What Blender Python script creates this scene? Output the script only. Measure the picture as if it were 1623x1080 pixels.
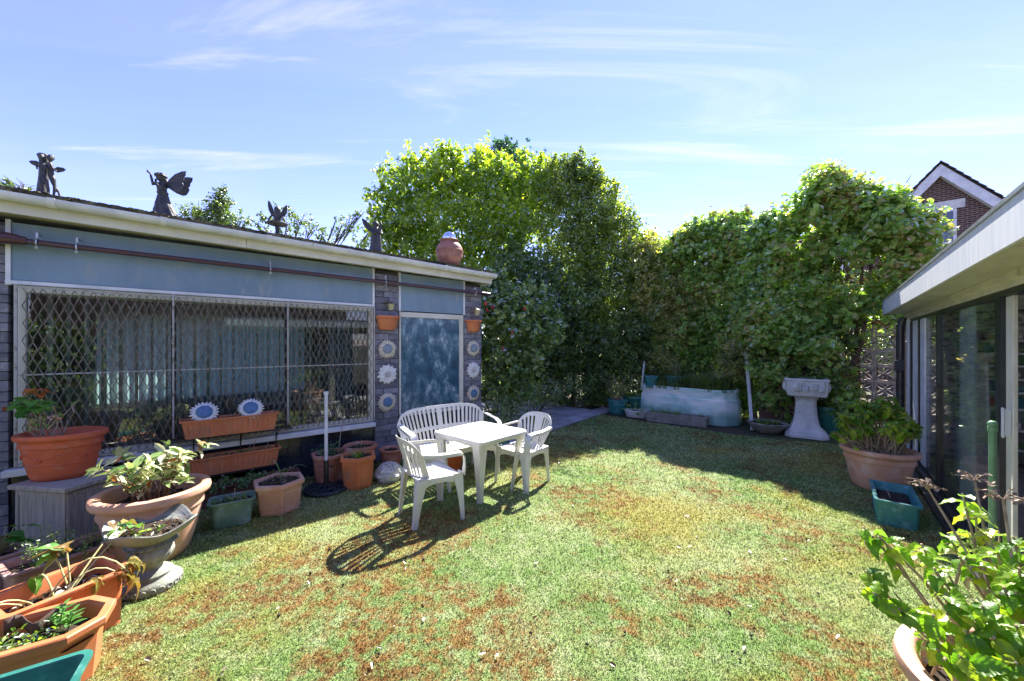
import bpy, math, random
import numpy as np
from mathutils import Vector, Matrix

R = math.radians
rnd = random.Random(7)
npr = np.random.default_rng(11)
scene = bpy.context.scene
COL = scene.collection
for _o in list(bpy.data.objects):
    bpy.data.objects.remove(_o)

# ------------------------------------------------------------ camera
cam_d = bpy.data.cameras.new('camera')
cam_d.sensor_width = 36.0
cam_d.lens = 13.31
cam_d.shift_y = 0.0037
cam_d.clip_start = 0.05
cam_d.clip_end = 2000
cam = bpy.data.objects.new('camera', cam_d)
cam.location = (0, 0, 1.65)
cam.rotation_euler = (R(90), 0, 0)
COL.objects.link(cam)
scene.camera = cam

# ------------------------------------------------------------ sky, sun, exposure
SUN_EL, SUN_AZ = 47.0, 26.0          # azimuth measured from +Y towards +X
world = bpy.data.worlds.new("World")
scene.world = world
world.use_nodes = True
nt = world.node_tree
for n in list(nt.nodes):
    nt.nodes.remove(n)
def wn(t, **k):
    n = nt.nodes.new(t)
    for a, b in k.items():
        setattr(n, a, b)
    return n
sky = wn('ShaderNodeTexSky')
sky.sky_type = 'NISHITA'
sky.sun_disc = False
sky.sun_elevation = R(SUN_EL)
sky.sun_rotation = R(SUN_AZ)
sky.air_density = 1.0
sky.dust_density = 0.0
sky.ozone_density = 3.0
tc = wn('ShaderNodeTexCoord')
sep = wn('ShaderNodeSeparateXYZ')
nt.links.new(tc.outputs['Generated'], sep.inputs[0])
zc = wn('ShaderNodeMath', operation='MAXIMUM'); zc.inputs[1].default_value = 0.06
nt.links.new(sep.outputs['Z'], zc.inputs[0])
dx = wn('ShaderNodeMath', operation='DIVIDE'); dy = wn('ShaderNodeMath', operation='DIVIDE')
nt.links.new(sep.outputs['X'], dx.inputs[0]); nt.links.new(zc.outputs[0], dx.inputs[1])
nt.links.new(sep.outputs['Y'], dy.inputs[0]); nt.links.new(zc.outputs[0], dy.inputs[1])
cmb = wn('ShaderNodeCombineXYZ')
nt.links.new(dx.outputs[0], cmb.inputs[0]); nt.links.new(dy.outputs[0], cmb.inputs[1])
def cloud(rot, sc, nscale, lo, hi, seed):
    mp = wn('ShaderNodeMapping')
    mp.inputs['Rotation'].default_value = (0, 0, R(rot))
    mp.inputs['Scale'].default_value = sc
    mp.inputs['Location'].default_value = (seed, seed * .37, 0)
    nt.links.new(cmb.outputs[0], mp.inputs[0])
    nz = wn('ShaderNodeTexNoise')
    nz.inputs['Scale'].default_value = nscale
    nz.inputs['Detail'].default_value = 9
    nz.inputs['Roughness'].default_value = .62
    nz.inputs['Distortion'].default_value = .9
    nt.links.new(mp.outputs[0], nz.inputs[0])
    mr = wn('ShaderNodeMapRange', interpolation_type='SMOOTHSTEP')
    mr.inputs['From Min'].default_value = lo
    mr.inputs['From Max'].default_value = hi
    nt.links.new(nz.outputs[0], mr.inputs[0])
    return mr.outputs[0]
c1 = cloud(98, (.42, 2.6, 1), .8, .515, .80, 2.1)
c2 = cloud(70, (.4, 1.3, 1), .6, .36, .95, 9.4)
mul = wn('ShaderNodeMath', operation='MULTIPLY'); mul.inputs[1].default_value = .28
nt.links.new(c2, mul.inputs[0])
mx = wn('ShaderNodeMath', operation='MAXIMUM')
nt.links.new(c1, mx.inputs[0]); nt.links.new(mul.outputs[0], mx.inputs[1])
m2 = wn('ShaderNodeMath', operation='MULTIPLY'); m2.inputs[1].default_value = .34
nt.links.new(mx.outputs[0], m2.inputs[0])
mix = wn('ShaderNodeMix', data_type='RGBA')
nt.links.new(m2.outputs[0], mix.inputs[0])
tint = wn('ShaderNodeMix', data_type='RGBA', blend_type='MULTIPLY')
tint.inputs[0].default_value = 1.0
nt.links.new(sky.outputs[0], tint.inputs[6])
tint.inputs[7].default_value = (.425, .352, .50, 1)
nt.links.new(tint.outputs[2], mix.inputs[6])
mix.inputs[7].default_value = (3.0, 2.55, 3.2, 1)
bg = wn('ShaderNodeBackground'); bg.inputs['Strength'].default_value = 0.15
nt.links.new(mix.outputs[2], bg.inputs[0])
outw = wn('ShaderNodeOutputWorld')
nt.links.new(bg.outputs[0], outw.inputs[0])

sun_d = bpy.data.lights.new('sun', 'SUN')
sun_d.energy = 3.7
sun_d.angle = R(.5)
sun_d.color = (1.0, .95, .86)
sun = bpy.data.objects.new('sun', sun_d)
_el, _az = R(SUN_EL), R(SUN_AZ)
sdir = Vector((math.sin(_az) * math.cos(_el), math.cos(_az) * math.cos(_el), math.sin(_el)))
sun.rotation_euler = (-sdir).to_track_quat('-Z', 'Y').to_euler()
sun.location = (8, 16, 20)
COL.objects.link(sun)

vs = scene.view_settings
vs.view_transform = 'Standard'
vs.look = 'None'
vs.exposure = 2.28
vs.gamma = 1.0
vs.use_curve_mapping = False
scene.cycles.max_bounces = 12
scene.cycles.diffuse_bounces = 6
scene.cycles.transparent_max_bounces = 16
scene.cycles.use_denoising = True

# ------------------------------------------------------------ materials
def new_mat(name):
    m = bpy.data.materials.new(name)
    m.use_nodes = True
    t = m.node_tree
    for n in list(t.nodes):
        t.nodes.remove(n)
    o = t.nodes.new('ShaderNodeOutputMaterial')
    return m, t, o

def M(name, col, col2=None, rough=.6, scale=6, detail=6, contrast=(.35, .65), bump=.15, bscale=60, spec=.4,
      metallic=0, stretch=(1, 1, 1), col3=None, scale3=2.0, c3=(.55, .72), rand=0.0, coat=0, coords='Object', subs=0):
    """noise-mottled principled material: col/col2 mixed by noise, col3 as stains, optional per-object brightness"""
    m, t, o = new_mat(name)
    L = t.links
    p = t.nodes.new('ShaderNodeBsdfPrincipled')
    L.new(p.outputs[0], o.inputs[0])
    p.inputs['Roughness'].default_value = rough
    p.inputs['Metallic'].default_value = metallic
    p.inputs['Specular IOR Level'].default_value = spec
    if coat:
        p.inputs['Coat Weight'].default_value = coat
    tcn = t.nodes.new('ShaderNodeTexCoord')
    mp = t.nodes.new('ShaderNodeMapping')
    mp.inputs['Scale'].default_value = stretch
    L.new(tcn.outputs[coords], mp.inputs[0])
    if coords == 'Object':
        oi = t.nodes.new('ShaderNodeObjectInfo')
        vm = t.nodes.new('ShaderNodeVectorMath'); vm.operation = 'SCALE'
        vm.inputs[0].default_value = (37.0, 19.0, 11.0)
        L.new(oi.outputs['Random'], vm.inputs['Scale'])
        L.new(vm.outputs[0], mp.inputs['Location'])
    col2 = col2 or tuple(c * .72 for c in col)
    def noise(s, d=detail):
        n = t.nodes.new('ShaderNodeTexNoise')
        n.inputs['Scale'].default_value = s
        n.inputs['Detail'].default_value = d
        n.inputs['Roughness'].default_value = .62
        L.new(mp.outputs[0], n.inputs[0])
        return n.outputs[0]
    def ramp(f, a, b):
        r = t.nodes.new('ShaderNodeMapRange'); r.interpolation_type = 'SMOOTHSTEP'
        r.inputs['From Min'].default_value = a; r.inputs['From Max'].default_value = b
        L.new(f, r.inputs[0])
        return r.outputs[0]
    def mixc(f, a, b):
        x = t.nodes.new('ShaderNodeMix'); x.data_type = 'RGBA'
        L.new(f, x.inputs[0])
        for i, c in ((6, a), (7, b)):
            if isinstance(c, tuple):
                x.inputs[i].default_value = (*c, 1)
            else:
                L.new(c, x.inputs[i])
        return x.outputs[2]
    c = mixc(ramp(noise(scale), *contrast), col, col2)
    if col3:
        c = mixc(ramp(noise(scale3, 8), *c3), c, col3)
    if rand:
        oi = t.nodes.new('ShaderNodeObjectInfo')
        mr = t.nodes.new('ShaderNodeMapRange')
        mr.inputs['To Min'].default_value = 1 - rand; mr.inputs['To Max'].default_value = 1 + rand
        L.new(oi.outputs['Random'], mr.inputs[0])
        h = t.nodes.new('ShaderNodeHueSaturation')
        L.new(mr.outputs[0], h.inputs['Value']); L.new(c, h.inputs['Color'])
        c = h.outputs[0]
    L.new(c, p.inputs['Base Color'])
    if bump:
        b = t.nodes.new('ShaderNodeBump')
        b.inputs['Strength'].default_value = bump
        b.inputs['Distance'].default_value = .01
        L.new(noise(bscale, 4), b.inputs['Height'])
        L.new(b.outputs[0], p.inputs['Normal'])
    return m

def leaf_mat(name, cols, trans=.45, tcol=None, gloss=.35, rough=.42, clump=1.2, per_object=False, veins=0):
    """leaf: diffuse + translucent + sheen; the colour varies leaf by leaf and clump by clump"""
    m, t, o = new_mat(name)
    L = t.links
    src = t.nodes.new('ShaderNodeObjectInfo').outputs['Random'] if per_object else t.nodes.new('ShaderNodeNewGeometry').outputs['Random Per Island']
    geo = t.nodes.new('ShaderNodeNewGeometry')
    nz = t.nodes.new('ShaderNodeTexNoise')
    nz.inputs['Scale'].default_value = clump
    nz.inputs['Detail'].default_value = 2
    L.new(geo.outputs['Position'], nz.inputs[0])
    a = t.nodes.new('ShaderNodeMath'); a.operation = 'MULTIPLY_ADD'
    L.new(nz.outputs[0], a.inputs[0]); a.inputs[1].default_value = 1.3; a.inputs[2].default_value = -.62
    b = t.nodes.new('ShaderNodeMath'); b.operation = 'ADD'; b.use_clamp = True
    L.new(a.outputs[0], b.inputs[0])
    L.new(src, b.inputs[1])
    r = t.nodes.new('ShaderNodeValToRGB')
    els = r.color_ramp.elements
    while len(els) < len(cols):
        els.new(.5)
    for i, c in enumerate(cols):
        els[i].position = i / (len(cols) - 1)
        els[i].color = (*c, 1)
    L.new(b.outputs[0], r.inputs[0])
    d = t.nodes.new('ShaderNodeBsdfDiffuse')
    L.new(r.outputs[0], d.inputs[0])
    tr = t.nodes.new('ShaderNodeBsdfTranslucent')
    tm = t.nodes.new('ShaderNodeMix'); tm.data_type = 'RGBA'; tm.blend_type = 'MULTIPLY'
    tm.inputs[0].default_value = 1
    L.new(r.outputs[0], tm.inputs[6])
    tm.inputs[7].default_value = (*(tcol or (2.3, 2.5, .9)), 1)
    L.new(tm.outputs[2], tr.inputs[0])
    ms = t.nodes.new('ShaderNodeMixShader')
    ms.inputs[0].default_value = trans
    L.new(d.outputs[0], ms.inputs[1]); L.new(tr.outputs[0], ms.inputs[2])
    g = t.nodes.new('ShaderNodeBsdfGlossy')
    g.inputs['Roughness'].default_value = rough
    g.inputs[0].default_value = (1, 1, 1, 1)
    fr = t.nodes.new('ShaderNodeFresnel'); fr.inputs[0].default_value = 1.4
    fm = t.nodes.new('ShaderNodeMath'); fm.operation = 'MULTIPLY'
    fm.inputs[1].default_value = gloss
    L.new(fr.outputs[0], fm.inputs[0])
    if veins:
        tcn = t.nodes.new('ShaderNodeTexCoord'); sx = t.nodes.new('ShaderNodeSeparateXYZ'); L.new(tcn.outputs['Object'], sx.inputs[0])
        ab = t.nodes.new('ShaderNodeMath'); ab.operation = 'ABSOLUTE'; L.new(sx.outputs['Y'], ab.inputs[0])
        sb = t.nodes.new('ShaderNodeMath'); sb.operation = 'MULTIPLY_ADD'; sb.inputs[1].default_value = -.9; L.new(ab.outputs[0], sb.inputs[0]); L.new(sx.outputs['X'], sb.inputs[2])
        fq = t.nodes.new('ShaderNodeMath'); fq.operation = 'MULTIPLY'; fq.inputs[1].default_value = veins; L.new(sb.outputs[0], fq.inputs[0])
        sn = t.nodes.new('ShaderNodeMath'); sn.operation = 'SINE'; L.new(fq.outputs[0], sn.inputs[0])
        n2 = t.nodes.new('ShaderNodeTexNoise'); n2.inputs['Scale'].default_value = 90; L.new(tcn.outputs['Object'], n2.inputs[0])
        ad = t.nodes.new('ShaderNodeMath'); ad.operation = 'ADD'; L.new(sn.outputs[0], ad.inputs[0]); L.new(n2.outputs[0], ad.inputs[1])
        bp = t.nodes.new('ShaderNodeBump'); bp.inputs['Strength'].default_value = .20; bp.inputs['Distance'].default_value = .0022; L.new(ad.outputs[0], bp.inputs['Height'])
        for q in (d, tr, g):
            L.new(bp.outputs[0], q.inputs['Normal'])
        # paler blotches towards the edge and along the midrib
        mr = t.nodes.new('ShaderNodeMapRange'); mr.inputs['From Min'].default_value = .35; mr.inputs['From Max'].default_value = .75; mr.inputs['To Min'].default_value = .72; mr.inputs['To Max'].default_value = 1.35
        n3 = t.nodes.new('ShaderNodeTexNoise'); n3.inputs['Scale'].default_value = 28; n3.inputs['Detail'].default_value = 5; L.new(geo.outputs['Position'], n3.inputs[0]); L.new(n3.outputs[0], mr.inputs[0])
        hs_ = t.nodes.new('ShaderNodeHueSaturation'); L.new(mr.outputs[0], hs_.inputs['Value']); L.new(r.outputs[0], hs_.inputs['Color'])
        L.new(hs_.outputs[0], d.inputs[0]); L.new(hs_.outputs[0], tm.inputs[6])
    m3 = t.nodes.new('ShaderNodeMixShader')
    L.new(fm.outputs[0], m3.inputs[0]); L.new(ms.outputs[0], m3.inputs[1]); L.new(g.outputs[0], m3.inputs[2])
    L.new(m3.outputs[0], o.inputs[0])
    return m

def glass_mat(name, tint, refl=1.0, rough=.0, ior=1.5):
    m, t, o = new_mat(name)
    L = t.links
    tr = t.nodes.new('ShaderNodeBsdfTransparent'); tr.inputs[0].default_value = (*tint, 1)
    g = t.nodes.new('ShaderNodeBsdfGlossy'); g.inputs['Roughness'].default_value = rough
    g.inputs[0].default_value = (.95, .97, 1, 1)
    fr = t.nodes.new('ShaderNodeFresnel'); fr.inputs[0].default_value = ior
    k = t.nodes.new('ShaderNodeMath'); k.operation = 'MULTIPLY'; k.use_clamp = True
    k.inputs[1].default_value = refl
    L.new(fr.outputs[0], k.inputs[0])
    ms = t.nodes.new('ShaderNodeMixShader')
    L.new(k.outputs[0], ms.inputs[0]); L.new(tr.outputs[0], ms.inputs[1]); L.new(g.outputs[0], ms.inputs[2])
    L.new(ms.outputs[0], o.inputs[0])
    return m

# ------------------------------------------------------------ mesh helpers
def V(*a):
    return Vector(a)

class MB:
    """collects vertices and faces; build() links them as ONE mesh object"""
    def __init__(s):
        s.v = []; s.f = []
    def add(s, vs_, fs_):
        b = len(s.v)
        s.v.extend([tuple(p) for p in vs_])
        s.f.extend([tuple(i + b for i in f) for f in fs_])
        return s
    def box(s, c, d, rz=0, rot=None):
        x, y, z = d[0] / 2, d[1] / 2, d[2] / 2
        pts = [V(*p) for p in ((-x, -y, -z), (x, -y, -z), (x, y, -z), (-x, y, -z), (-x, -y, z), (x, -y, z), (x, y, z), (-x, y, z))]
        m = rot if rot is not None else Matrix.Rotation(rz, 3, 'Z')
        pts = [m @ p + V(*c) for p in pts]
        return s.add(pts, [(0, 3, 2, 1), (4, 5, 6, 7), (0, 1, 5, 4), (1, 2, 6, 5), (2, 3, 7, 6), (3, 0, 4, 7)])
    def span(s, a, b):
        return s.box([(a[i] + b[i]) / 2 for i in range(3)], [abs(b[i] - a[i]) for i in range(3)])
    def loft(s, rings, cap0=True, cap1=True, close=True):
        n = len(rings[0])
        vs_ = [p for r in rings for p in r]
        fs_ = []
        for k in range(len(rings) - 1):
            for i in range(n if close else n - 1):
                j = (i + 1) % n
                fs_.append((k * n + i, k * n + j, (k + 1) * n + j, (k + 1) * n + i))
        if cap0:
            fs_.append(tuple(range(n - 1, -1, -1)))
        if cap1:
            q = (len(rings) - 1) * n
            fs_.append(tuple(range(q, q + n)))
        return s.add(vs_, fs_)
    def tube(s, pts, rad, n=8, cap=True):
        pts = [V(*p) for p in pts]
        if not isinstance(rad, (list, tuple)):
            rad = [rad] * len(pts)
        rings = []
        ref = None
        for i, p in enumerate(pts):
            d = (pts[min(i + 1, len(pts) - 1)] - pts[max(i - 1, 0)]).normalized()
            if ref is None:
                ref = d.orthogonal().normalized()
            else:
                ref = (ref - d * ref.dot(d))
                ref = ref.normalized() if ref.length > 1e-5 else d.orthogonal().normalized()
            q = d.cross(ref)
            rings.append([p + (ref * math.cos(2 * math.pi * k / n) + q * math.sin(2 * math.pi * k / n)) * rad[i] for k in range(n)])
        return s.loft(rings, cap, cap)
    def sweep(s, pts, w, h, up=(0, 0, 1)):
        """flat bar of width w (list ok) and thickness h along pts"""
        pts = [V(*p) for p in pts]
        if not isinstance(w, (list, tuple)):
            w = [w] * len(pts)
        if not isinstance(h, (list, tuple)):
            h = [h] * len(pts)
        u = V(*up)
        rings = []
        for i, p in enumerate(pts):
            d = (pts[min(i + 1, len(pts) - 1)] - pts[max(i - 1, 0)]).normalized()
            sd = d.cross(u).normalized()
            nn = sd.cross(d).normalized()
            a, b = w[i] / 2, h[i] / 2
            rings.append([p - sd * a - nn * b, p + sd * a - nn * b, p + sd * a + nn * b, p - sd * a + nn * b])
        return s.loft(rings)
    def lathe(s, prof, n=32, sx=1, sy=1, c=(0, 0, 0), wob=None, cap0=True, cap1=False):
        rings = []
        for r, z in prof:
            rings.append([V(c[0] + math.cos(2 * math.pi * k / n) * r * sx * (wob(k, n, z) if wob else 1),
                            c[1] + math.sin(2 * math.pi * k / n) * r * sy * (wob(k, n, z) if wob else 1), c[2] + z) for k in range(n)])
        return s.loft(rings, cap0, cap1)
    def ball(s, c, r, n=10, sq=(1, 1, 1)):
        m = max(4, n // 2)
        rings = []
        for i in range(1, m):
            a = math.pi * i / m
            rings.append([V(c[0] + r * sq[0] * math.sin(a) * math.cos(2 * math.pi * k / n), c[1] + r * sq[1] * math.sin(a) * math.sin(2 * math.pi * k / n),
                            c[2] - r * sq[2] * math.cos(a)) for k in range(n)])
        return s.loft(rings)
    def ring(s, R0, r, c=(0, 0, 0), n=24, k=6, axis=None):
        pts = []
        fs_ = []
        mt = axis or Matrix.Identity(3)
        for i in range(n):
            a = 2 * math.pi * i / n
            for j in range(k):
                b = 2 * math.pi * j / k
                p = V((R0 + r * math.cos(b)) * math.cos(a), (R0 + r * math.cos(b)) * math.sin(a), r * math.sin(b))
                pts.append(mt @ p + V(*c))
                fs_.append((i * k + j, ((i + 1) % n) * k + j, ((i + 1) % n) * k + (j + 1) % k, i * k + (j + 1) % k))
        return s.add(pts, fs_)
    def mesh(s, name, mat=None, smooth=None):
        me = bpy.data.meshes.new(name)
        me.from_pydata(s.v, [], s.f)
        me.update()
        if mat:
            me.materials.append(mat)
        if smooth is not None and len(me.polygons):
            me.polygons.foreach_set('use_smooth', [True] * len(me.polygons))
            if smooth < 179:
                me.set_sharp_from_angle(angle=R(smooth))
        return me
    def build(s, name, mat, parent=None, smooth=None, bevel=0, loc=None, rz=None, kind=None):
        o = link(name, s.mesh(name, mat, smooth), parent)
        if loc is not None:
            o.location = loc
        if rz is not None:
            o.rotation_euler = (0, 0, rz)
        if bevel:
            b = o.modifiers.new('bevel', 'BEVEL')
            b.width = bevel; b.segments = 2; b.limit_method = 'ANGLE'; b.angle_limit = R(40)
        if kind:
            o['kind'] = kind
        return o

def link(name, data, parent=None):
    o = bpy.data.objects.new(name, data)
    COL.objects.link(o)
    if parent is not None:
        o.parent = parent
    return o

def tag(o, label, cat, group=None):
    o['label'] = label; o['category'] = cat
    if group:
        o['group'] = group
    return o

def thing(name, label, cat, loc=(0, 0, 0), rz=0, group=None):
    o = bpy.data.objects.new(name, None)
    o.empty_display_size = .1
    COL.objects.link(o)
    o.location = loc if len(loc) == 3 else (loc[0], loc[1], 0)
    o.rotation_euler = (0, 0, rz)
    return tag(o, label, cat, group)

def dup(root, loc, rz, label, group=None):
    r = root.copy(); COL.objects.link(r)
    r.location = loc if len(loc) == 3 else (loc[0], loc[1], 0)
    r.rotation_euler = (0, 0, rz)
    r['label'] = label
    if group:
        r['group'] = group
    for ch in list(root.children):
        c = ch.copy(); COL.objects.link(c); c.parent = r
        for g in list(ch.children):
            d = g.copy(); COL.objects.link(d); d.parent = c
    return r

def circ(r, z, n=32, sx=1, sy=1, c=(0, 0)):
    return [V(c[0] + math.cos(2 * math.pi * k / n) * r * sx, c[1] + math.sin(2 * math.pi * k / n) * r * sy, z) for k in range(n)]

def rrect(w, d, z, r=.03, k=4, c=(0, 0)):
    pts = []
    r = min(r, w / 2 - .001, d / 2 - .001)
    for qx, qy, a0 in ((1, 1, 0), (-1, 1, 90), (-1, -1, 180), (1, -1, 270)):
        for i in range(k + 1):
            a = R(a0 + 90 * i / k)
            pts.append(V(c[0] + qx * (w / 2 - r) + r * math.cos(a), c[1] + qy * (d / 2 - r) + r * math.sin(a), z))
    return pts

def poly_mesh(name, V_, F_, mat):
    """fast mesh from numpy arrays; F_ (n,k)"""
    me = bpy.data.meshes.new(name)
    nv, nf, k = len(V_), len(F_), F_.shape[1]
    me.vertices.add(nv)
    me.vertices.foreach_set('co', V_.astype(np.float32).ravel())
    me.loops.add(nf * k)
    me.loops.foreach_set('vertex_index', F_.astype(np.int32).ravel())
    me.polygons.add(nf)
    me.polygons.foreach_set('loop_start', np.arange(0, nf * k, k, dtype=np.int32))
    me.polygons.foreach_set('loop_total', np.full(nf, k, dtype=np.int32))
    me.update(calc_edges=True)
    me.materials.append(mat)
    return me

def unit(a):
    return a / np.maximum(np.linalg.norm(a, axis=1, keepdims=True), 1e-9)

def leaf_arrays(C, N, size, aspect=.5, fold=.25, droop=.15, axis=None):
    """folded six-sided leaves at C with facing normals N"""
    n = len(C)
    N = unit(N)
    if axis is None:
        axis = npr.normal(size=(n, 3))
        axis[:, 2] -= .35
    T = unit(axis - N * np.sum(axis * N, axis=1, keepdims=True))
    B = np.cross(N, T)
    L = size[:, None]
    w = aspect * .5
    p0 = C - T * L * .5
    p3 = C + T * L * .5 - N * L * droop
    m1 = C - T * L * .17
    m2 = C + T * L * .2 - N * L * droop * .3
    up = N * L * fold * w
    vs_ = np.stack([p0, m1 + B * L * w * .9 + up, m2 + B * L * w * .85 + up, p3, m2 - B * L * w * .85 + up, m1 - B * L * w * .9 + up], axis=1).reshape(-1, 3)
    base = (np.arange(n) * 6)[:, None]
    fa = base + np.array([[0, 1, 2, 3]])
    fb = base + np.array([[0, 3, 4, 5]])
    return vs_, np.concatenate([fa, fb])

def clump_points(clumps, density, sub=9, sub_r=.42, inner=.12):
    """leafy sprays filling lumpy clumps [(x,y,z,r[,rz])]; returns leaf points and facing hints"""
    P, Q = [], []
    for c in clumps:
        x, y, z, r = c[:4]
        q = np.array([1, 1, (c[4] if len(c) > 4 else r) / r])
        k = max(4, int(density * r * r * .36))
        d = unit(npr.normal(size=(k, 3)))
        f = np.where(npr.random(k) < inner, npr.uniform(.1, .6, k), npr.uniform(.5, 1.0, k) + npr.exponential(.13, k))
        base = np.array([x, y, z]) + d * (r * f)[:, None] * q
        ax = unit(d * .7 + np.array([0, 0, .35]) + npr.normal(size=(k, 3)) * .45)
        L = npr.uniform(.22, .55, k) * (.35 + .5 * min(r, .9)) * .85
        m = 15
        t = npr.uniform(-.35, 1, (k, m))
        o = npr.normal(size=(k, m, 3)) * (L * .20)[:, None, None]
        pts = base[:, None, :] + ax[:, None, :] * (L[:, None] * t)[:, :, None] + o
        P.append(pts.reshape(-1, 3))
        Q.append((np.repeat(d[:, None, :], m, 1) * .5 + unit(o.reshape(-1, 3)).reshape(k, m, 3) * .7).reshape(-1, 3))
    return np.concatenate(P), np.concatenate(Q)

def foliage(name, clumps, mat, parent=None, density=300, size=(.05, .09), aspect=.55, up=.7, rough=.8, sub=9, sub_r=.42, inner=.12, fold=.25, droop=.15, keep=None, kind=None):
    P, Q = clump_points(clumps, density, sub, sub_r, inner)
    if keep is not None:
        k = keep(P)
        P, Q = P[k], Q[k]
    N = Q * .6 + np.array([0, 0, up]) + npr.normal(size=Q.shape) * rough
    S = npr.uniform(size[0], size[1], len(P))
    v, f = leaf_arrays(P, N, S, aspect, fold, droop)
    o = link(name, poly_mesh(name, v, f, mat), parent)
    if kind:
        o['kind'] = kind
    return o

def leaf_object_mesh(name, L, W, mat, fold=.35, droop=.5, n=7, wav=.0, tip=1.0, seed=None):
    """one broad leaf lying along +x from the origin, face up; seed adds toothed edges and a buckled blade"""
    vs_, fs_ = [], []
    rg = random.Random(seed or 0)
    jit = 0 if seed is None else 1
    tw = jit * rg.uniform(-.5, .5)
    for i in range(n + 1):
        u = i / n
        w = W * .5 * (math.sin(math.pi * min(u ** .8, 1)) ** .85 if 0 < u < 1 else 0.02)
        w *= 1 + jit * (.06 if i % 2 else -.06)
        x = L * (u - .12 * droop * u * u)
        z = -droop * L * .55 * u * u
        k = wav * math.sin(u * 9) * W + tw * u * w * .6
        f = fold * (1 + jit * rg.uniform(-.5, .5))
        q = jit * W * .035 * (1 if i % 2 else -1)
        yo = jit * W * .10 * math.sin(u * 3 + tw * 6) 
        vs_ += [(x, yo + w, z + f * w + k), (x, yo + w * .5, z + f * w * .38 + q), (x, yo, z), (x, yo - w * .5, z + f * w * .38 + q), (x, yo - w, z + f * w - k)]
    for i in range(n):
        for j in range(4):
            a = i * 5 + j
            fs_.append((a, a + 1, a + 6, a + 5))
    return MB().add(vs_, fs_).mesh(name, mat, 180)

def place_leaf(me, parent, p, d, up=(0, 0, 1), s=1.0, name='leaf'):
    d = V(*d).normalized(); u = V(*up)
    y = u.cross(d)
    y = y.normalized() if y.length > 1e-4 else d.orthogonal().normalized()
    z = d.cross(y)
    o = link(name, me, parent)
    o.matrix_local = Matrix.Translation(V(*p)) @ Matrix((d, y, z)).transposed().to_4x4() @ Matrix.Scale(s, 4)
    return o

def blades(mb, c, n, r, h, w=.006, lean=.6, seg=3, rg=rnd):
    """tuft of arching grass blades"""
    for _ in range(n):
        a = rg.uniform(0, 6.283)
        q = r * math.sqrt(rg.random())
        a2 = a + rg.uniform(-.6, .6)
        b = V(c[0] + q * math.cos(a), c[1] + q * math.sin(a), c[2])
        hh = h * rg.uniform(.55, 1.1)
        ln = lean * rg.uniform(.3, 1.2) * hh
        sd = V(-math.sin(a2), math.cos(a2), 0) * w / 2
        vs_ = []
        for i in range(seg + 1):
            u = i / seg
            p = b + V(math.cos(a2) * ln * u * u, math.sin(a2) * ln * u * u, hh * (u - .35 * u * u * ln / hh))
            k = 1 - u * .92
            vs_ += [p - sd * k, p + sd * k]
        mb.add(vs_, [(2 * i, 2 * i + 1, 2 * i + 3, 2 * i + 2) for i in range(seg)])
    return mb

def sprigs(mb_stem, n, base, r, h, spread=.5, rad=.004, rg=rnd, bend=.2, nseg=4):
    """stems fanning up from a soil disc; returns the tips with directions"""
    tips = []
    for _ in range(n):
        a = rg.uniform(0, 6.283)
        q = r * math.sqrt(rg.random()) * .6
        b = V(base[0] + q * math.cos(a), base[1] + q * math.sin(a), base[2])
        hh = h * rg.uniform(.5, 1.1)
        o = V(math.cos(a), math.sin(a), 0) * spread * hh * rg.uniform(.3, 1.1)
        pts = [b + o * (i / nseg) ** 1.3 + V(0, 0, hh * i / nseg) + V(rg.uniform(-1, 1), rg.uniform(-1, 1), 0) * bend * hh * .12 * i for i in range(nseg + 1)]
        mb_stem.tube(pts, [rad * (1 - .5 * i / nseg) for i in range(nseg + 1)], 5)
        tips.append((pts[-1], (pts[-1] - pts[-2]).normalized(), pts))
    return tips

# ============================================================ MATERIALS
white_pl = M('white_plastic', (.67, .665, .63), (.60, .59, .55), rough=.38, scale=5, bump=.03, bscale=220, spec=.5, col3=(.46, .44, .36), scale3=6, c3=(.56, .80))
white_paint = M('white_paint', (0.759, 0.770, 0.782), (0.598, 0.621, 0.644), rough=.5, scale=4, bump=.06, col3=(0.345, 0.322, 0.276), scale3=5, c3=(.60, .78))
cream_paint = M('cream_paint', (.72, .70, .60), (.60, .58, .48), rough=.5, scale=3, bump=.08, col3=(.18, .14, .11), scale3=9, c3=(.64, .78), stretch=(1, 1, 1))
cream_board = M('cream_board', (.70, .67, .56), (.55, .53, .44), rough=.55, scale=2.5, bump=.1, stretch=(1, 1, .5), col3=(0.264, 0.240, 0.204), scale3=3, c3=(.58, .75))
blue_panel = M('blue_grey_panel', (.225, .315, .40), (.18, .265, .34), rough=.62, scale=2.2, bump=.25, bscale=260, stretch=(1, 1, .35), col3=(.31, .34, .345), scale3=7, c3=(.52, .74))
stone_m = M('lilac_grey_stone', (.225, .222, .262), (.150, .148, .182), rough=.85, scale=9, bump=.5, bscale=70, rand=.3, col3=(.33, .32, .325), scale3=14, c3=(.5, .75))
mortar = M('mortar', (0.090, 0.087, 0.105), rough=.95, bump=.4)
black_tile = M('black_glazed_tile', (0.019, 0.024, 0.035), (0.032, 0.042, 0.058), rough=.16, scale=12, bump=.03, spec=.6, rand=.3)
grout = M('grout', (.045, .06, .075), rough=.9)
rust_iron = M('rusty_iron', (.10, .085, .065), (.28, .24, .19), rough=.7, scale=26, bump=.3, bscale=140, metallic=.2)
grey_iron = M('pale_iron', (.42, .41, .38), (.20, .15, .11), rough=.6, scale=14, bump=.2, contrast=(.52, .7))
black_iron = M('black_iron', (.02, .02, .02), (.05, .035, .025), rough=.6, scale=20)
pipe_m = M('brown_pipe', (0.088, 0.035, 0.038), (0.056, 0.035, 0.056), rough=.30, scale=8, bump=.05, spec=.6)
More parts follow.
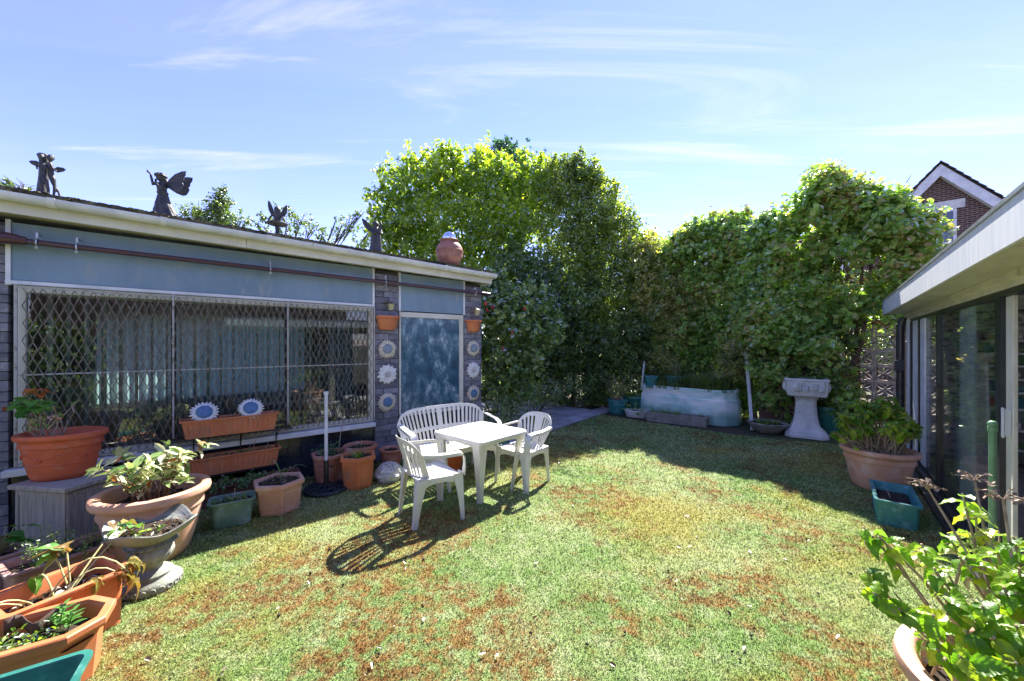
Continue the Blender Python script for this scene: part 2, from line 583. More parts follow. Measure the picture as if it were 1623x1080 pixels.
zinc = M('zinc_clip', (.6, .62, .65), rough=.35, metallic=.8)
moss_m = M('mossy_felt', (0.028, 0.025, 0.021), (0.063, 0.059, 0.039), rough=.95, scale=18, bump=.7, bscale=70, col3=(0.098, 0.105, 0.028), scale3=9, c3=(.55, .7))
bronze = M('dark_bronze', (0.039, 0.039, 0.047), (0.072, 0.068, 0.075), rough=.55, scale=14, bump=.4, bscale=70, spec=.5, metallic=.25, col3=(0.208, 0.208, 0.202), scale3=20, c3=(.66, .8))
terra_o = M('orange_terracotta_plastic', (.66, .215, .085), (.54, .170, .065), rough=.48, scale=5, bump=.08, col3=(0.345, 0.184, 0.115), scale3=7, c3=(0.50, 0.72))
terra_red = M('red_terracotta', (.62, .135, .055), (.50, .105, .045), rough=.55, scale=5, bump=.15, col3=(0.504, 0.240, 0.168), scale3=9, c3=(0.54, 0.74))
terra_p = M('pink_terracotta', (.62, .36, .245), (.54, .29, .19), rough=.62, scale=3.4, bump=.12, col3=(0.616, 0.418, 0.319), scale3=5, c3=(0.48, 0.68))
terra_d = M('dull_terracotta', (.50, .215, .14), (.38, .155, .10), rough=.7, scale=6, bump=.15, col3=(0.550, 0.338, 0.250), scale3=8, c3=(0.50, 0.68))
terra_brown = M('faded_brown_plastic', (.42, .25, .21), (.33, .185, .15), rough=.6, scale=6, bump=.1, col3=(.37, .28, .25), scale3=8, c3=(0.50, 0.68))
green_pl = M('dark_green_plastic', (0.031, 0.175, 0.133), (0.022, 0.133, 0.112), rough=.42, scale=5, bump=.06, col3=(0.112, 0.280, 0.238), scale3=8, c3=(0.50, 0.70))
teal_pl = M('teal_plastic', (0.045, 0.225, 0.225), (0.033, 0.165, 0.180), rough=.45, scale=5, bump=.06, col3=(0.150, 0.360, 0.360), scale3=8, c3=(0.50, 0.70))
stone_urn_m = M('weathered_grey_stone', (.33, .335, .30), (.20, .215, .17), rough=.85, scale=9, bump=.45, bscale=90, col3=(.10, .115, .07), scale3=10, c3=(.55, .74))
concrete = M('concrete', (.30, .285, .255), (.21, .20, .175), rough=.9, scale=9, bump=.5, bscale=80, col3=(.12, .13, .085), scale3=5, c3=(0.50, 0.68))
pale_stone = M('pale_cast_stone', (.70, .69, .66), (.54, .54, .52), rough=.75, scale=6, bump=.3, bscale=70, col3=(.24, .26, .21), scale3=7, c3=(.56, .76))
weather_wood = M('weathered_wood', (.42, .37, .30), (.27, .245, .215), rough=.85, scale=5, bump=.5, bscale=24, stretch=(14, 14, .7), col3=(0.486, 0.446, 0.378), scale3=8)
soil_m = M('potting_soil', (.045, .030, .020), (.025, .017, .012), rough=.98, scale=20, bump=1.0, bscale=60, col3=(.10, .075, .045), scale3=24, c3=(.58, .7))
flag_m = M('slate_flagstone', (0.427, 0.410, 0.465), (0.301, 0.291, 0.346), rough=.9, scale=5, bump=.5, bscale=50, rand=.16, col3=(0.237, 0.237, 0.200), scale3=4, c3=(.55, .75))
petal_m = M('cream_petal', (.72, .66, .54), (.56, .50, .40), rough=.6, scale=16, bump=.15, rand=.08)
petal_w = M('white_petal', (.80, .79, .77), (.68, .67, .65), rough=.55, scale=16, bump=.1)
disc_blue = M('blue_disc', (.130, .235, .40), (.10, .185, .33), rough=.7, scale=20, bump=.5, bscale=120)
disc_grey = M('grey_blue_disc', (.30, .35, .43), (.23, .28, .36), rough=.7, scale=20, bump=.5, bscale=120)
disc_pale = M('pale_disc', (.62, .58, .56), (.5, .46, .45), rough=.7, scale=20, bump=.4, bscale=120)
dark_alu = M('dark_frame', (.018, .020, .024), (.03, .032, .036), rough=.32, scale=6, bump=.03, spec=.6)
alu_fascia = M('streaked_white_cladding', (.80, .81, .82), (.66, .69, .74), rough=.30, scale=6, bump=.04, stretch=(5, 5, .25), spec=.6, col3=(.42, .46, .54), scale3=7, c3=(.60, .8))
alu_cap = M('blue_grey_cap', (.22, .29, .38), rough=.35, scale=6)
soffit_m = M('grey_soffit_board', (.58, .565, .50), (.47, .455, .40), rough=.7, scale=3, bump=.15, col3=(0.180, 0.156, 0.132), scale3=2.4, c3=(.60, .76), stretch=(.6, 2.2, 1))
dark_room = M('dim_room_wall', (0.352, 0.422, 0.422), (0.246, 0.299, 0.317), rough=.9)
room_floor = M('room_floor', (0.240, 0.200, 0.170), rough=.7)
slat_m = M('blind_fabric', (.66, .74, .73), (.54, .64, .63), rough=.8, scale=30, stretch=(1, 1, .1))
blue_cloth = M('blue_curtain_cloth', (.055, .16, .28), (.04, .12, .22), rough=.85, scale=10, stretch=(6, 6, .3))
brick_dark = M('brown_brick_wall', (.16, .09, .07), (.11, .065, .05), rough=.9, scale=12, bump=.4)
bark = M('bark', (.13, .10, .075), (.075, .058, .045), rough=.95, scale=10, bump=.8, bscale=30, stretch=(4, 4, 1))
twig_m = M('dry_twig', (.46, .355, .245), (.30, .22, .145), rough=.9, scale=20, bump=.3)
twig_dark = M('brown_twig', (0.188, 0.128, 0.090), (0.105, 0.072, 0.053), rough=.95, scale=12, bump=.3)
green_stem = M('green_stem', (.14, .22, .06), (.09, .16, .04), rough=.6, scale=20)
dry_leaf = leaf_mat('dry_leaf', [(.06, .035, .02), (.13, .075, .038), (.21, .13, .065), (.30, .21, .12)], trans=.3, tcol=(1.4, 1.2, .9), clump=8)
glass_win = glass_mat('window_glass', (.88, .94, .93), 1.6, 0)
glass_cons = glass_mat('conservatory_glass', (.90, .94, .93), .55, 0)
glass_house = M('sky_lit_pane', (.03, .045, .07), rough=.03, spec=1.0, bump=0)

# leaves
L_bright = leaf_mat('bright_leaf', [(.095, .165, .040), (.160, .255, .048), (.26, .37, .055), (.42, .48, .07)], trans=.55, clump=.8, gloss=.3, tcol=(2.3, 2.25, .7))
L_dark = leaf_mat('dark_leaf', [(.060, .105, .055), (.100, .165, .070), (.150, .235, .085), (.24, .33, .11)], trans=.45, clump=1.0, gloss=.28, rough=.4, tcol=(2.5, 2.4, 1.0))
L_mid = leaf_mat('mid_green_leaf', [(.085, .140, .045), (.140, .215, .060), (.21, .30, .070), (.32, .39, .09)], trans=.46, clump=.9, gloss=.25, tcol=(2.2, 2.1, .7))
L_blue = leaf_mat('blue_green_leaf', [(0.035, 0.091, 0.048), (0.065, 0.144, 0.069), (0.108, 0.207, 0.091)], trans=.35, clump=.5)
L_hedge = leaf_mat('hedge_leaf', [(.095, .175, .060), (.165, .290, .080), (.25, .40, .105), (.36, .50, .15), (.40, .32, .17)], trans=.5, clump=1.3, gloss=.28, tcol=(2.3, 2.3, .9))
L_varieg = leaf_mat('variegated_leaf', [(0.069, 0.115, 0.023), (0.161, 0.196, 0.046), (0.345, 0.322, 0.103), (0.483, 0.437, 0.172)], trans=.42, clump=1.6, gloss=.4)
L_camel = leaf_mat('camellia_leaf', [(.075, .14, .055), (.13, .225, .075), (.22, .32, .11), (.36, .43, .20)], trans=.42, clump=1.5, gloss=.45, rough=.35, tcol=(2.0, 2.0, .9))
L_far = leaf_mat('far_leaf', [(0.052, 0.096, 0.031), (0.096, 0.148, 0.043), (0.148, 0.200, 0.061)], trans=.4, clump=.6)
L_herb = leaf_mat('herb_leaf', [(.05, .12, .02), (.10, .20, .025), (.18, .29, .04), (.30, .36, .08)], trans=.5, clump=6)
L_grass = leaf_mat('long_grass_leaf', [(.045, .095, .022), (.080, .15, .035), (.15, .20, .06), (.24, .22, .10)], trans=.4, clump=3)
L_hyd = leaf_mat('hydrangea_leaf', [(.075, .18, .016), (.12, .25, .018), (.19, .32, .024), (.36, .40, .04)], trans=.5, per_object=True, clump=3, gloss=.6, rough=.38, veins=420)
L_pieris = leaf_mat('pieris_leaf', [(.14, .26, .07), (.28, .38, .13), (.56, .58, .34), (.72, .68, .50)], trans=.35, per_object=True, clump=6, gloss=.5, tcol=(1.4, 1.5, .8))
faded_green = M('faded_green_plastic', (.15, .27, .20), (.11, .21, .16), rough=.5, scale=5, bump=.08, col3=(.30, .40, .36), scale3=6, c3=(.5, .7))
L_gera = leaf_mat('geranium_leaf', [(.05, .17, .03), (.09, .25, .04), (.17, .34, .06)], trans=.4, clump=9, gloss=.5)

# ============================================================ GROUND
def lawn_nodes(name, blade):
    m, t, o = new_mat(name)
    L = t.links
    geo = t.nodes.new('ShaderNodeNewGeometry')
    def noise(s, d=4, r=.6, off=0):
        mp = t.nodes.new('ShaderNodeMapping'); mp.inputs['Location'].default_value = (off, off * 1.7, 0)
        mp.inputs['Scale'].default_value = (1, 1, 0)
        L.new(geo.outputs['Position'], mp.inputs[0])
        n = t.nodes.new('ShaderNodeTexNoise')
        n.inputs['Scale'].default_value = s; n.inputs['Detail'].default_value = d; n.inputs['Roughness'].default_value = r
        L.new(mp.outputs[0], n.inputs[0]); return n.outputs[0]
    def ramp(f, a, b):
        r = t.nodes.new('ShaderNodeMapRange'); r.interpolation_type = 'SMOOTHSTEP'
        r.inputs['From Min'].default_value = a; r.inputs['From Max'].default_value = b
        L.new(f, r.inputs[0]); return r.outputs[0]
    def mixc(f, a, b):
        x = t.nodes.new('ShaderNodeMix'); x.data_type = 'RGBA'
        L.new(f, x.inputs[0])
        for i, c in ((6, a), (7, b)):
            if isinstance(c, tuple): x.inputs[i].default_value = (*c, 1)
            else: L.new(c, x.inputs[i])
        return x.outputs[2]
    def math_(op, a, b):
        n = t.nodes.new('ShaderNodeMath'); n.operation = op
        for i, c in enumerate((a, b)):
            if isinstance(c, (int, float)): n.inputs[i].default_value = c
            else: L.new(c, n.inputs[i])
        return n.outputs[0]
    # synthetic turf green, paler where it is worn in the middle of the lawn
    c = mixc(ramp(noise(.8, 5), .38, .66), (.205, .335, .090), (.40, .45, .20))
    c = mixc(math_('MULTIPLY', ramp(noise(7, 5, .7, 4), .45, .7), .6), c, (.54, .56, .35))
    # olive moss, then rusty moss patches
    bias = None
    for bx, by, br, ba in ((-1.1, 2.45, 1.5, .13), (-.15, 2.0, .9, .12), (1.35, 2.65, 1.1, .09), (-.9, 3.3, 1.2, .06), (-.3, 6.4, 2.5, .05)):
        dn = t.nodes.new('ShaderNodeVectorMath'); dn.operation = 'DISTANCE'
        L.new(geo.outputs['Position'], dn.inputs[0]); dn.inputs[1].default_value = (bx, by, 0)
        q = math_('MULTIPLY', ramp(dn.outputs['Value'], br, 0), ba)
        bias = q if bias is None else math_('ADD', bias, q)
    pm = ramp(math_('ADD', noise(.85, 6, .68, 11), bias), .515, .615)
    fm = ramp(noise(9, 5, .75, 2), .42, .58)
    c = mixc(math_('MULTIPLY', ramp(noise(.55, 4, .6, 21), .48, .64), .75), c, (.40, .335, .070))
    c = mixc(math_('MULTIPLY', math_('MULTIPLY', pm, fm), .92), c, (.32, .155, .045))
    c = mixc(math_('MULTIPLY', math_('MULTIPLY', ramp(noise(1.5, 6, .7, 7), .51, .61), fm), .85), c, (.25, .115, .035))
    if blade:
        rs = ramp(geo.outputs['Random Per Island'], 0, 1)
        hv = t.nodes.new('ShaderNodeHueSaturation')
        L.new(math_('ADD', math_('MULTIPLY', rs, 1.25), .40), hv.inputs['Value'])
        L.new(c, hv.inputs['Color'])
        c = hv.outputs[0]
        c = mixc(math_('MULTIPLY', ramp(geo.outputs['Random Per Island'], .86, .95), .28), c, (.70, .72, .52))
        d = t.nodes.new('ShaderNodeBsdfPrincipled'); d.inputs['Roughness'].default_value = .5
        d.inputs['Specular IOR Level'].default_value = .5
        L.new(c, d.inputs['Base Color'])
        tr = t.nodes.new('ShaderNodeBsdfTranslucent'); L.new(c, tr.inputs[0])
        ms = t.nodes.new('ShaderNodeMixShader'); ms.inputs[0].default_value = .35
        L.new(d.outputs[0], ms.inputs[1]); L.new(tr.outputs[0], ms.inputs[2]); L.new(ms.outputs[0], o.inputs[0])
    else:
        n3 = noise(150, 3, .6, 3)
        c = mixc(ramp(n3, .3, .7), c, (.06, .075, .025))
        p = t.nodes.new('ShaderNodeBsdfPrincipled'); p.inputs['Roughness'].default_value = .9
        p.inputs['Specular IOR Level'].default_value = .2
        L.new(c, p.inputs['Base Color'])
        b = t.nodes.new('ShaderNodeBump'); b.inputs['Strength'].default_value = .8; b.inputs['Distance'].default_value = .01
        L.new(n3, b.inputs['Height']); L.new(b.outputs[0], p.inputs['Normal'])
        L.new(p.outputs[0], o.inputs[0])
    return m

ground_m = M('earth', (.085, .062, .042), (.055, .042, .030), rough=.98, scale=3, bump=.8, bscale=20, col3=(.06, .085, .028), scale3=1.4, c3=(.48, .62), coords='Generated', stretch=(120, 120, 1))
g = MB()
for i in range(-8, 8):
    for j in range(-8, 8):
        g.add([(i * 40, j * 40, -.012), (i * 40 + 40, j * 40, -.012), (i * 40 + 40, j * 40 + 40, -.012), (i * 40, j * 40 + 40, -.012)], [(0, 1, 2, 3)])
ground = g.build('ground', ground_m, kind='structure')

WA = math.atan2(.641, .767)
W0 = V(-.52, 6.43, 0)
def wl(t, off, z=0):        # along the garden-room wall, out of it, up
    return V(W0.x + math.cos(WA) * t + math.sin(WA) * off, W0.y + math.sin(WA) * t - math.cos(WA) * off, z)
RA = math.atan2(.7654, .6436)
R0 = V(5.456, 5.10, 0)
def rl(t, off, z=0):        # along the conservatory wall, out of it towards the lawn, up
    return V(R0.x + math.cos(RA) * t - math.sin(RA) * off, R0.y + math.sin(RA) * t + math.cos(RA) * off, z)

lawn_poly = [wl(-9, .02), wl(.05, .02), V(.10, 6.33, 0), V(1.1, 7.62, 0), V(2.13, 8.92, 0), V(2.75, 8.15, 0), V(3.9, 7.05, 0), V(4.5, 6.62, 0),
             V(5.3, 6.25, 0), V(5.9, 5.75, 0), rl(.7, .1), rl(-7, .1), V(1, -4, 0), V(-6, -4, 0)]
lm = MB().add([(p.x, p.y, 0) for p in lawn_poly], [tuple(range(len(lawn_poly) - 1, -1, -1))])
lawn = lm.build('lawn', lawn_nodes('turf_backing', False), kind='structure')
LP = np.array([(p.x, p.y) for p in lawn_poly])
def in_lawn(X, Y):
    c = np.zeros(len(X), bool)
    n = len(LP)
    for i in range(n):
        x1, y1 = LP[i]; x2, y2 = LP[(i + 1) % n]
        k = ((y1 > Y) != (y2 > Y)) & (X < (x2 - x1) * (Y - y1) / (y2 - y1 + 1e-12) + x1)
        c ^= k
    return c
def blades_np(n, y0, y1):
    Y = np.exp(npr.uniform(math.log(y0), math.log(y1), n))
    X = npr.uniform(-1, 1, n) * (1.42 * Y + .35)
    k = in_lawn(X, Y); X, Y = X[k], Y[k]
    n = len(X)
    sc = np.clip(Y / 2.2, .8, 3.2)
    h = npr.uniform(.007, .019, n) * (.8 + .2 * sc)
    w = npr.uniform(.0022, .0042, n) * sc
    a = npr.uniform(0, 6.283, n); ln = npr.uniform(.2, 1.2, n) * h; b = npr.uniform(0, 6.283, n)
    P = np.stack([X, Y, np.full(n, -.001)], 1)
    D = np.stack([np.cos(a) * w, np.sin(a) * w, np.zeros(n)], 1)
    T = P + np.stack([np.cos(b) * ln, np.sin(b) * ln, h], 1)
    v = np.stack([P - D, P + D, T], 1).reshape(-1, 3)
    f = np.arange(n * 3).reshape(-1, 3)
    return v, f
v, f = blades_np(520000, 1.05, 9.0)
turf = link('grass', poly_mesh('grass', v, f, lawn_nodes('turf_blade', True)))
turf['kind'] = 'stuff'

# fallen leaves, crumbs and dry stalks lying on the turf
def scatter(n, y0=1.2, y1=6.5):
    Y = np.exp(npr.uniform(math.log(y0), math.log(y1), n)); X = npr.uniform(-1, 1, n) * (1.3 * Y + .3)
    k = in_lawn(X, Y); return X[k], Y[k]
X, Y = scatter(260)
C = np.stack([X, Y, npr.uniform(.014, .022, len(X))], 1)
v, f = leaf_arrays(C, np.array([0, 0, 1.]) + npr.normal(size=C.shape) * .35, npr.uniform(.015, .042, len(X)), .5, .5, .2)
o = link('fallen_leaves', poly_mesh('fallen_leaves', v, f, dry_leaf)); o['kind'] = 'stuff'
cr = MB()
X, Y = scatter(190)
for x, y in zip(X, Y):
    cr.ball((x, y, .012), rnd.uniform(.004, .011), 6, (1, rnd.uniform(.6, 1.2), .8))
o = cr.build('dirt_crumbs', M('dark_crumb', (.03, .022, .018), rough=.95), kind='stuff', smooth=180)
st = MB()
for _ in range(46):
    X, Y = scatter(1)
    if len(X):
        a = rnd.uniform(0, 6.28); l = rnd.uniform(.03, .10)
        st.tube([(X[0], Y[0], .016), (X[0] + math.cos(a) * l, Y[0] + math.sin(a) * l, .024), (X[0] + math.cos(a + .4) * l * 1.8, Y[0] + math.sin(a + .4) * l * 1.8, .016)], .0014, 4)
o = st.build('dry_stalks', M('straw', (.55, .46, .30), rough=.8), kind='stuff')

# flagstone path behind the garden room
path = MB().add([(-1.2, 6.9, .002), (.08, 6.34, .002), (2.15, 8.93, .002), (2.6, 10.9, .002), (-1.6, 10.9, .002)], [(0, 1, 2, 3, 4)]).build(
    'path', M('path_bed', (.04, .038, .03), rough=.95), kind='structure')
pd = V(2.05, 2.59, 0).normalized(); pn = V(-pd.y, pd.x, 0)
row = 0
q = 0.012
fl = [MB().span((-w / 2, -d / 2, -.02), (w / 2, d / 2, .022)).mesh('paving_stone', flag_m) for w, d in ((.58, .40), (.44, .40), (.72, .40), (.36, .40))]
fw = (.58, .44, .72, .36)
while q < 3.6:
    a = -.1 - rnd.uniform(0, .5)
    while a < 3.6:
        i = rnd.randrange(4)
        c = V(.08, 6.34, 0) + pd * (a + fw[i] / 2) + pn * (q + .2)
        if c.y < 10.6 and (c - W0).dot(V(math.cos(WA), math.sin(WA), 0)) > .32:
            s_ = link('paving_stone', fl[i], path)
            s_.location = (c.x, c.y, rnd.uniform(0, .012)); s_.rotation_euler = (rnd.uniform(-.012, .012), rnd.uniform(-.012, .012), math.atan2(pd.y, pd.x) + rnd.uniform(-.02, .02))
        a += fw[i] + .030
    q += .430

# ============================================================ GARDEN ROOM (left)
gr = thing('garden_room', 'low flat-roofed garden room with blue-grey panels and a wide grilled window', 'outbuilding', tuple(W0), WA)
def gx(name, mb, mat, parent=gr, **k):
    return mb.build(name, mat, parent, **k)
ZS = -.016
def zt(t, z): return z + ZS * t
# masonry shell
b = MB()
b.span((-6.4, .02, 0), (-5.28, .25, 2.70))
b.span((-6.4, .25, 0), (-6.2, 3.9, 2.70)); b.span((-6.2, 3.7, 0), (-4.9, 3.9, 2.70)).span((-2.0, 3.7, 0), (0, 3.9, 2.70)).span((-4.9, 3.7, 0), (-2.0, 3.9, .75)).span((-4.9, 3.7, 2.15), (-2.0, 3.9, 2.70)); b.span((-.2, .30, 0), (-.012, 3.7, 2.70))  # gap in the back wall: rear window added to let skylight in
b.span((-4.95, .06, 0), (-1.82, .22, .50)); b.span((-1.46, .06, 0), (-.35, .22, .60))
b.span((-4.95, .05, 2.20), (-1.82, .2, 2.70)); b.span((-1.46, .05, 2.13), (-.35, .2, 2.68))
gx('wall', b, brick_dark)
gx('room_lining', MB().span((-6.2, 3.6, .1), (-4.9, 3.68, 2.65)).span((-2.0, 3.6, .1), (-.2, 3.68, 2.65)).span((-4.9, 3.6, .1), (-2.0, 3.68, .75)).span((-4.9, 3.6, 2.15), (-2.0, 3.68, 2.65)).span((-6.2, .26, .1), (-6.15, 3.6, 2.65)).span((-.28, .31, .1), (-.21, 3.6, 2.65)), dark_room)
gx('floor_slab', MB().span((-6.2, .24, .02), (-.2, 3.7, .1)), room_floor)
# piers of grey stone, each stone its own piece
def pier(x0, x1, z1):
    p = gx('stone_pier', MB().span((x0 + .012, .012, 0), (x1 - .012, .3, z1)), mortar)
    z = .01; k = 0
    cache = {}
    while z < z1 - .05:
        h = rnd.choice((.075, .085, .085, .098))
        h = min(h, z1 - z)
        w = x1 - x0
        cut = [x0, x1] if rnd.random() < .22 else [x0, x0 + w * (rnd.choice((.36, .44)) if k % 2 else rnd.choice((.58, .66))), x1]
        for a, c in zip(cut[:-1], cut[1:]):
            pr = rnd.uniform(0, .007)
            s_ = MB().span((a + .003, -pr, z + .004), (c - .003, .2, z + h - .003)).build('stone', stone_m, p, bevel=.004)
        z += h; k += 1
    return p
pier(-5.27, -4.955, 2.70)
pier(-1.81, -1.47, 2.69)
pier(-.345, 0, 2.66)
# return of the right-hand pier round the corner
gx('corner_return', MB().span((-.011, .2, 0), (-.002, .31, 2.66)), stone_m)
# blue-grey cladding above the openings
gx('cladding_panel', MB().span((-4.94, -.012, 2.205), (-1.85, .045, 2.70)), blue_panel)
gx('cladding_panel', MB().span((-1.44, -.012, 2.14), (-.37, .045, 2.68)), blue_panel)
for x, z0, z1 in ((-4.955, 2.16, 2.72), (-1.835, 2.16, 2.70), (-1.455, 2.13, 2.69), (-.357, 2.13, 2.68)):
    gx('cover_strip', MB().span((x - .014, -.024, z0), (x + .014, .03, z1)), white_paint)
# big window
wd = gx('window', MB().span((-4.93, -.002, .585), (-4.865, .07, 2.165)).span((-1.895, -.002, .585), (-1.835, .07, 2.165)).span((-4.865, 0, 2.105), (-1.895, .068, 2.165)).span((-4.865, 0, .585), (-1.895, .068, .645)), cream_paint, bevel=.004)
wd['label'] = 'wide cream-framed window behind the lattice'
for x in (-3.90, -2.875):
    gx('mullion', MB().span((x - .02, .022, .645), (x + .02, .06, 2.105)), dark_alu, wd)
for a, c in ((-4.865, -3.92), (-3.88, -2.895), (-2.855, -1.895)):
    gx('pane', MB().span((a, .034, .645), (c, .040, 2.105)), glass_win, wd)
gx('sill', MB().span((-4.98, -.085, .520), (-1.825, .06, .578)), white_paint, wd, bevel=.006)
gx('head_trim', MB().span((-4.97, -.030, 2.168), (-1.825, .05, 2.200)), white_paint, wd)
# frosted panel window
fm_, ft, fo = new_mat('batik_glass')
_tc = ft.nodes.new('ShaderNodeTexCoord'); _n = ft.nodes.new('ShaderNodeTexNoise'); _n.inputs['Scale'].default_value = 4.2
_n.inputs['Detail'].default_value = 10; _n.inputs['Roughness'].default_value = .72; _n.inputs['Distortion'].default_value = .25
_mp = ft.nodes.new('ShaderNodeMapping'); _mp.inputs['Scale'].default_value = (1.15, 1, .72); _mp.inputs['Location'].default_value = (3.3, 0, 1.1)
ft.links.new(_tc.outputs['Object'], _mp.inputs[0]); ft.links.new(_mp.outputs[0], _n.inputs[0])
_r = ft.nodes.new('ShaderNodeValToRGB')
_e = _r.color_ramp.elements
_e[0].position = .36; _e[0].color = (.014, .045, .085, 1); _e[1].position = .70; _e[1].color = (.50, .57, .60, 1)
_x = _e.new(.48); _x.color = (.030, .105, .170, 1); _x = _e.new(.555); _x.color = (.11, .215, .28, 1); _x = _e.new(.60); _x.color = (.34, .43, .48, 1)
ft.links.new(_n.outputs[0], _r.inputs[0])
_p = ft.nodes.new('ShaderNodeBsdfPrincipled'); _p.inputs['Roughness'].default_value = .28; _p.inputs['Coat Weight'].default_value = .3; _p.inputs['Coat Roughness'].default_value = .02
ft.links.new(_r.outputs[0], _p.inputs['Base Color']); ft.links.new(_p.outputs[0], fo.inputs[0])
w2 = gx('window', MB().span((-1.455, -.006, 2.05), (-.36, .06, 2.125)).span((-.435, -.004, .64), (-.36, .06, 2.05)).span((-1.455, -.004, .64), (-1.43, .06, 2.05)).span((-1.455, -.03, .60), (-.36, .06, .638)), cream_paint, bevel=.004)
w2['label'] = 'narrow window with mottled blue frosted glass'
gx('pane', MB().span((-1.43, .016, .64), (-.435, .024, 2.05)), fm_, w2)
# dark glazed tiles under the openings
pl = gx('tiled_plinth', MB().span((-4.95, .03, 0), (-1.815, .055, .52)).span((-1.465, .03, 0), (-.35, .055, .60)), grout)
tm = MB().span((-.0715, -.004, -.061), (.0715, .02, .061)).mesh('tile', black_tile)
for x0, x1, nz_ in ((-4.95, -1.815, 4), (-1.465, -.35, 4)):
    n = int(round((x1 - x0) / .149)); st_ = (x1 - x0) / n
    for i in range(n):
        for j in range(nz_):
            s_ = link('tile', tm, pl); s_.location = (x0 + st_ * (i + .5), .022 + rnd.uniform(0, .002), .066 + .1295 * j)
            s_.rotation_euler = (rnd.uniform(-.012, .012), 0, rnd.uniform(-.01, .01))
# folding lattice grille in front of the window
gm = MB()
for z in (.615, 1.385, 2.145):
    gm.span((-4.90, -.058, z - .006), (-1.845, -.046, z + .006))
gl = gx('security_grille', gm, grey_iron)
for x in (-4.905, -3.90, -2.875, -1.84):
    gx('upright', MB().span((x - .0075, -.066, .60), (x + .0075, -.044, 2.165)), grey_iron, gl)
hh = (2.135 - .62) / 10
def zig(ph, w):
    return [((w / 2) * (1 if (k + ph) % 2 else -1), 0, .62 + hh * k) for k in range(11)]
lw = .060
lat = [MB().tube(zig(p, lw), .0048, 4).mesh('lattice_bar', rust_iron) for p in (0, 1)]
nl = int(3.02 / lw)
for i in range(nl):
    for p in (0, 1):
        o = link('lattice_bar', lat[p], gl); o.location = (-4.875 + lw * (i + .5) + (rnd.uniform(-.003, .003)), -.052 - .007 * p, 0); o.rotation_euler = (0, rnd.uniform(-.004, .004), 0)
# roof, fascia, gutter
def sloped(x0, x1, y0, y1, z0, z1):
    return MB().add([(x0, y0, zt(x0, z0)), (x1, y0, zt(x1, z0)), (x1, y1, zt(x1, z0)), (x0, y1, zt(x0, z0)),
                     (x0, y0, zt(x0, z1)), (x1, y0, zt(x1, z1)), (x1, y1, zt(x1, z1)), (x0, y1, zt(x0, z1))],
                    [(0, 3, 2, 1), (4, 5, 6, 7), (0, 1, 5, 4), (1, 2, 6, 5), (2, 3, 7, 6), (3, 0, 4, 7)])
roof = gx('roof', sloped(-6.5, .10, -.225, 4.05, 2.785, 2.865), moss_m)
gx('soffit', sloped(-6.45, .02, -.197, .3, 2.688, 2.70), cream_board)
gx('fascia_board', sloped(-6.45, -3.30, -.222, -.198, 2.655, 2.784), cream_paint)
gx('fascia_board', sloped(-3.296, .055, -.222, -.198, 2.655, 2.784), cream_paint)
gx('fascia_board', sloped(.032, .056, -.198, 4.0, 2.655, 2.784), cream_paint)
gm = MB()
prof = [(math.cos(a) * .056, math.sin(a) * .056) for a in [math.pi + math.pi * k / 10 for k in range(11)]]
prof2 = [(x * .93, y * .93) for x, y in reversed(prof)]
pp = prof + [(.056, .008), (.052, .008)] + prof2 + [(-.052, .008), (-.056, .008)]
gm.loft([[V(t, -.282 + a, zt(t, 2.795) + c) for a, c in pp] for t in (-6.4, .09)])
gut = gx('gutter', gm, white_paint, smooth=50)
for t in (-5.35, -5.02, -4.66, -3.96, -3.1, -2.25, -1.45, -.86, -.20):
    gx('gutter_bracket', MB().loft([[V(t + dx_, -.282 + math.cos(a) * .061, zt(t, 2.795) + math.sin(a) * .061) for a in [math.pi + math.pi * k / 10 for k in range(11)]] +
                                   [V(t + dx_, -.224, zt(t, 2.80)), V(t + dx_, -.343, zt(t, 2.807))] for dx_ in (-.022, .022)]), white_paint, gut)
# moss cushions along the roof edge
mm = MB()
for _ in range(900):
    t = rnd.uniform(-6.2, .08)
    r_ = rnd.uniform(.006, .02) * (1.2 if rnd.random() < .12 else 1)
    y_ = -.222 + rnd.uniform(-.008, .05)
    mm.ball((t, y_, zt(t, 2.865 if y_ > -.21 else rnd.uniform(2.80, 2.867))), r_, 6, (1.4, 1, .7))
o = gx('moss', mm, leaf_mat('roof_moss', [(.012, .011, .008), (.025, .022, .014), (.05, .045, .018), (.09, .085, .03)], trans=.1, clump=5, gloss=.1), roof)
o['kind'] = 'stuff'
# the long pipe clipped across the panels
pp = gx('service_pipe', MB().tube([(-5.6, -.10, 2.535), (-5.12, -.10, 2.535), (.10, -.10, 2.50)], .025, 14), pipe_m, smooth=60)
gx('pipe_elbow', MB().tube([(-5.20, -.02, 2.30), (-5.21, -.10, 2.44), (-5.15, -.115, 2.54), (-4.93, -.115, 2.54), (-4.84, -.10, 2.535)], [.045, .05, .055, .05, .033], 14), pipe_m, pp, smooth=60)
for t in (-4.55, -3.06, -1.70, -.20, -4.78):
    z_ = 2.535 - (t + 5.1) * .0067
    c = MB().ring(.036, .006, (t, -.10, z_), 16, 6, Matrix.Rotation(R(90), 3, 'Y'))
    c.box((t, -.10, z_ + .055), (.014, .012, .045)); c.box((t, -.05, z_ + .08), (.014, .11, .012)); c.ball((t, -.115, z_ - .045), .014, 8)
    gx('pipe_clip', c, zinc, pp)
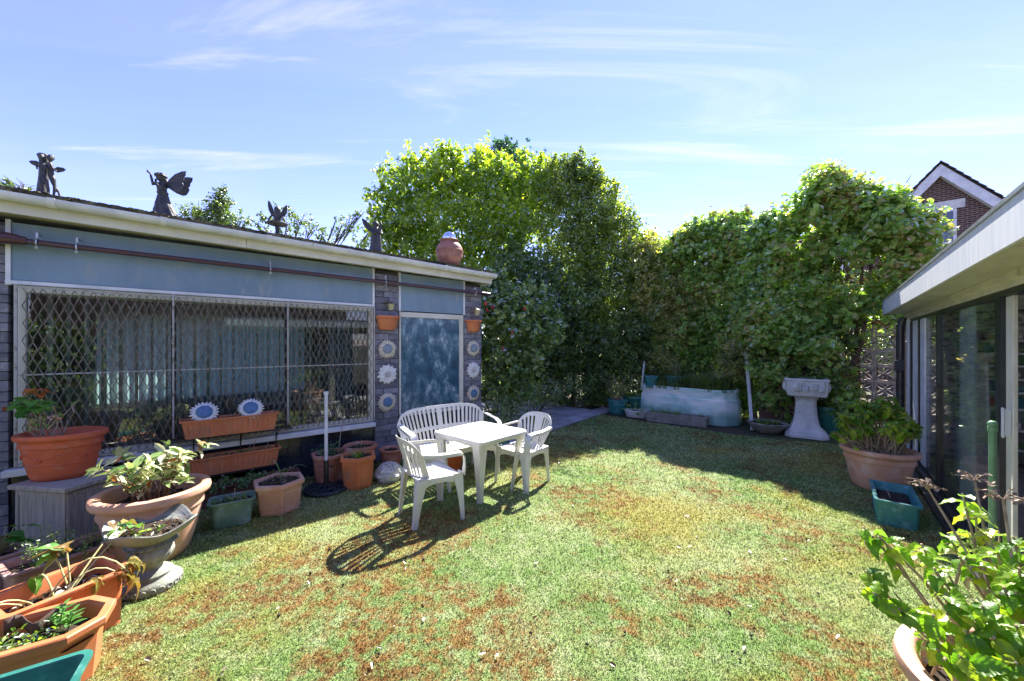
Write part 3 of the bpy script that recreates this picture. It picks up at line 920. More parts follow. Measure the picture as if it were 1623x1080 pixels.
# vertical blind and curtain inside
vb = thing('vertical_blind', 'pale vertical blind hanging inside the grilled window', 'blind', tuple(wl(-3.4, -.25, 0)), WA)
MB().span((-1.42, -.02, 2.10), (1.45, .03, 2.14)).build('head_rail', white_paint, vb)
sm = MB().add([(-.040, -.006, .64), (0, .004, .64), (.040, -.006, .64), (-.040, -.006, 2.1), (0, .004, 2.1), (.040, -.006, 2.1)], [(0, 1, 4, 3), (1, 2, 5, 4)]).mesh('slat', slat_m)
for i in range(25):
    s_ = link('slat', sm, vb); s_.location = (-1.38 + i * .116, 0, 0); s_.rotation_euler = (0, 0, R(74 + rnd.uniform(-12, 12)))
cb = MB()
for i in range(25):
    x = -1.38 + i * .116 + .05
    for k in range(36):
        cb.ball((x, -.02, .68 + k * .04), .0042, 5)
o = cb.build('bead_chain', white_pl, vb); o['kind'] = 'stuff'
cu = MB()
pts = [(x * .01, .03 * math.sin(x * .9)) for x in range(0, 34)]
cu.loft([[V(px, py, z) for px, py in pts] for z in (.62, 2.12)], False, False, close=False)
o = cu.build('curtain', blue_cloth, smooth=180); o.location = tuple(wl(-2.32, -.34, 0)); o.rotation_euler = (0, 0, WA)
tag(o, 'blue curtain behind the right end of the grilled window', 'curtain')
cu = MB()
pts = [(x * .0125, .035 * math.sin(x * .7)) for x in range(0, 240)]
cu.loft([[V(px - 1.5, py, z) for px, py in pts] for z in (.70, 2.2)], False, False, close=False)
o = cu.build('curtain', leaf_mat('sheer_teal_cloth', [(.27, .34, .33), (.34, .41, .40)], trans=.45, tcol=(1.0, 1.15, 1.15), per_object=True), smooth=180); o.location = tuple(wl(-3.45, -3.5, 0)); o.rotation_euler = (0, 0, WA)
tag(o, 'long sheer teal curtain across the back of the garden room', 'curtain')
# a table and a stored seat dimly seen inside
it = thing('side_table', 'pale table standing inside the garden room behind the lattice', 'table', tuple(wl(-2.75, -1.3, .1)), WA)
MB().span((-.55, -.35, .70), (.55, .35, .74)).build('tabletop', white_paint, it)
for sx in (-.48, .48):
    for sy in (-.28, .28):
        MB().box((sx, sy, .35), (.05, .05, .70)).build('leg', white_paint, it)

# ============================================================ CONSERVATORY (right)
cs = thing('conservatory', 'flat-roofed white glazed garden conservatory with a sliding door', 'conservatory', tuple(R0), RA)
def cx(name, mb, mat, parent=cs, **k):
    return mb.build(name, mat, parent, **k)
T0, T1 = -7.0, .74
cx('floor_slab', MB().span((T0, -1.95, 0), (T1, -.02, .07)), room_floor)
cx('wall', MB().span((T0, -2.05, 0), (-4.0, -1.9, 2.1)).span((-4.0, -2.05, 0), (.4, -1.9, .30)).span((.4, -2.05, 0), (T1, -1.9, 2.1)).span((-4.0, -2.05, 2.05), (.4, -1.9, 2.1)).span((T0, -1.9, 0), (T0 + .15, -.02, 2.1)).span((.70, -1.9, 0), (T1 + .06, -.03, 2.1)), brick_dark)
stm, stt, sto = new_mat('stone_pattern_paper')
_tc = stt.nodes.new('ShaderNodeTexCoord'); _mp = stt.nodes.new('ShaderNodeMapping'); _mp.inputs['Scale'].default_value = (9, 9, 17)
_v = stt.nodes.new('ShaderNodeTexVoronoi'); _v.feature = 'DISTANCE_TO_EDGE'; _v.inputs['Scale'].default_value = 1
stt.links.new(_tc.outputs['Object'], _mp.inputs[0]); stt.links.new(_mp.outputs[0], _v.inputs[0])
_r = stt.nodes.new('ShaderNodeValToRGB'); _r.color_ramp.elements[0].position = .05; _r.color_ramp.elements[0].color = (.74, .76, .78, 1)
_r.color_ramp.elements[1].position = .28; _r.color_ramp.elements[1].color = (.27, .29, .32, 1)
stt.links.new(_v.outputs[0], _r.inputs[0])
_p = stt.nodes.new('ShaderNodeBsdfPrincipled'); _p.inputs['Roughness'].default_value = .8
stt.links.new(_r.outputs[0], _p.inputs['Base Color']); stt.links.new(_p.outputs[0], sto.inputs[0])
cx('papered_wall', MB().span((.672, -1.88, .08), (.698, -.06, 2.08)).span((T0 + .16, -1.895, .08), (-4.0, -1.875, 2.08)).span((.4, -1.895, .08), (.66, -1.875, 2.08)), stm)
bw = cx('rear_window', MB().span((-4.0, -2.0, .30), (-3.93, -1.93, 2.05)).span((.33, -2.0, .30), (.4, -1.93, 2.05)).span((-1.85, -2.0, .30), (-1.78, -1.93, 2.05)).span((-3.93, -2.0, .30), (.33, -1.93, .36)).span((-3.93, -2.0, 1.99), (.33, -1.93, 2.05)), white_paint)  # invented glazing, added to brighten the room with skylight
cx('pane', MB().span((-3.93, -1.968, .36), (.33, -1.962, 1.99)), glass_cons, bw)
cx('threshold', MB().span((T0, -.10, .0), (T1, .06, .10)).span((T0, .0, .0), (T1, .13, .045)), dark_alu, bevel=.008)
cx('head_beam', MB().span((T0, -.10, 2.015), (T1, .012, 2.098)), cream_board)
cx('ceiling', MB().span((T0, -1.95, 2.10), (T1, .0, 2.14)), cream_board)
cx('soffit', MB().span((T0, .0, 2.104), (-2.19, .262, 2.13)), soffit_m)
cx('soffit', MB().span((-2.186, .0, 2.104), (.60, .262, 2.13)), soffit_m)
cx('cornice', MB().span((T0, .012, 2.055), (.68, .05, 2.102)), cream_board)
cx('fascia', MB().span((T0, .264, 2.095), (-2.19, .282, 2.292)), alu_fascia)
cx('fascia', MB().span((-2.186, .264, 2.095), (.50, .282, 2.292)), alu_fascia)
cx('fascia_cap', MB().span((.503, .255, 2.090), (.60, .290, 2.296)).span((.585, -1.95, 2.092), (.60, .255, 2.294)), alu_cap)
cx('roof', MB().span((T0, -2.1, 2.14), (.585, .262, 2.285)), moss_m)
cx('roof_trim', MB().span((T0, .235, 2.294), (.60, .292, 2.312)), zinc)
# glazing: mullions, boards, panes
fr = cx('glazed_wall', MB().span((T0, -.07, 1.975), (T1, .004, 2.014)).span((T0, -.07, .10), (T1, .004, .13)), dark_alu)
cx('corner_trim', MB().span((.56, -.09, .10), (.74, .022, 2.014)), white_paint, fr)
for a, c in ((.32, -.06), (-.26, -.54)):
    cx('infill_board', MB().span((c, -.014, .13), (a, .003, 1.975)), white_paint, fr)
for a in (.53, -.16, -1.28, -3.24, -5.6):
    cx('mullion', MB().span((a - .045, -.028, .13), (a + .045, .008, 1.975)), dark_alu, fr)
for a, c in ((.485, -.115), (-.205, -1.235), (-1.325, -3.195), (-4.75, -5.555), (-5.645, -6.95)):
    cx('pane', MB().span((c, -.022, .13), (a, -.016, 1.975)), glass_cons, fr)
for a, c, y in ((-2.30, -2.50, -.026), (-1.90, -2.12, -.05)):
    cx('door_stile', MB().span((c, y - .012, .13), (a, y + .0, 1.975)), white_paint, fr)
dr = cx('sliding_door', MB().span((-3.42, -.040, .13), (-3.29, -.018, 1.972)), cream_paint, bevel=.004)
cx('door_jamb', MB().span((-4.75, -.075, .13), (-4.62, -.02, 1.972)), cream_paint, bevel=.004)
cx('handle', MB().span((-3.405, -.017, 1.04), (-3.38, .012, 1.22)).span((-3.41, .012, 1.03), (-3.375, .022, 1.23)), white_paint, dr, bevel=.004)
cx('keyhole', MB().box((-3.355, -.015, 1.14), (.03, .012, .05)), M('brass', (.25, .18, .07), rough=.4, metallic=.8), dr)
dp = cx('drainpipe', MB().tube([(.92, .06, 0), (.92, .06, 1.93), (.90, .03, 2.05)], .055, 14), dark_alu, smooth=60)
dp['label'] = 'black drainpipe at the far corner'
cx('junction_box', MB().box((.90, .085, 1.32), (.15, .10, .17)), dark_alu, dp, bevel=.008)
# display shelves against the far papered wall
sh = thing('display_shelves', 'white display shelves full of ornaments inside the conservatory', 'shelves', tuple(R0), RA)
sz = (.30, .55, .82, 1.03, 1.20, 1.37, 1.53, 1.69)
for y in (-.58, -1.55):
    MB().span((.36, y - .014, .08), (.665, y + .014, 1.80)).build('side_panel', white_paint, sh)
MB().span((.655, -1.53, .08), (.669, -.60, 1.69)).build('back_panel', dark_room, sh)
for z in sz:
    MB().span((.36, -1.534, z - .010), (.654, -.596, z + .010)).build('shelf', white_paint, sh)
orn_m = [M('ornament_glaze_%s' % n_, c_, rough=.25, rand=.2) for n_, c_ in (('blue', (.05, .12, .35)), ('white', (.65, .65, .62)), ('red', (.40, .04, .05)), ('green', (.10, .20, .10)), ('cream', (.52, .45, .33)), ('teal', (.05, .22, .26)))]
nm_ = ('blue', 'white', 'red', 'green', 'cream', 'teal')
k = 0
for zi, z in enumerate(sz):
    for yj in range(4):
        y = -.72 - yj * .22 + rnd.uniform(-.02, .02)
        c = k * 5 % 6 if zi % 2 else (k * 3 + zi) % 6
        kind_ = (zi + yj) % 3
        sc_ = min(1.0, ((sz[zi + 1] if zi + 1 < len(sz) else 1.86) - z) / .19)
        if kind_ == 0:
            e = MB().lathe([(0, .014), (.035, .014), (.072, .024), (.076, .028), (.070, .028), (.03, .019), (0, .019)], 20)
            me = e.mesh('display_plate', orn_m[c], 180); nme = 'display_plate'; cat = 'plate'; what = 'plate'
        elif kind_ == 1:
            e = MB().box((0, 0, .035), (.07, .15, .03)).box((0, -.005, .062), (.06, .08, .03))
            for sx in (-.034, .034):
                for sy in (-.045, .045):
                    e.loft([[V(sx + q_, sy + .018 * math.cos(a), .018 + .018 * math.sin(a)) for a in [k_ * .785 for k_ in range(8)]] for q_ in (-.006, .006)])
            me = e.mesh('model_car', orn_m[c]); nme = 'model_car'; cat = 'model car'; what = 'model car'
        else:
            e = MB().lathe([(0, 0), (.03, 0), (.045, .03), (.048, .06), (.03, .09), (.02, .105), (.026, .12), (.02, .12), (0, .10)], 16)
            me = e.mesh('vase', orn_m[c], 180); nme = 'vase'; cat = 'vase'; what = 'vase'
        o = link(nme, me); o.location = tuple(rl(.47, y, z + .0115 if kind_ != 0 else z + .085 * sc_))
        o.scale = (sc_, sc_, sc_)
        o.rotation_euler = (0, R(-78), RA) if kind_ == 0 else (0, 0, RA + rnd.uniform(-.3, .3))
        tag(o, '%s %s, %s from left on the %s shelf up in the conservatory' % (nm_[c], what, ('fourth', 'third', 'second', 'first')[3 - yj], ('first', 'second', 'third', 'fourth', 'fifth', 'sixth', 'seventh', 'eighth')[zi]), cat, 'ornaments on the conservatory shelves')
        k += 1
pc = thing('pedestal_column', 'white fluted column inside the conservatory', 'column', tuple(rl(-.55, -.42, .07)), RA)
MB().span((-.16, -.16, 0), (.16, .16, .62)).build('plinth', pale_stone, pc, bevel=.01)
MB().lathe([(0, .62), (.13, .62), (.13, .66), (.10, .69), (.085, .72), (.075, 1.38), (.10, 1.42), (.12, 1.47), (0, 1.47)], 20, wob=lambda k_, n_, z_: 1 - .05 * (k_ % 2) if .7 < z_ < 1.4 else 1).build('shaft', pale_stone, pc)

# house and hedge added out of view, only there for the windows' reflections
mh = thing('main_house', 'rendered main house rising behind the near end of the conservatory', 'house', tuple(R0), RA)
MB().span((-11, -8.5, 0), (-4.1, -2.12, 5.2)).build('wall', brick_dark, mh)
MB().loft([[V(-11.3, -8.8, 5.2), V(-3.8, -8.8, 5.2), V(-3.8, -1.9, 5.2), V(-11.3, -1.9, 5.2)], [V(-8.5, -5.6, 7.2), V(-6.6, -5.6, 7.2), V(-6.6, -5.0, 7.2), V(-8.5, -5.0, 7.2)]]).build('roof', moss_m, mh)
for x in (-10, -7.6, -5.4):
    wq = MB().span((x - .5, -2.115, 3.0), (x + .5, -2.09, 4.2)).build('window', white_paint, mh)
    MB().span((x - .43, -2.088, 3.07), (x + .43, -2.084, 4.13)).build('pane', glass_house, wq)
bh = thing('boundary_hedge', 'clipped dark hedge behind the camera', 'hedge', (0, 0, 0), 0)  # unseen hedge, added only for the reflections in the glass
foliage('foliage', [(x_, -4.2 + .2 * math.sin(x_), z_, .55) for x_ in [-9 + .6 * i for i in range(19)] for z_ in (.5, 1.1, 1.7)], L_dark, bh, 420, (.08, .14), .6)
MB().span((-9.2, -4.3, 0), (2.0, -4.1, 1.9)).build('hedge_core', bark, bh)

# ============================================================ NEIGHBOUR'S HOUSE
bk, bt, bo = new_mat('red_brown_brick')
_tc = bt.nodes.new('ShaderNodeTexCoord'); _mp = bt.nodes.new('ShaderNodeMapping'); _mp.inputs['Rotation'].default_value = (R(90), 0, 0)
bt.links.new(_tc.outputs['Object'], _mp.inputs[0])
_b = bt.nodes.new('ShaderNodeTexBrick'); _b.inputs['Scale'].default_value = 1.0
_b.inputs['Brick Width'].default_value = .225; _b.inputs['Row Height'].default_value = .075; _b.inputs['Mortar Size'].default_value = .010
_b.inputs['Color1'].default_value = (.105, .044, .032, 1); _b.inputs['Color2'].default_value = (.052, .026, .024, 1); _b.inputs['Mortar'].default_value = (.26, .21, .18, 1)
bt.links.new(_mp.outputs[0], _b.inputs[0])
_p = bt.nodes.new('ShaderNodeBsdfPrincipled'); _p.inputs['Roughness'].default_value = .9
bt.links.new(_b.outputs[0], _p.inputs['Base Color']); bt.links.new(_p.outputs[0], bo.inputs[0])
HA = math.atan2(-.6436, .7654)
hs = thing('brick_house', "neighbour's brown brick house with a white-edged gable", 'house', (15.8, 14.0, 0), HA)
PT = 1.17; AZ = 7.83
roof_tile_m = M('brown_roof_tile', (.075, .055, .045), (.05, .04, .035), rough=.85, scale=8, bump=.4, rand=.2)
hw = MB()
xw = 2.6
ze = AZ - PT * xw
hw.add([(-xw, .0, 0), (xw, 0, 0), (xw, 0, ze), (0, 0, AZ), (-xw, 0, ze), (-xw, 5, 0), (xw, 5, 0), (xw, 5, ze), (0, 5, AZ), (-xw, 5, ze)],
       [(0, 1, 2, 3, 4), (9, 8, 7, 6, 5), (0, 5, 6, 1), (1, 6, 7, 2), (4, 9, 5, 0), (2, 7, 8, 3), (3, 8, 9, 4)])
hw.span((-7, 2.0, 0), (-xw - .01, 9, 4.9)).span((xw + .01, 2.0, 0), (9, 9, 4.9))
hw.build('wall', bk, hs)
mr_ = MB()
ridge = 7.55
mr_.add([(-7.4, 1.6, 4.7), (9.4, 1.6, 4.7), (9.4, 5.5, ridge), (-7.4, 5.5, ridge), (-7.4, 9.4, 4.7), (9.4, 9.4, 4.7)], [(0, 1, 2, 3), (3, 2, 5, 4), (0, 3, 4), (1, 5, 2), (0, 4, 5, 1)])
mrr = mr_.build('roof', roof_tile_m, hs)
MB().tube([(-7.4, 5.5, ridge + .03), (9.4, 5.5, ridge + .03)], .11, 8).build('ridge_tile', roof_tile_m, mrr)
cr_ = MB()
for i in range(11):
    u = i / 11
    cr_.box((1, 1.6 + 3.9 * u, 4.74 + (ridge - 4.7) * u), (16.8, .10, .05), rot=Matrix.Rotation(.6, 3, 'X'))
o = cr_.build('tile_course', roof_tile_m, mrr); o['kind'] = 'stuff'
L_ = xw + .35
for sgn in (-1, 1):
    g_ = MB()
    d_ = V(sgn, 0, -PT)
    th = .42
    y0, y1 = -.24, -.19
    a_ = [(0, AZ + .40), (sgn * L_, AZ + .40 - PT * L_), (sgn * L_, AZ + .40 - PT * L_ - th), (0, AZ + .40 - th)]
    g_.add([(x, y, z) for y in (y0, y1) for x, z in a_], [(0, 1, 2, 3), (7, 6, 5, 4), (0, 4, 5, 1), (1, 5, 6, 2), (2, 6, 7, 3)])
    g_.add([(x, y, z) for x, z in ((0, AZ + .40 - th), (sgn * L_, AZ + .40 - PT * L_ - th)) for y in (-.19, 0)], [(0, 1, 3, 2)])
    g_.build('bargeboard', white_paint, hs)
    rr = MB()
    a_ = [(0, AZ + .46), (sgn * (L_ + .02), AZ + .46 - PT * (L_ + .02)), (sgn * (L_ + .02), AZ + .405 - PT * (L_ + .02)), (0, AZ + .405)]
    rr.add([(x, y, z) for y in (-.22, 5.2) for x, z in a_], [(0, 1, 2, 3), (7, 6, 5, 4), (0, 4, 5, 1), (1, 5, 6, 2), (2, 6, 7, 3), (3, 7, 4, 0)])
    gro = rr.build('gable_roof', roof_tile_m, hs)
    ang = math.atan(PT)
    n_ = 17
    tme = MB().box((0, 0, 0), (.30, .30, .022)).mesh('verge_tile', roof_tile_m)
    for i in range(n_):
        s0 = (i + .5) / n_ * L_
        tl = link('verge_tile', tme, gro)
        tl.location = (sgn * s0, -.16, AZ + .50 - PT * s0)
        tl.rotation_euler = (0, sgn * (ang - .10), 0)
wn_ = MB().span((-.85, -.03, 5.31), (-.77, .03, 6.58)).span((.34, -.03, 5.31), (.42, .03, 6.58)).span((-.77, -.03, 6.50), (.34, .03, 6.58)).span((-.77, -.03, 5.31), (.34, .03, 5.39)).span((-.77, -.03, 5.93), (.34, .03, 6.0)).span((-.25, -.029, 5.39), (-.18, .03, 6.50)).build('window', white_paint, hs)
for a, c in ((-.77, -.25), (-.18, .34)):
    for z0, z1 in ((5.39, 5.93), (6.0, 6.50)):
        MB().span((a, -.012, z0), (c, -.004, z1)).build('pane', glass_house, wn_)
MB().span((-1.05, -.05, 6.585), (.62, .02, 6.90)).build('lintel', pale_stone, hs)
MB().span((-.95, -.09, 5.22), (.52, .02, 5.305)).build('window_sill', white_paint, hs)

# ============================================================ WHITE PLASTIC FURNITURE
def shell_back(hw0, hw1, span_, depth, z0, ztop, cols, solid, rows, rake, fan, slot_rows):
    """moulded slotted back: columns of quads, alternate columns left open between the slot rows"""
    def P(c, v):
        half = hw0 + (hw1 - hw0) * v
        ce = c * (1 - fan + fan * v ** 1.4)  if abs(c) < .9 else c * (1 - fan * .3 + fan * .3 * v)
        a = ce * span_
        zt_ = ztop(c)
        return (half * math.sin(a) / math.sin(span_), -rake * v + (1 - math.cos(a)) * depth, z0 + v * (zt_ - z0))
    mb = MB()
    for i in range(len(cols) - 1):
        sub = 1 if not solid[i] else max(1, int((cols[i + 1] - cols[i]) / .09))
        for q in range(sub):
            ca = cols[i] + (cols[i + 1] - cols[i]) * q / sub
            cb_ = cols[i] + (cols[i + 1] - cols[i]) * (q + 1) / sub
            for r in range(len(rows) - 1):
                if not solid[i] and any(a <= r < b_ for a, b_ in slot_rows):
                    continue
                p = [P(ca, rows[r]), P(cb_, rows[r]), P(cb_, rows[r + 1]), P(ca, rows[r + 1])]
                mb.add(p, [(0, 1, 2, 3)])
    return mb, P

def weld_solid(o, t, bevel=True):
    w = o.modifiers.new('weld', 'WELD'); w.merge_threshold = .0008
    s_ = o.modifiers.new('solid', 'SOLIDIFY'); s_.thickness = t; s_.offset = 0
    if bevel:
        b_ = o.modifiers.new('bevel', 'BEVEL'); b_.width = t * .3; b_.segments = 2; b_.limit_method = 'ANGLE'; b_.angle_limit = R(50)
    return o

def angle_leg(mb, x0, y0, z0, x1, y1, z1, f0, f1, sx, sy, th=.006):
    """L-shaped moulded leg: corner at the outer edge, flanges pointing inwards (sx, sy), from top (0) to foot (1)"""
    rings = []
    n = 7
    for i in range(n):
        u = i / (n - 1)
        x = x0 + (x1 - x0) * u; y = y0 + (y1 - y0) * u; z = z0 + (z1 - z0) * u
        f = f1 + (f0 - f1) * (1 - u) ** 1.6
        c = .012
        pts = [(0, f), (0, c), (c * .3, c * .3), (c, 0), (f, 0), (f, th), (c + th, th), (th + c * .3, th + c * .3), (th, c + th), (th, f)]
        rr = [V(x + sx * a, y + sy * b_, z) for a, b_ in pts]
        rings.append(rr)
    mb.loft(rings)
    return mb

def seat_panel(w0, w1, d, z, nslot, lip=.05):
    """seat with front-to-back slots; front at +y"""
    mb = MB()
    def pt(u, v):
        w = w0 + (w1 - w0) * v
        zz = z - .018 * math.sin(math.pi * min(1, v * 1.1)) * (1 - (2 * u - 1) ** 2) + .01 * (1 - v)
        y = -d / 2 + d * v
        if v > .93:
            zz -= (v - .93) * .12
        return (-w / 2 + w * u, y, zz)
    us = [0, .10]
    sl = []
    n = nslot
    for i in range(n):
        a = .10 + .80 * (i + .5) / n
        us += [a - .011 * 7 / n, a + .011 * 7 / n]; sl.append(len(us) - 2)
    us += [.90, 1]
    vs_ = [0, .10, .3, .5, .72, .84, .93, 1.0]
    for i in range(len(us) - 1):
        for j in range(len(vs_) - 1):
            if i in sl and 1 <= j < 4:
                continue
            mb.add([pt(us[i], vs_[j]), pt(us[i + 1], vs_[j]), pt(us[i + 1], vs_[j + 1]), pt(us[i], vs_[j + 1])], [(0, 1, 2, 3)])
    # apron with an arch, front and sides
    m = 14
    for i in range(m):
        u0, u1 = i / m, (i + 1) / m
        for (ax, bx) in (((0, 1.0), (1, 1.0)), ((0, .02), (0, 1.0)), ((1, .02), (1, 1.0))):
            q0 = (ax[0] + (bx[0] - ax[0]) * u0, ax[1] + (bx[1] - ax[1]) * u0)
            q1 = (ax[0] + (bx[0] - ax[0]) * u1, ax[1] + (bx[1] - ax[1]) * u1)
            p0, p1 = pt(*q0), pt(*q1)
            h0 = lip * (1 + 1.5 * abs(2 * u0 - 1) ** 3); h1 = lip * (1 + 1.5 * abs(2 * u1 - 1) ** 3)
            mb.add([p0, p1, (p1[0], p1[1], p1[2] - h1), (p0[0], p0[1], p0[2] - h0)], [(0, 1, 2, 3)])
    return mb

def chair_cols(n, inner, outer, gap):
    e = (outer - inner) / n
    cols = []; solid = []
    pos = [inner + e * i + e * (1 - gap) * .5 for i in range(n)]
    half = []
    c = inner - .0
    right = []
    for i in range(n):
        right += [(inner + e * i + e * (1 - gap), inner + e * (i + 1))]
    seq = [(-b_, -a) for a, b_ in reversed(right)] + right
    cols = [-1.0]; solid = []
    for a, b_ in seq:
        cols += [a, b_]; solid += [True, False]
    cols.append(1.0); solid.append(True)
    return cols, solid

def build_chair(name, label, loc, rz):
    t = thing(name, label, 'chair', loc, rz, 'white plastic garden chairs at the table')
    cols, solid = chair_cols(4, .13, .84, .46)
    rows = [0, .07, .2, .35, .5, .65, .78, .87, .94, 1.0]
    mb, P = shell_back(.205, .275, 1.08, .24, .425, lambda c: .80 - .135 * abs(c) ** 3.2, cols, solid, rows, .115, .20, [(1, 7)])
    o = mb.build('backrest', white_pl, t, smooth=60); o.location = (0, -.205, 0); weld_solid(o, .006)
    # rolled top edge
    seat = seat_panel(.43, .47, .43, .425, 6).build('seat', white_pl, t, smooth=50); weld_solid(seat, .005)
    for s in (-1, 1):
        a = MB()
        y0 = -.205 - .115 * .8 + (1 - math.cos(1.08)) * .24
        pts = [(s * .262, y0 - .02, .672), (s * .282, y0 + .06, .660), (s * .292, .02, .650), (s * .288, .12, .648), (s * .278, .185, .638), (s * .272, .215, .60), (s * .266, .224, .52), (s * .25, .222, .43)]
        a.sweep(pts, [.045, .050, .052, .056, .062, .070, .080, .085], .008, up=(s * .25, .45, .9))
        # turned-down outer lip
        a.sweep([(s * (abs(p[0]) + .022), p[1], p[2] - .010) for p in pts[:5]], .007, .03, up=(0, 0, 1))
        a.build('armrest', white_pl, t, smooth=40)
        l = MB(); angle_leg(l, s * .246, .224, .44, s * .262, .235, 0, .105, .045, -s, -1)
        l.build('leg', white_pl, t)
        l = MB(); angle_leg(l, s * .215, -.212, .44, s * .205, -.255, 0, .095, .042, -s, 1)
        l.build('leg', white_pl, t)
    return t
def face(dx, dy):
    return math.atan2(-dx, dy)
ch = build_chair('garden_chair', 'white plastic garden chair nearest the camera with its back to the planters', (-.785, 3.655), face(.81, .585))
dup(ch, (.135, 4.52), face(-.70, -.71), 'white plastic garden chair facing the camera across the table beside the open lawn', 'white plastic garden chairs at the table')

# bench
bn = thing('garden_bench', 'white plastic garden bench under the frosted window', 'bench', tuple(wl(-1.30, 1.20)), WA + math.pi)
cols, solid = chair_cols(10, .0, .86, .46)
rows = [0, .08, .2, .34, .36, .44, .58, .72, .84, .91, .96, 1.0]
mb, P = shell_back(.56, .62, 1.25, .20, .42, lambda c: .86 - .16 * abs(c) ** 4.5, cols, solid, rows, .11, .07, [(1, 3), (5, 9)])
o = mb.build('backrest', white_pl, bn, smooth=60); o.location = (0, -.22, 0); weld_solid(o, .007)
weld_solid(seat_panel(1.08, 1.12, .46, .42, 18, .06).build('seat', white_pl, bn, smooth=50), .005)
for s in (-1, 1):
    a = MB()
    pts = [(s * .605, -.12, .715), (s * .615, -.02, .695), (s * .612, .10, .672), (s * .60, .19, .645), (s * .59, .225, .59), (s * .575, .235, .50), (s * .56, .235, .42)]
    a.sweep(pts, [.055, .06, .065, .07, .075, .08, .085], .009, up=(s * .25, .45, .9))
    a.sweep([(s * (abs(p[0]) + .026), p[1], p[2] - .012) for p in pts[:4]], .007, .035, up=(0, 0, 1))
    a.build('armrest', white_pl, bn, smooth=40)
    l = MB(); angle_leg(l, s * .56, .235, .43, s * .575, .25, 0, .11, .05, -s, -1); l.build('leg', white_pl, bn)
    l = MB(); angle_leg(l, s * .53, -.22, .43, s * .52, -.26, 0, .10, .05, -s, 1); l.build('leg', white_pl, bn)
# leaf litter and crumbs lying on the bench seat
X = npr.uniform(-.42, .1, 34); Yb = npr.uniform(-.08, .18, 34)
v, f = leaf_arrays(np.stack([X, Yb, npr.uniform(.418, .428, 34)], 1), np.array([0, 0, 1.]) + npr.normal(size=(34, 3)) * .3, npr.uniform(.02, .05, 34), .5, .4, .2)
o = link('bench_litter', poly_mesh('bench_litter', v, f, dry_leaf)); o['kind'] = 'stuff'
o.location = tuple(wl(-1.30, 1.20)); o.rotation_euler = (0, 0, WA + math.pi)

# table
tb = thing('garden_table', 'square white plastic garden table with a parasol hole', 'table', (-.352, 4.262), R(48.5))
tw = .775
mb = MB().loft([rrect(tw - .03, tw - .03, .642, .06, 6), rrect(tw, tw, .645, .07, 6), rrect(tw, tw, .672, .07, 6), rrect(tw - .016, tw - .016, .680, .065, 6)])
top = mb.build('tabletop', white_pl, tb, smooth=40)
for i in range(5):
    MB().span((-.30, -.30 + .15 * i - .0012, .679), (.30, -.30 + .15 * i + .0012, .6812)).build('groove', M('groove_shadow', (.55, .55, .52)) if i == 0 else bpy.data.materials['groove_shadow'], top)  # thin grey strips: the shade of shallow grooves painted on the top
MB().lathe([(0, .6805), (.022, .6805), (.024, .684), (.012, .686), (0, .6855)], 18).build('hole_cap', M('grey_cap', (.42, .42, .40)), top, smooth=40)
mb = MB()
for a in range(4):
    q = [(-.30, .0), (.30, .0)]
    for i in range(12):
        u0, u1 = i / 12, (i + 1) / 12
        h = lambda u: .028 + .05 * abs(2 * u - 1) ** 3
        p = [V(-.34 + .68 * u0, -.345, .643), V(-.34 + .68 * u1, -.345, .643), V(-.34 + .68 * u1, -.345, .643 - h(u1)), V(-.34 + .68 * u0, -.345, .643 - h(u0))]
        mt = Matrix.Rotation(a * math.pi / 2, 3, 'Z')
        mb.add([mt @ w_ for w_ in p], [(0, 1, 2, 3)])
weld_solid(mb.build('apron', white_pl, tb), .006, False)
for sx in (-1, 1):
    for sy in (-1, 1):
        l = MB(); angle_leg(l, sx * .350, sy * .350, .644, sx * .262, sy * .262, 0, .115, .050, -sx, -sy, .008)
        l.build('leg', white_pl, tb)

# ============================================================ PARASOL BASE
pb = thing('parasol_base', 'dark round parasol base holding a bare white pole', 'parasol base', (-2.104,4.286))
mb = MB()
mb.ring(.215, .022, (0, 0, .022), 36, 8).ring(.10, .014, (0, 0, .035), 24, 6)
for i in range(8):
    a = i * math.pi / 4
    mb.sweep([(math.cos(a) * .03, math.sin(a) * .03, .055), (math.cos(a + .35) * .12, math.sin(a + .35) * .12, .045), (math.cos(a + .1) * .21, math.sin(a + .1) * .21, .026)], .030, .022)
    mb.ring(.034, .009, (math.cos(a + .39) * .155, math.sin(a + .39) * .155, .034), 12, 5)
mb.lathe([(0, 0), (.20, 0), (.19, .012), (0, .014)], 30)
mb.build('base', M('dark_cast_base', (.018, .026, .036), (.03, .04, .05), rough=.4, scale=14, bump=.2), pb, smooth=50)
MB().tube([(0, 0, .03), (0, 0, .34)], .026, 14).build('socket_tube', dark_alu, pb, smooth=50)
MB().tube([(0, 0, .32), (0, 0, 1.09)], .0185, 14).tube([(0, 0, 1.08), (0, 0, 1.115)], .027, 14).build('pole', white_paint, pb, smooth=50)
MB().tube([(.02, 0, .27), (.06, 0, .27)], .008, 8).box((.065, 0, .27), (.012, .04, .016)).build('clamp_screw', dark_alu, pb)

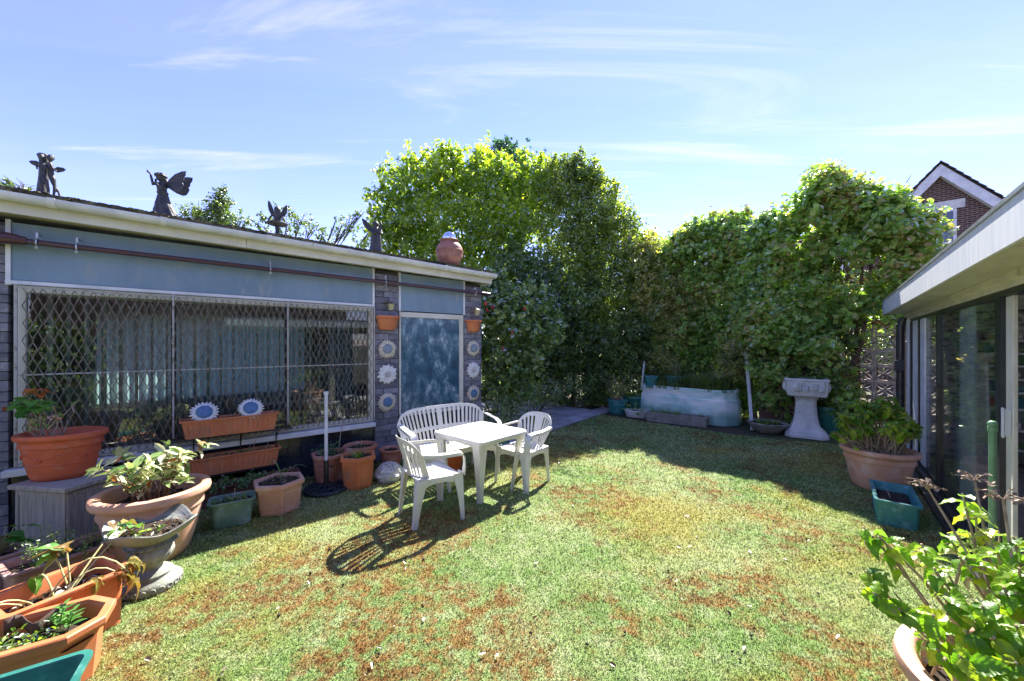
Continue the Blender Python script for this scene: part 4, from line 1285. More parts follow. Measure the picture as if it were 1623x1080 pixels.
# ============================================================ POTS
def soil_disc(parent, r, z, sx=1, sy=1, n=28):
    rings = [circ(r * k, z + (.012 * (1 - k)) + (rnd.uniform(-.004, .004)), n, sx, sy) for k in (1, .7, .4, .15)]
    mb = MB().loft(rings, False, True)
    for _ in range(26):
        a = rnd.uniform(0, 6.28); q = r * math.sqrt(rnd.random()) * .92
        mb.ball((math.cos(a) * q * sx, math.sin(a) * q * sy, z + .008), rnd.uniform(.005, .014), 6)
    return mb.build('soil', soil_m, parent, smooth=60)
def soil_rect(parent, w, d, z):
    mb = MB().loft([rrect(w, d, z, .02), rrect(w * .5, d * .5, z + .012, .02)], False, True)
    for _ in range(34):
        mb.ball((rnd.uniform(-.46, .46) * w, rnd.uniform(-.45, .45) * d, z + .004), rnd.uniform(.005, .013), 6)
    return mb.build('soil', soil_m, parent, smooth=60)

def bowl_pot(t, mat, Rr, H, rb=.62, sx=1, sy=1, soil=.80, lip=.055, n=48, bands=True):
    prof = [(0, .02), (Rr * rb - .01, 0), (Rr * rb, .004)]
    for u in (.12, .25, .4, .55, .66):
        prof.append((Rr * (rb + (.90 - rb) * u ** .75 / .80 ** .75 * 1.0), H * u))
    r1 = prof[-1][0]
    if bands:
        prof += [(r1 + .002, H * .70), (r1 + .016, H * .715), (r1 + .018, H * .74), (r1 + .012, H * .79), (r1 + .016, H * .845), (r1 + .020, H * .86)]
    prof += [(Rr - .012, H * .868), (Rr + .004, H * .885), (Rr + .010, H * .93), (Rr + .004, H * .985), (Rr - .012, H), (Rr - lip + .012, H * .995), (Rr - lip, H * .97), (Rr - lip - .01, H * .85), (Rr - lip - .03, H * (soil - .03))]
    mb = MB().lathe(prof, n, sx, sy)
    o = mb.build('pot', mat, t, smooth=48)
    soil_disc(t, Rr - lip - .012, H * soil, sx, sy, n)
    return o

def trough(t, mat, w, d, H, taper=.80, rim=.022, soil=None, rib=0, th=.010, r=.03, foot=True):
    """rectangular planter with a turned-out rim"""
    wb, db = w * taper, d * (taper if taper > .85 else taper + .02)
    mb = MB().loft([rrect(wb - .02, db - .02, 0, r), rrect(wb, db, .006, r), rrect(w - 2 * rim, d - 2 * rim, H - .022, r), rrect(w - 2 * rim, d - 2 * rim, H - .020, r),
                    rrect(w, d, H - .018, r), rrect(w + .004, d + .004, H - .008, r), rrect(w, d, H, r), rrect(w - 2 * rim, d - 2 * rim, H - .001, r * .7), rrect(w - 2 * rim - .012, d - 2 * rim - .012, H - .012, r * .7),
                    rrect(wb - .03, db - .03, .02, r * .7)], True, True)
    o = mb.build('trough', mat, t, smooth=35)
    if rib:
        k = MB()
        for i in range(rib):
            u = -.45 + .9 * i / (rib - 1)
            for s in (-1, 1):
                k.tube([(u * wb, s * (db / 2 - .001), .03), (u * (w - 2 * rim), s * (d / 2 - rim - .001), H - .04)], .0075, 6)
        k.build('ribbing', mat, t, smooth=60, kind='stuff')
    if soil:
        f_ = soil / H
        soil_rect(t, (wb + (w - 2 * rim - wb) * f_) - .03, (db + (d - 2 * rim - db) * f_) - .03, soil)
    return o

def hex_pot(t, mat, Rr, H, soil=.86, rb=.76, th=.022):
    def hx(r, z, n=6):
        pts = []
        for i in range(6):
            a0, a1 = R(60 * i), R(60 * (i + 1))
            p0 = V(math.cos(a0) * r, math.sin(a0) * r, z); p1 = V(math.cos(a1) * r, math.sin(a1) * r, z)
            pts += [p0.lerp(p1, .03), p0.lerp(p1, .97)]
        return pts
    mb = MB().loft([hx(Rr * rb - .01, 0), hx(Rr * rb, .006), hx(Rr * .90, H - .055), hx(Rr * .905, H - .05), hx(Rr * .985, H - .046), hx(Rr, H - .036), hx(Rr, H - .006), hx(Rr - .008, H), hx(Rr - th * 1.6, H), hx(Rr - th * 1.9, H - .02), hx(Rr * .78, H * .4)])
    o = mb.build('pot', mat, t)
    # recessed-looking framed panels: raised strips round each face
    k = MB()
    for i in range(6):
        a0, a1 = R(60 * i), R(60 * (i + 1))
        def q(u, v):
            r = Rr * (rb + (.90 - rb) * v) + .002
            z = .006 + (H - .061) * v
            p0 = V(math.cos(a0) * r, math.sin(a0) * r, z); p1 = V(math.cos(a1) * r, math.sin(a1) * r, z)
            return p0.lerp(p1, u)
        nrm = (V(math.cos((a0 + a1) / 2), math.sin((a0 + a1) / 2), 0))
        for a, b_ in (((.16, .10), (.16, .86)), ((.84, .10), (.84, .86)), ((.16, .86), (.84, .86)), ((.16, .10), (.84, .10))):
            k.sweep([q(*a), q(*b_)], .010, .008, up=nrm)
    k.build('panel_moulding', mat, t)
    mb = MB().loft([hx(Rr - th * 2.2, H * soil), hx(Rr * .4, H * soil + .01)], False, True)
    for _ in range(20):
        a = rnd.uniform(0, 6.28); q_ = Rr * .7 * math.sqrt(rnd.random())
        mb.ball((math.cos(a) * q_, math.sin(a) * q_, H * soil + .005), rnd.uniform(.006, .014), 6)
    mb.build('soil', soil_m, t)
    return o

def herb(t, w, d, z, n, h=.08, size=(.012, .03), mat=None, name='seedling', aspect=.6, spread=1.0, cx_=0, cy_=0):
    C = np.stack([cx_ + npr.uniform(-.5, .5, n) * w, cy_ + npr.uniform(-.5, .5, n) * d, z + npr.uniform(.0, 1, n) ** 1.3 * h], 1)
    N = npr.normal(size=(n, 3)) * .55 + np.array([0, 0, .8])
    v, f = leaf_arrays(C, N, npr.uniform(*size, n), aspect, .35, .2)
    o = link(name, poly_mesh(name, v, f, mat or L_herb), t)
    o['kind'] = 'stuff'
    return o
def grassy(t, c, n, r, h, w=.006, lean=.6, mat=None, name='grass_tuft'):
    return blades(MB(), c, n, r, h, w, lean).build(name, mat or L_herb, t, kind='stuff')
def stems_with_leaves(t, base, n, r, h, spread, rad, leafmat, lsize, per, stemmat=None, aspect=.5, nm='stem', fn='foliage', along=.45):
    mb = MB()
    tips = sprigs(mb, n, base, r, h, spread, rad)
    mb.build(nm, stemmat or twig_m, t, kind='stuff')
    C, N = [], []
    for tip, d, pts in tips:
        for _ in range(per):
            u = rnd.uniform(1 - along, 1.02)
            x = u * (len(pts) - 1); i = min(int(x), len(pts) - 2)
            p = pts[i].lerp(pts[i + 1], x - i)
            C.append(p + V(rnd.gauss(0, 1), rnd.gauss(0, 1), rnd.gauss(0, .6)) * lsize * .7); N.append(d * .5 + V(rnd.gauss(0, .7), rnd.gauss(0, .7), .7))
    v, f = leaf_arrays(np.array(C), np.array(N), npr.uniform(lsize * .7, lsize * 1.25, len(C)), aspect, .3, .2)
    link(fn, poly_mesh(fn, v, f, leafmat), t)
    return tips

# --- left foreground group -------------------------------------------------
t = thing('wooden_pedestal', 'tall weathered grey wooden pedestal box under the red oval pot', 'pedestal', (-3.63, 3.16), R(-8))
mb = MB().span((-.235, -.215, 0), (.235, .215, .505))
mb.build('body', weather_wood, t)
for s in (-1, 1):
    for a, b_ in (((-.235, -.205)), ((.205, .235))):
        MB().span((a, s * .2155, 0), (b_, s * .227, .505)).build('corner_board', weather_wood, t)
        MB().span((s * .2355, a * .93, 0), (s * .247, b_ * .93, .505)).build('corner_board', weather_wood, t)
    for i in range(5):
        MB().span((-.203 + i * .0815, s * .2152, .03), (-.203 + i * .0815 + .0795, s * .2215, .465)).build('plank', weather_wood, t)
        MB().span((s * .2352, -.187 + i * .0752, .03), (s * .2415, -.187 + i * .0752 + .0732, .465)).build('plank', weather_wood, t)
    MB().span((-.204, s * .2158, .467), (.204, s * .226, .504)).build('top_rail', weather_wood, t)
    MB().span((s * .2358, -.19, .467), (s * .246, .19, .504)).build('top_rail', weather_wood, t)
MB().loft([rrect(.50, .46, .506, .006, 1), rrect(.545, .505, .520, .006, 1), rrect(.545, .505, .545, .006, 1), rrect(.53, .49, .553, .006, 1)]).build('top_moulding', weather_wood, t)

t = thing('oval_pot', 'red oval terracotta pot of orange-tipped pelargonium on the wooden pedestal', 'plant pot', (-3.74, 3.15, .5535), R(12))
bowl_pot(t, terra_red, .262, .375, .66, 1.06, .80, .80, .04)
mb = MB()
for k in range(90):       # moulded grape and vine relief
    a = rnd.uniform(0, 6.283)
    z = .20 + .022 * math.sin(a * 5) + rnd.gauss(0, .008)
    r_ = .221
    mb.ball((math.cos(a) * r_ * 1.06, math.sin(a) * r_ * .80, z), rnd.uniform(.005, .010), 6)
for k in range(48):
    a0 = k / 48 * 6.283; a1 = (k + 1) / 48 * 6.283
    mb.tube([(math.cos(a) * .222 * 1.06, math.sin(a) * .222 * .80, .205 + .02 * math.sin(a * 5)) for a in (a0, a1)], .004, 5)
    mb.tube([(math.cos(a) * .2085 * 1.06, math.sin(a) * .2085 * .80, .135) for a in (a0, a1)], .006, 5)
mb.build('vine_relief', terra_red, t, smooth=60, kind='stuff')
sm_ = MB()
tips = sprigs(sm_, 15, (-.09, 0, .28), .12, .32, .55, .007, bend=.5)
sm_.build('stem', twig_m, t, kind='stuff')
gl_ = [leaf_object_mesh('leaf', .085, .085, L_gera, .25, .5, 5), leaf_object_mesh('leaf', .065, .07, L_gera, .4, .7, 5)]
gl_o = leaf_object_mesh('leaf', .075, .05, leaf_mat('orange_dying_leaf', [(.45, .12, .02), (.60, .22, .04)], per_object=True, tcol=(1.6, 1.0, .6)), .4, .9, 5)
hf = V(-.15, -.06, .60)
for k in range(34):
    d = V(rnd.gauss(0, 1), rnd.gauss(0, 1), rnd.gauss(.15, .5)).normalized()
    place_leaf(rnd.choice(gl_), t, hf + d * rnd.uniform(.02, .10), (d.x, d.y, -.15), (d.x * .3, d.y * .3, 1), rnd.uniform(.8, 1.25))
for k in range(9):
    d = V(rnd.gauss(0, .6), rnd.gauss(0, .6), 1).normalized()
    place_leaf(gl_o, t, hf + V(.04, 0, .09) + d * rnd.uniform(.0, .05), (d.x, d.y, .1), (0, 0, 1), rnd.uniform(.8, 1.3), 'dying_leaf')
for k in range(3):
    place_leaf(gl_o, t, hf + V(-.13, -.03, .0), (rnd.gauss(-1, .4), rnd.gauss(0, .6), -.2), (0, 0, 1), .8, 'dying_leaf')
for tip, d, pts in tips:
    for k in range(2):
        place_leaf(rnd.choice(gl_), t, tip, (rnd.gauss(0, 1), rnd.gauss(0, 1), -.1), (0, 0, 1), rnd.uniform(.35, .6))
fb = MB()
for k in range(7):
    fb.ball((-.02 + rnd.gauss(0, .02), -.03 + rnd.gauss(0, .02), .50 + rnd.gauss(0, .015)), .011, 7)
for k in range(4):
    fb.ball((.04 + rnd.gauss(0, .03), -.05, .35 + rnd.gauss(0, .02)), .009, 7)
fb.build('flower', M('pink_white_flower', (.75, .50, .50), (.75, .25, .20), rough=.6, scale=40), t, smooth=180, kind='stuff')

t = thing('bowl_planter', 'large pale terracotta bowl planter holding a variegated shrub behind the stone urn', 'plant pot', (-2.80, 2.96), 0)
bowl_pot(t, terra_p, .345, .53, .58, 1, 1, .80, .06)
sm_ = MB()
tips = sprigs(sm_, 34, (0, 0, .42), .17, .36, .70, .006, bend=.4)
sm_.build('stem', twig_dark, t, kind='stuff')
pl_ = [leaf_object_mesh('leaf', .112, .040, L_pieris, .3, .25, 7, seed=4), leaf_object_mesh('leaf', .090, .036, L_pieris, .45, .45, 7, seed=9), leaf_object_mesh('leaf', .100, .034, L_pieris, .55, .6, 7, seed=14)]
pd_ = leaf_object_mesh('leaf', .08, .028, leaf_mat('reddish_leaf', [(.30, .10, .03), (.45, .22, .07)], per_object=True, tcol=(1.5, 1.1, .6)), .4, .8, 6)
for tip, d, pts in tips:
    for k in range(9):
        a = k * 2.4 + rnd.random()
        o1 = d.orthogonal().normalized(); o2 = d.cross(o1)
        dd = (o1 * math.cos(a) + o2 * math.sin(a)) * 1 + d * rnd.uniform(.1, 1.0)
        place_leaf(pd_ if rnd.random() < .08 else rnd.choice(pl_), t, tip - d * rnd.uniform(0, .10), dd, d, rnd.uniform(.75, 1.25))
herb(t, .4, .4, .43, 60, .03, (.03, .06), dry_leaf, 'leaf_litter', .5)

t = thing('stone_urn', 'grey weathered stone urn with a scalloped bowl on a footed stem', 'urn', (-2.46, 2.585), R(20))
lobe = lambda k, n, z: 1 + (.075 * math.cos(2 * math.pi * k / n * 4 + .6)) * max(0, (z - .30) / .15)
prof = [(0, .0), (.150, .0), (.160, .012), (.158, .045), (.146, .060), (.112, .074), (.106, .088), (.112, .100), (.100, .112), (.062, .128), (.058, .142)]
prof += [(.060, .150), (.092, .175), (.118, .215), (.122, .245), (.108, .272), (.098, .280), (.118, .288), (.128, .300), (.124, .312), (.112, .318), (.150, .342), (.198, .372), (.228, .405), (.240, .43)]
prof += [(.236, .436), (.226, .430), (.208, .408), (.17, .380), (.11, .362)]
def urn_wob(k, n, z):
    w = 1.0
    if .155 < z < .275:
        w *= 1 - .045 * abs(math.cos(math.pi * k / n * 14))
    if z > .33:
        w *= 1 + .07 * math.cos(2 * math.pi * k / n * 4 + .6) * (z - .33) / .1
    return w
rings = []
n = 84
for r_, z in prof:
    rr = []
    for k in range(n):
        a = 2 * math.pi * k / n
        w = urn_wob(k, n, z)
        zz = z + (.022 * math.cos(a * 4 + .6) * max(0, (z - .33) / .1) if z > .33 else 0)
        rr.append(V(math.cos(a) * r_ * w, math.sin(a) * r_ * w, zz))
    rings.append(rr)
MB().loft(rings, True, True).build('urn_body', stone_urn_m, t, smooth=50)
mb = MB()
for k in range(22):      # scrolled band round the foot and rope band under the bowl
    a = k / 22 * 6.283
    mb.ring(.014, .005, (math.cos(a) * .158, math.sin(a) * .158, .030), 10, 5, Matrix.Rotation(a, 3, 'Z') @ Matrix.Rotation(R(90), 3, 'Y'))
    mb.ball((math.cos(a + .14) * .125, math.sin(a + .14) * .125, .300), .017, 7, (1, 1, .6))
mb.build('carved_band', stone_urn_m, t, smooth=60)
soil_disc(t, .165, .385)
herb(t, .30, .26, .385, 60, .03, (.02, .05), dry_leaf, 'dead_leaves', .4)
herb(t, .18, .10, .40, 16, .03, (.03, .05), L_herb, 'leaves', .35, cy_=-.07)

# plastic troughs in the left corner
GA = 'planters crowded in the left foreground'
t = thing('trough_planter', 'faded pinkish trough of feathery green plants in front of the wooden pedestal', 'trough', (-3.05, 2.58), R(62), GA)
trough(t, terra_brown, .54, .31, .25, .86, .03, .20, 0)
stems_with_leaves(t, (.05, 0, .19), 30, .30, .20, .5, .0025, L_herb, .020, 28, green_stem, .28, along=.8)
herb(t, .36, .18, .20, 90, .05, (.012, .022), L_herb, 'seedling')
t = thing('square_planter', 'bright orange plastic planter with a collapsed half-dead plant beside the stone urn', 'planter', (-2.53, 2.12), R(66), GA)
trough(t, terra_o, .50, .36, .32, .82, .035, .23, 0)
sm_ = MB()
limp = [leaf_object_mesh('leaf', .13, .085, L_gera, .5, 1.1, 9, .06, seed=31), leaf_object_mesh('leaf', .13, .06, leaf_mat('withered_leaf', [(.22, .12, .04), (.34, .24, .07), (.20, .22, .05)], per_object=True, tcol=(1.3, 1.1, .6)), .7, 1.4, 9, .10, seed=17)]
def arc(p0, p1, h, n=6):
    p0, p1 = V(*p0), V(*p1)
    return [p0.lerp(p1, i / n) + V(0, 0, h * 4 * (i / n) * (1 - i / n)) for i in range(n + 1)]
for p0, p1, h in (((-.05, .02, .23), (.22, -.19, .30), .16), ((-.02, 0, .23), (-.05, .10, .36), .05), ((0, -.05, .23), (.30, .16, .48), .02), ((.02, -.02, .23), (.30, .08, .46), .02), ((-.08, 0, .23), (-.30, -.06, .33), .06), ((-.1, .03, .23), (-.33, .03, .30), .05),
                 ((.05, .05, .23), (.02, .14, .42), .01), ((.05, .03, .23), (.06, .12, .43), .01), ((0, 0, .23), (.24, -.12, .22), .12)):
    pts = arc(p0, p1, h)
    sm_.tube(pts, .0042, 6)
    d = pts[-1] - pts[-2]
    for k in range(3):
        place_leaf(limp[1 if h > .1 or rnd.random() < .55 else 0], t, pts[-1] + V(rnd.gauss(0, .012), rnd.gauss(0, .012), 0), d.normalized() + V(rnd.gauss(0, .6), rnd.gauss(0, .6), -.2), (0, 0, 1), rnd.uniform(.55, 1.0))
sm_.build('stem', M('pale_stem', (.50, .48, .22), (.38, .36, .16), rough=.6), t, kind='stuff', smooth=60)
herb(t, .30, .24, .235, 40, .05, (.05, .10), dry_leaf, 'dead_leaves', .5)
for k in range(16):      # withered leaves hanging over the rim
    e = (rnd.uniform(.0, .26), -.17, .315) if k % 2 else (.235, rnd.uniform(-.17, .05), .315)
    place_leaf(limp[1], t, V(*e) + V(rnd.gauss(0, .015), rnd.gauss(0, .015), rnd.uniform(0, .03)), (rnd.gauss(.3, .4), rnd.gauss(-.5, .4), rnd.uniform(-.9, .1)), (0, 0, 1), rnd.uniform(.4, .8), 'withered_leaf')
herb(t, .12, .06, .36, 14, .07, (.02, .045), dry_leaf, 'dead_flower', .4, cx_=.26, cy_=.10)
t = thing('trough_planter', 'orange plastic trough of low green weeds next to the empty green trough', 'trough', (-2.34, 1.77), R(33), GA)
w, d, H = .66, .36, .30
def chf(w, d, z, c=.10):
    return [V(*p, z) for p in ((w / 2, -d / 2 + c), (w / 2, d / 2 - c), (w / 2 - c, d / 2), (-w / 2 + c, d / 2), (-w / 2, d / 2 - c), (-w / 2, -d / 2 + c), (-w / 2 + c, -d / 2), (w / 2 - c, -d / 2))]
MB().loft([chf(w * .82, d * .80, 0), chf(w * .82 + .01, d * .80 + .01, .006), chf(w - .07, d - .07, H - .05), chf(w - .01, d - .01, H - .046), chf(w, d, H - .03), chf(w, d, H - .006), chf(w - .01, d - .01, H), chf(w - .07, d - .07, H, .085), chf(w - .085, d - .085, H - .02, .08), chf(w * .8, d * .76, .05)]).build('trough', terra_o, t)
MB().loft([chf(w * .86, d * .80, .215, .07), chf(w * .4, d * .3, .225, .04)], False, True).build('soil', soil_m, t)
herb(t, .42, .22, .22, 420, .07, (.014, .030), L_herb, 'seedling', .5, cx_=-.05, cy_=-.02)
sm_ = MB()
wl_ = leaf_object_mesh('leaf', .07, .028, leaf_mat('willow_herb_leaf', [(.07, .20, .04), (.13, .30, .06)], per_object=True, gloss=.5), .3, .4, 6)
for (bx, by, hh_) in ((.13, .05, .13), (.17, .02, .10)):
    pts = [V(bx, by, .22), V(bx + .01, by, .22 + hh_ * .5), V(bx + .02, by + .01, .22 + hh_)]
    sm_.tube(pts, .003, 5)
    for k in range(12):
        a = k * 2.4
        place_leaf(wl_, t, pts[0].lerp(pts[2], .25 + .75 * k / 12), (math.cos(a), math.sin(a), .5), (0, 0, 1), 1.0 - .035 * k)
sm_.build('stem', green_stem, t, kind='stuff')
fold_ = MB()
fold_.loft([[V(-.06 + u * .20, .10 + .03 * math.sin(u * 9), .235 + q * .07 + .02 * math.sin(u * 7 + q)) for u in [i / 8 for i in range(9)]] for q in (0, .5, 1)], False, False, close=False)
weld_solid(fold_.build('withered_leaf', M('brown_withered', (.13, .085, .065), (.08, .055, .045), rough=.8, scale=20, bump=.6), t, smooth=180), .003, False)
t = thing('trough_planter', 'empty dark green plastic trough at the left foreground corner', 'trough', (-2.04, 1.40), R(33), GA)
trough(t, green_pl, .62, .30, .30, .84, .022, None, 0, r=.045)
t = thing('trough_planter', 'faded brown trough of hosta leaves at the left edge below the wooden pedestal', 'trough', (-3.60, 2.40), R(58), GA)
trough(t, terra_brown, .62, .26, .24, .84, .025, .19, 0)
hl = leaf_object_mesh('leaf', .10, .085, leaf_mat('round_green_leaf', [(.04, .15, .03), (.07, .22, .04)], per_object=True, gloss=.5), .2, .5, 6)
sm_ = MB()
for k in range(26):
    a = rnd.uniform(0, 6.28); q = rnd.uniform(.02, .13)
    p = V(.20 + math.cos(a) * q, .04 + math.sin(a) * q, .22 + rnd.uniform(.02, .17))
    sm_.tube([(.20, .04, .19), p], .003, 5)
    place_leaf(hl, t, p, (math.cos(a), math.sin(a), -.1), (math.cos(a) * .4, math.sin(a) * .4, 1), rnd.uniform(.6, 1.15))
for k in range(12):
    a = rnd.uniform(0, 6.28); q = rnd.uniform(.02, .11)
    p = V(-.12 + math.cos(a) * q, -.02 + math.sin(a) * q, .20 + rnd.uniform(.0, .08))
    sm_.tube([(-.12, -.02, .19), p], .0025, 5)
    place_leaf(hl, t, p, (math.cos(a), math.sin(a), -.1), (math.cos(a) * .4, math.sin(a) * .4, 1), rnd.uniform(.5, .8))
for k in range(16):
    a = rnd.uniform(0, 6.28)
    sm_.tube(arc((rnd.uniform(-.25, .1), rnd.uniform(-.08, .08), .19), (rnd.uniform(-.3, .2), rnd.uniform(-.15, .2), .22), .05, 4), .0025, 4)
sm_.build('stem', M('straw_stem', (.45, .38, .20), (.25, .20, .10), rough=.7), t, kind='stuff')
herb(t, .5, .2, .20, 60, .05, (.03, .07), dry_leaf, 'dead_leaves', .4)

# --- against the garden-room wall -----------------------------------------
t = thing('green_tub', 'small green plastic planter with seedlings between the bowl planter and the hexagonal pot', 'planter', (-2.585, 3.50), WA - .12)
trough(t, faded_green, .36, .25, .235, .78, .018, .19, 0, r=.05)
herb(t, .28, .16, .19, 130, .05, (.018, .034), L_herb, 'seedling', .7, cx_=-.03)
sm_ = MB().tube(arc((.0, 0, .19), (.02, .02, .31), .0), .003, 5).tube(arc((.02, 0, .19), (.11, .03, .26), .03), .003, 5).tube(arc((0, 0, .19), (-.07, .02, .25), .03), .003, 5)
sm_.build('dry_stalk', twig_m, t, kind='stuff')
GH = 'hexagonal terracotta-coloured pots by the garden room'
t = thing('hexagonal_pot', 'widest hexagonal terracotta-coloured pot, beside the small green planter', 'plant pot', (-2.325, 3.78), R(8), GH)
hex_pot(t, terra_p, .24, .305, .9)
herb(t, .28, .28, .28, 80, .03, (.012, .03), L_grass, 'weeds', .3)
herb(t, .26, .26, .275, 40, .02, (.02, .05), dry_leaf, 'dead_leaves')
sm_ = MB()
for p1, h in (((-.16, .14, .42), .10), ((.20, .16, .36), .08)):
    sm_.sweep(arc((0, .06, .28), p1, h, 8), [.012] * 8 + [.002], .0015)
sm_.build('strap_leaf', L_herb, t, kind='stuff')
t = thing('hexagonal_pot', 'dull hexagonal terracotta-coloured pot with a twig, directly behind the bare white pole', 'plant pot', (-2.20, 4.58), R(4), GH)
hex_pot(t, terra_d, .225, .345, .9)
sm_ = MB().tube([(.08, .05, .30), (.10, .06, .55), (.15, .07, .86)], [.006, .005, .003], 6)
sm_.build('twig', twig_m, t)
stems_with_leaves(t, (-.02, .02, .30), 9, .12, .16, .5, .003, leaf_mat('nettle_leaf', [(.03, .11, .04), (.06, .18, .06)], clump=4), .05, 8, green_stem, .42)
herb(t, .30, .30, .30, 120, .05, (.012, .03), L_herb, 'weeds', .4)
t = thing('hexagonal_pot', 'bright orange hexagonal pot with strappy green shoots beside the white carved stone', 'plant pot', (-1.80, 4.42), R(-6), GH)
hex_pot(t, terra_o, .215, .365, .9)
grassy(t, (0, 0, .32), 34, .06, .16, .012, .8)
grassy(t, (0, 0, .325), 160, .15, .05, .004, .8, L_grass, 'short_grass')
t = thing('round_pot', 'shallow round terracotta bowl of weeds behind the orange hexagonal pot', 'plant pot', (-1.96, 4.88), 0)
bowl_pot(t, terra_d, .205, .36, .66, 1, 1, .88, .03, bands=False)
grassy(t, (0, 0, .31), 90, .15, .10, .004, .9, L_grass)
t = thing('round_pot', 'small dark round terracotta pot against the stone pier beside the bench', 'plant pot', (-1.62, 5.08), 0)
bowl_pot(t, terra_d, .155, .26, .66, 1, 1, .85, .03, bands=False)
t = thing('round_pot', 'round red terracotta pot half hidden underneath the bench', 'plant pot', tuple(wl(-1.22, 1.02)), 0)
bowl_pot(t, terra_red, .19, .28, .66, 1, 1, .85, .03, bands=False)
t = thing('carved_stone', 'white carved stone rosette with leafy folds beside the orange hexagonal pot', 'ornament', (-1.50, 4.62), 0)
mb = MB().lathe([(0, 0), (.13, 0), (.150, .04), (.145, .10), (.11, .15), (0, .15)], 24)
for ring_, (r_, z_, k_) in enumerate(((.128, .075, 9), (.105, .125, 8), (.07, .15, 6), (.03, .16, 4))):
    for i in range(k_):
        a = i / k_ * 6.283 + ring_ * .4
        mb.ball((math.cos(a) * r_, math.sin(a) * r_, z_), .05, 9, (1, 1, .8 + .2 * math.sin(i * 3)))
        mb.ring(.035, .009, (math.cos(a) * (r_ + .02), math.sin(a) * (r_ + .02), z_ + .015), 12, 5, Matrix.Rotation(a, 3, 'Z') @ Matrix.Rotation(R(62), 3, 'Y'))
o = mb.build('carved_body', M('white_carved_stone', (.66, .66, .67), (.48, .49, .50), rough=.7, scale=14, bump=.3), t, smooth=50)

# window boxes on brackets
t = thing('window_box', 'orange window box holding two blue-centred sunflower plaques on the grille ledge', 'window box', tuple(wl(-3.42, .17, .688)), WA, 'long terracotta window boxes on wall brackets')
trough(t, terra_o, .86, .20, .188, .90, .016, .16, 17, r=.02)
herb(t, .5, .1, .165, 60, .05, (.02, .05), dry_leaf, 'dead_leaves', .3)
wbk = thing('box_bracket', 'black iron bracket shelf under the window box with two sunflower plaques', 'bracket', tuple(wl(-3.42, .0, .0)), WA)
mb = MB()
for y in (-.08, -.16, -.25):
    mb.span((-.62, y - .006, .672), (.56, y + .006, .684))
for x in (-.60, -.2, .15, .54):
    mb.span((x - .006, -.256, .670), (x + .006, -.066, .682))
mb.build('shelf_frame', black_iron, wbk)
for x in (-.32, .08, .42):
    MB().tube([(x, -.09, .67), (x, -.09, .46), (x, -.02, .40)], .006, 6).tube([(x, -.24, .67), (x, -.15, .60), (x, -.09, .55)], .006, 6).build('strut', black_iron, wbk)
t = thing('window_box', 'lower orange window box sprouting weeds, hung below the white sill', 'window box', tuple(wl(-3.42, .15, .285)), WA, 'long terracotta window boxes on wall brackets')
trough(t, terra_o, .90, .21, .190, .90, .016, .15, 17, r=.02)
herb(t, .75, .13, .155, 260, .05, (.012, .028), L_herb, 'seedling', .5)
herb(t, .75, .13, .155, 60, .03, (.02, .04), dry_leaf, 'dead_leaves', .4)
sm_ = MB()
for p1 in ((.22, 0, .30), (.34, .02, .24), (.18, .02, .27), (-.40, -.1, .24)):
    sm_.tube(arc((p1[0] - .04, 0, .15), p1, .01, 4), .003, 5)
sm_.build('dry_stalk', twig_m, t, kind='stuff')
b2 = thing('box_bracket', 'black iron wall bracket under the lower weedy window box', 'bracket', tuple(wl(-3.42, 0, 0)), WA)
MB().span((-.40, -.25, .272), (.40, -.238, .283)).span((-.40, -.09, .272), (.40, -.078, .283)).build('shelf_frame', black_iron, b2)
for x in (-.33, .33):
    MB().span((x - .006, -.25, .270), (x + .006, -.0, .281)).tube([(x, -.23, .27), (x, -.01, .14)], .006, 6).build('strut', black_iron, b2)
t = thing('trough_planter', 'long brown trough of green seedlings on the ground under the lower window box', 'trough', tuple(wl(-3.30, .30)), WA)
trough(t, M('brown_plastic', (.16, .075, .05), (.11, .055, .04), rough=.6, scale=6), 1.0, .24, .20, .86, .02, .165, 0)
stems_with_leaves(t, (-.12, 0, .16), 26, .42, .10, .5, .0025, leaf_mat('mint_leaf', [(.04, .15, .03), (.08, .24, .05)], clump=5), .038, 10, green_stem, .6)
herb(t, .9, .16, .165, 160, .07, (.02, .04), L_herb, 'seedling', .6)

# wall-mounted half pots, lamps and plaques
GP = 'half-round terracotta wall pots'
for tt, lab in ((-1.64, 'half-round fluted terracotta wall pot on the middle stone pier'), (-.175, 'half-round fluted terracotta wall pot on the end stone pier')):
    k = .185 if tt < -1 else .16
    t = thing('wall_pot', lab, 'wall pot', tuple(wl(tt, .012, 1.855)), WA, GP)
    n = 40
    rings = []
    for r_, z in ((.55, 0), (.62, .004), (.74, .06), (.82, .13), (.85, .155), (1.0, .165), (1.02, .19), (1.0, .196), (.93, .196), (.80, .15), (.6, .04)):
        rr = []
        for i in range(n + 1):
            a = math.pi + math.pi * i / n
            fl_ = 1 - .03 * (i % 2) if z < .16 else 1
            rr.append(V(math.cos(a) * r_ * k * fl_, math.sin(a) * r_ * k * .72 * fl_, z))
        rings.append(rr)
    MB().loft(rings).build('pot', terra_o, t, smooth=50)
    MB().loft([[V(math.cos(math.pi + math.pi * i / 16) * k * .8, math.sin(math.pi + math.pi * i / 16) * k * .56, .15) for i in range(17)]], False, True).build('soil', soil_m, t)
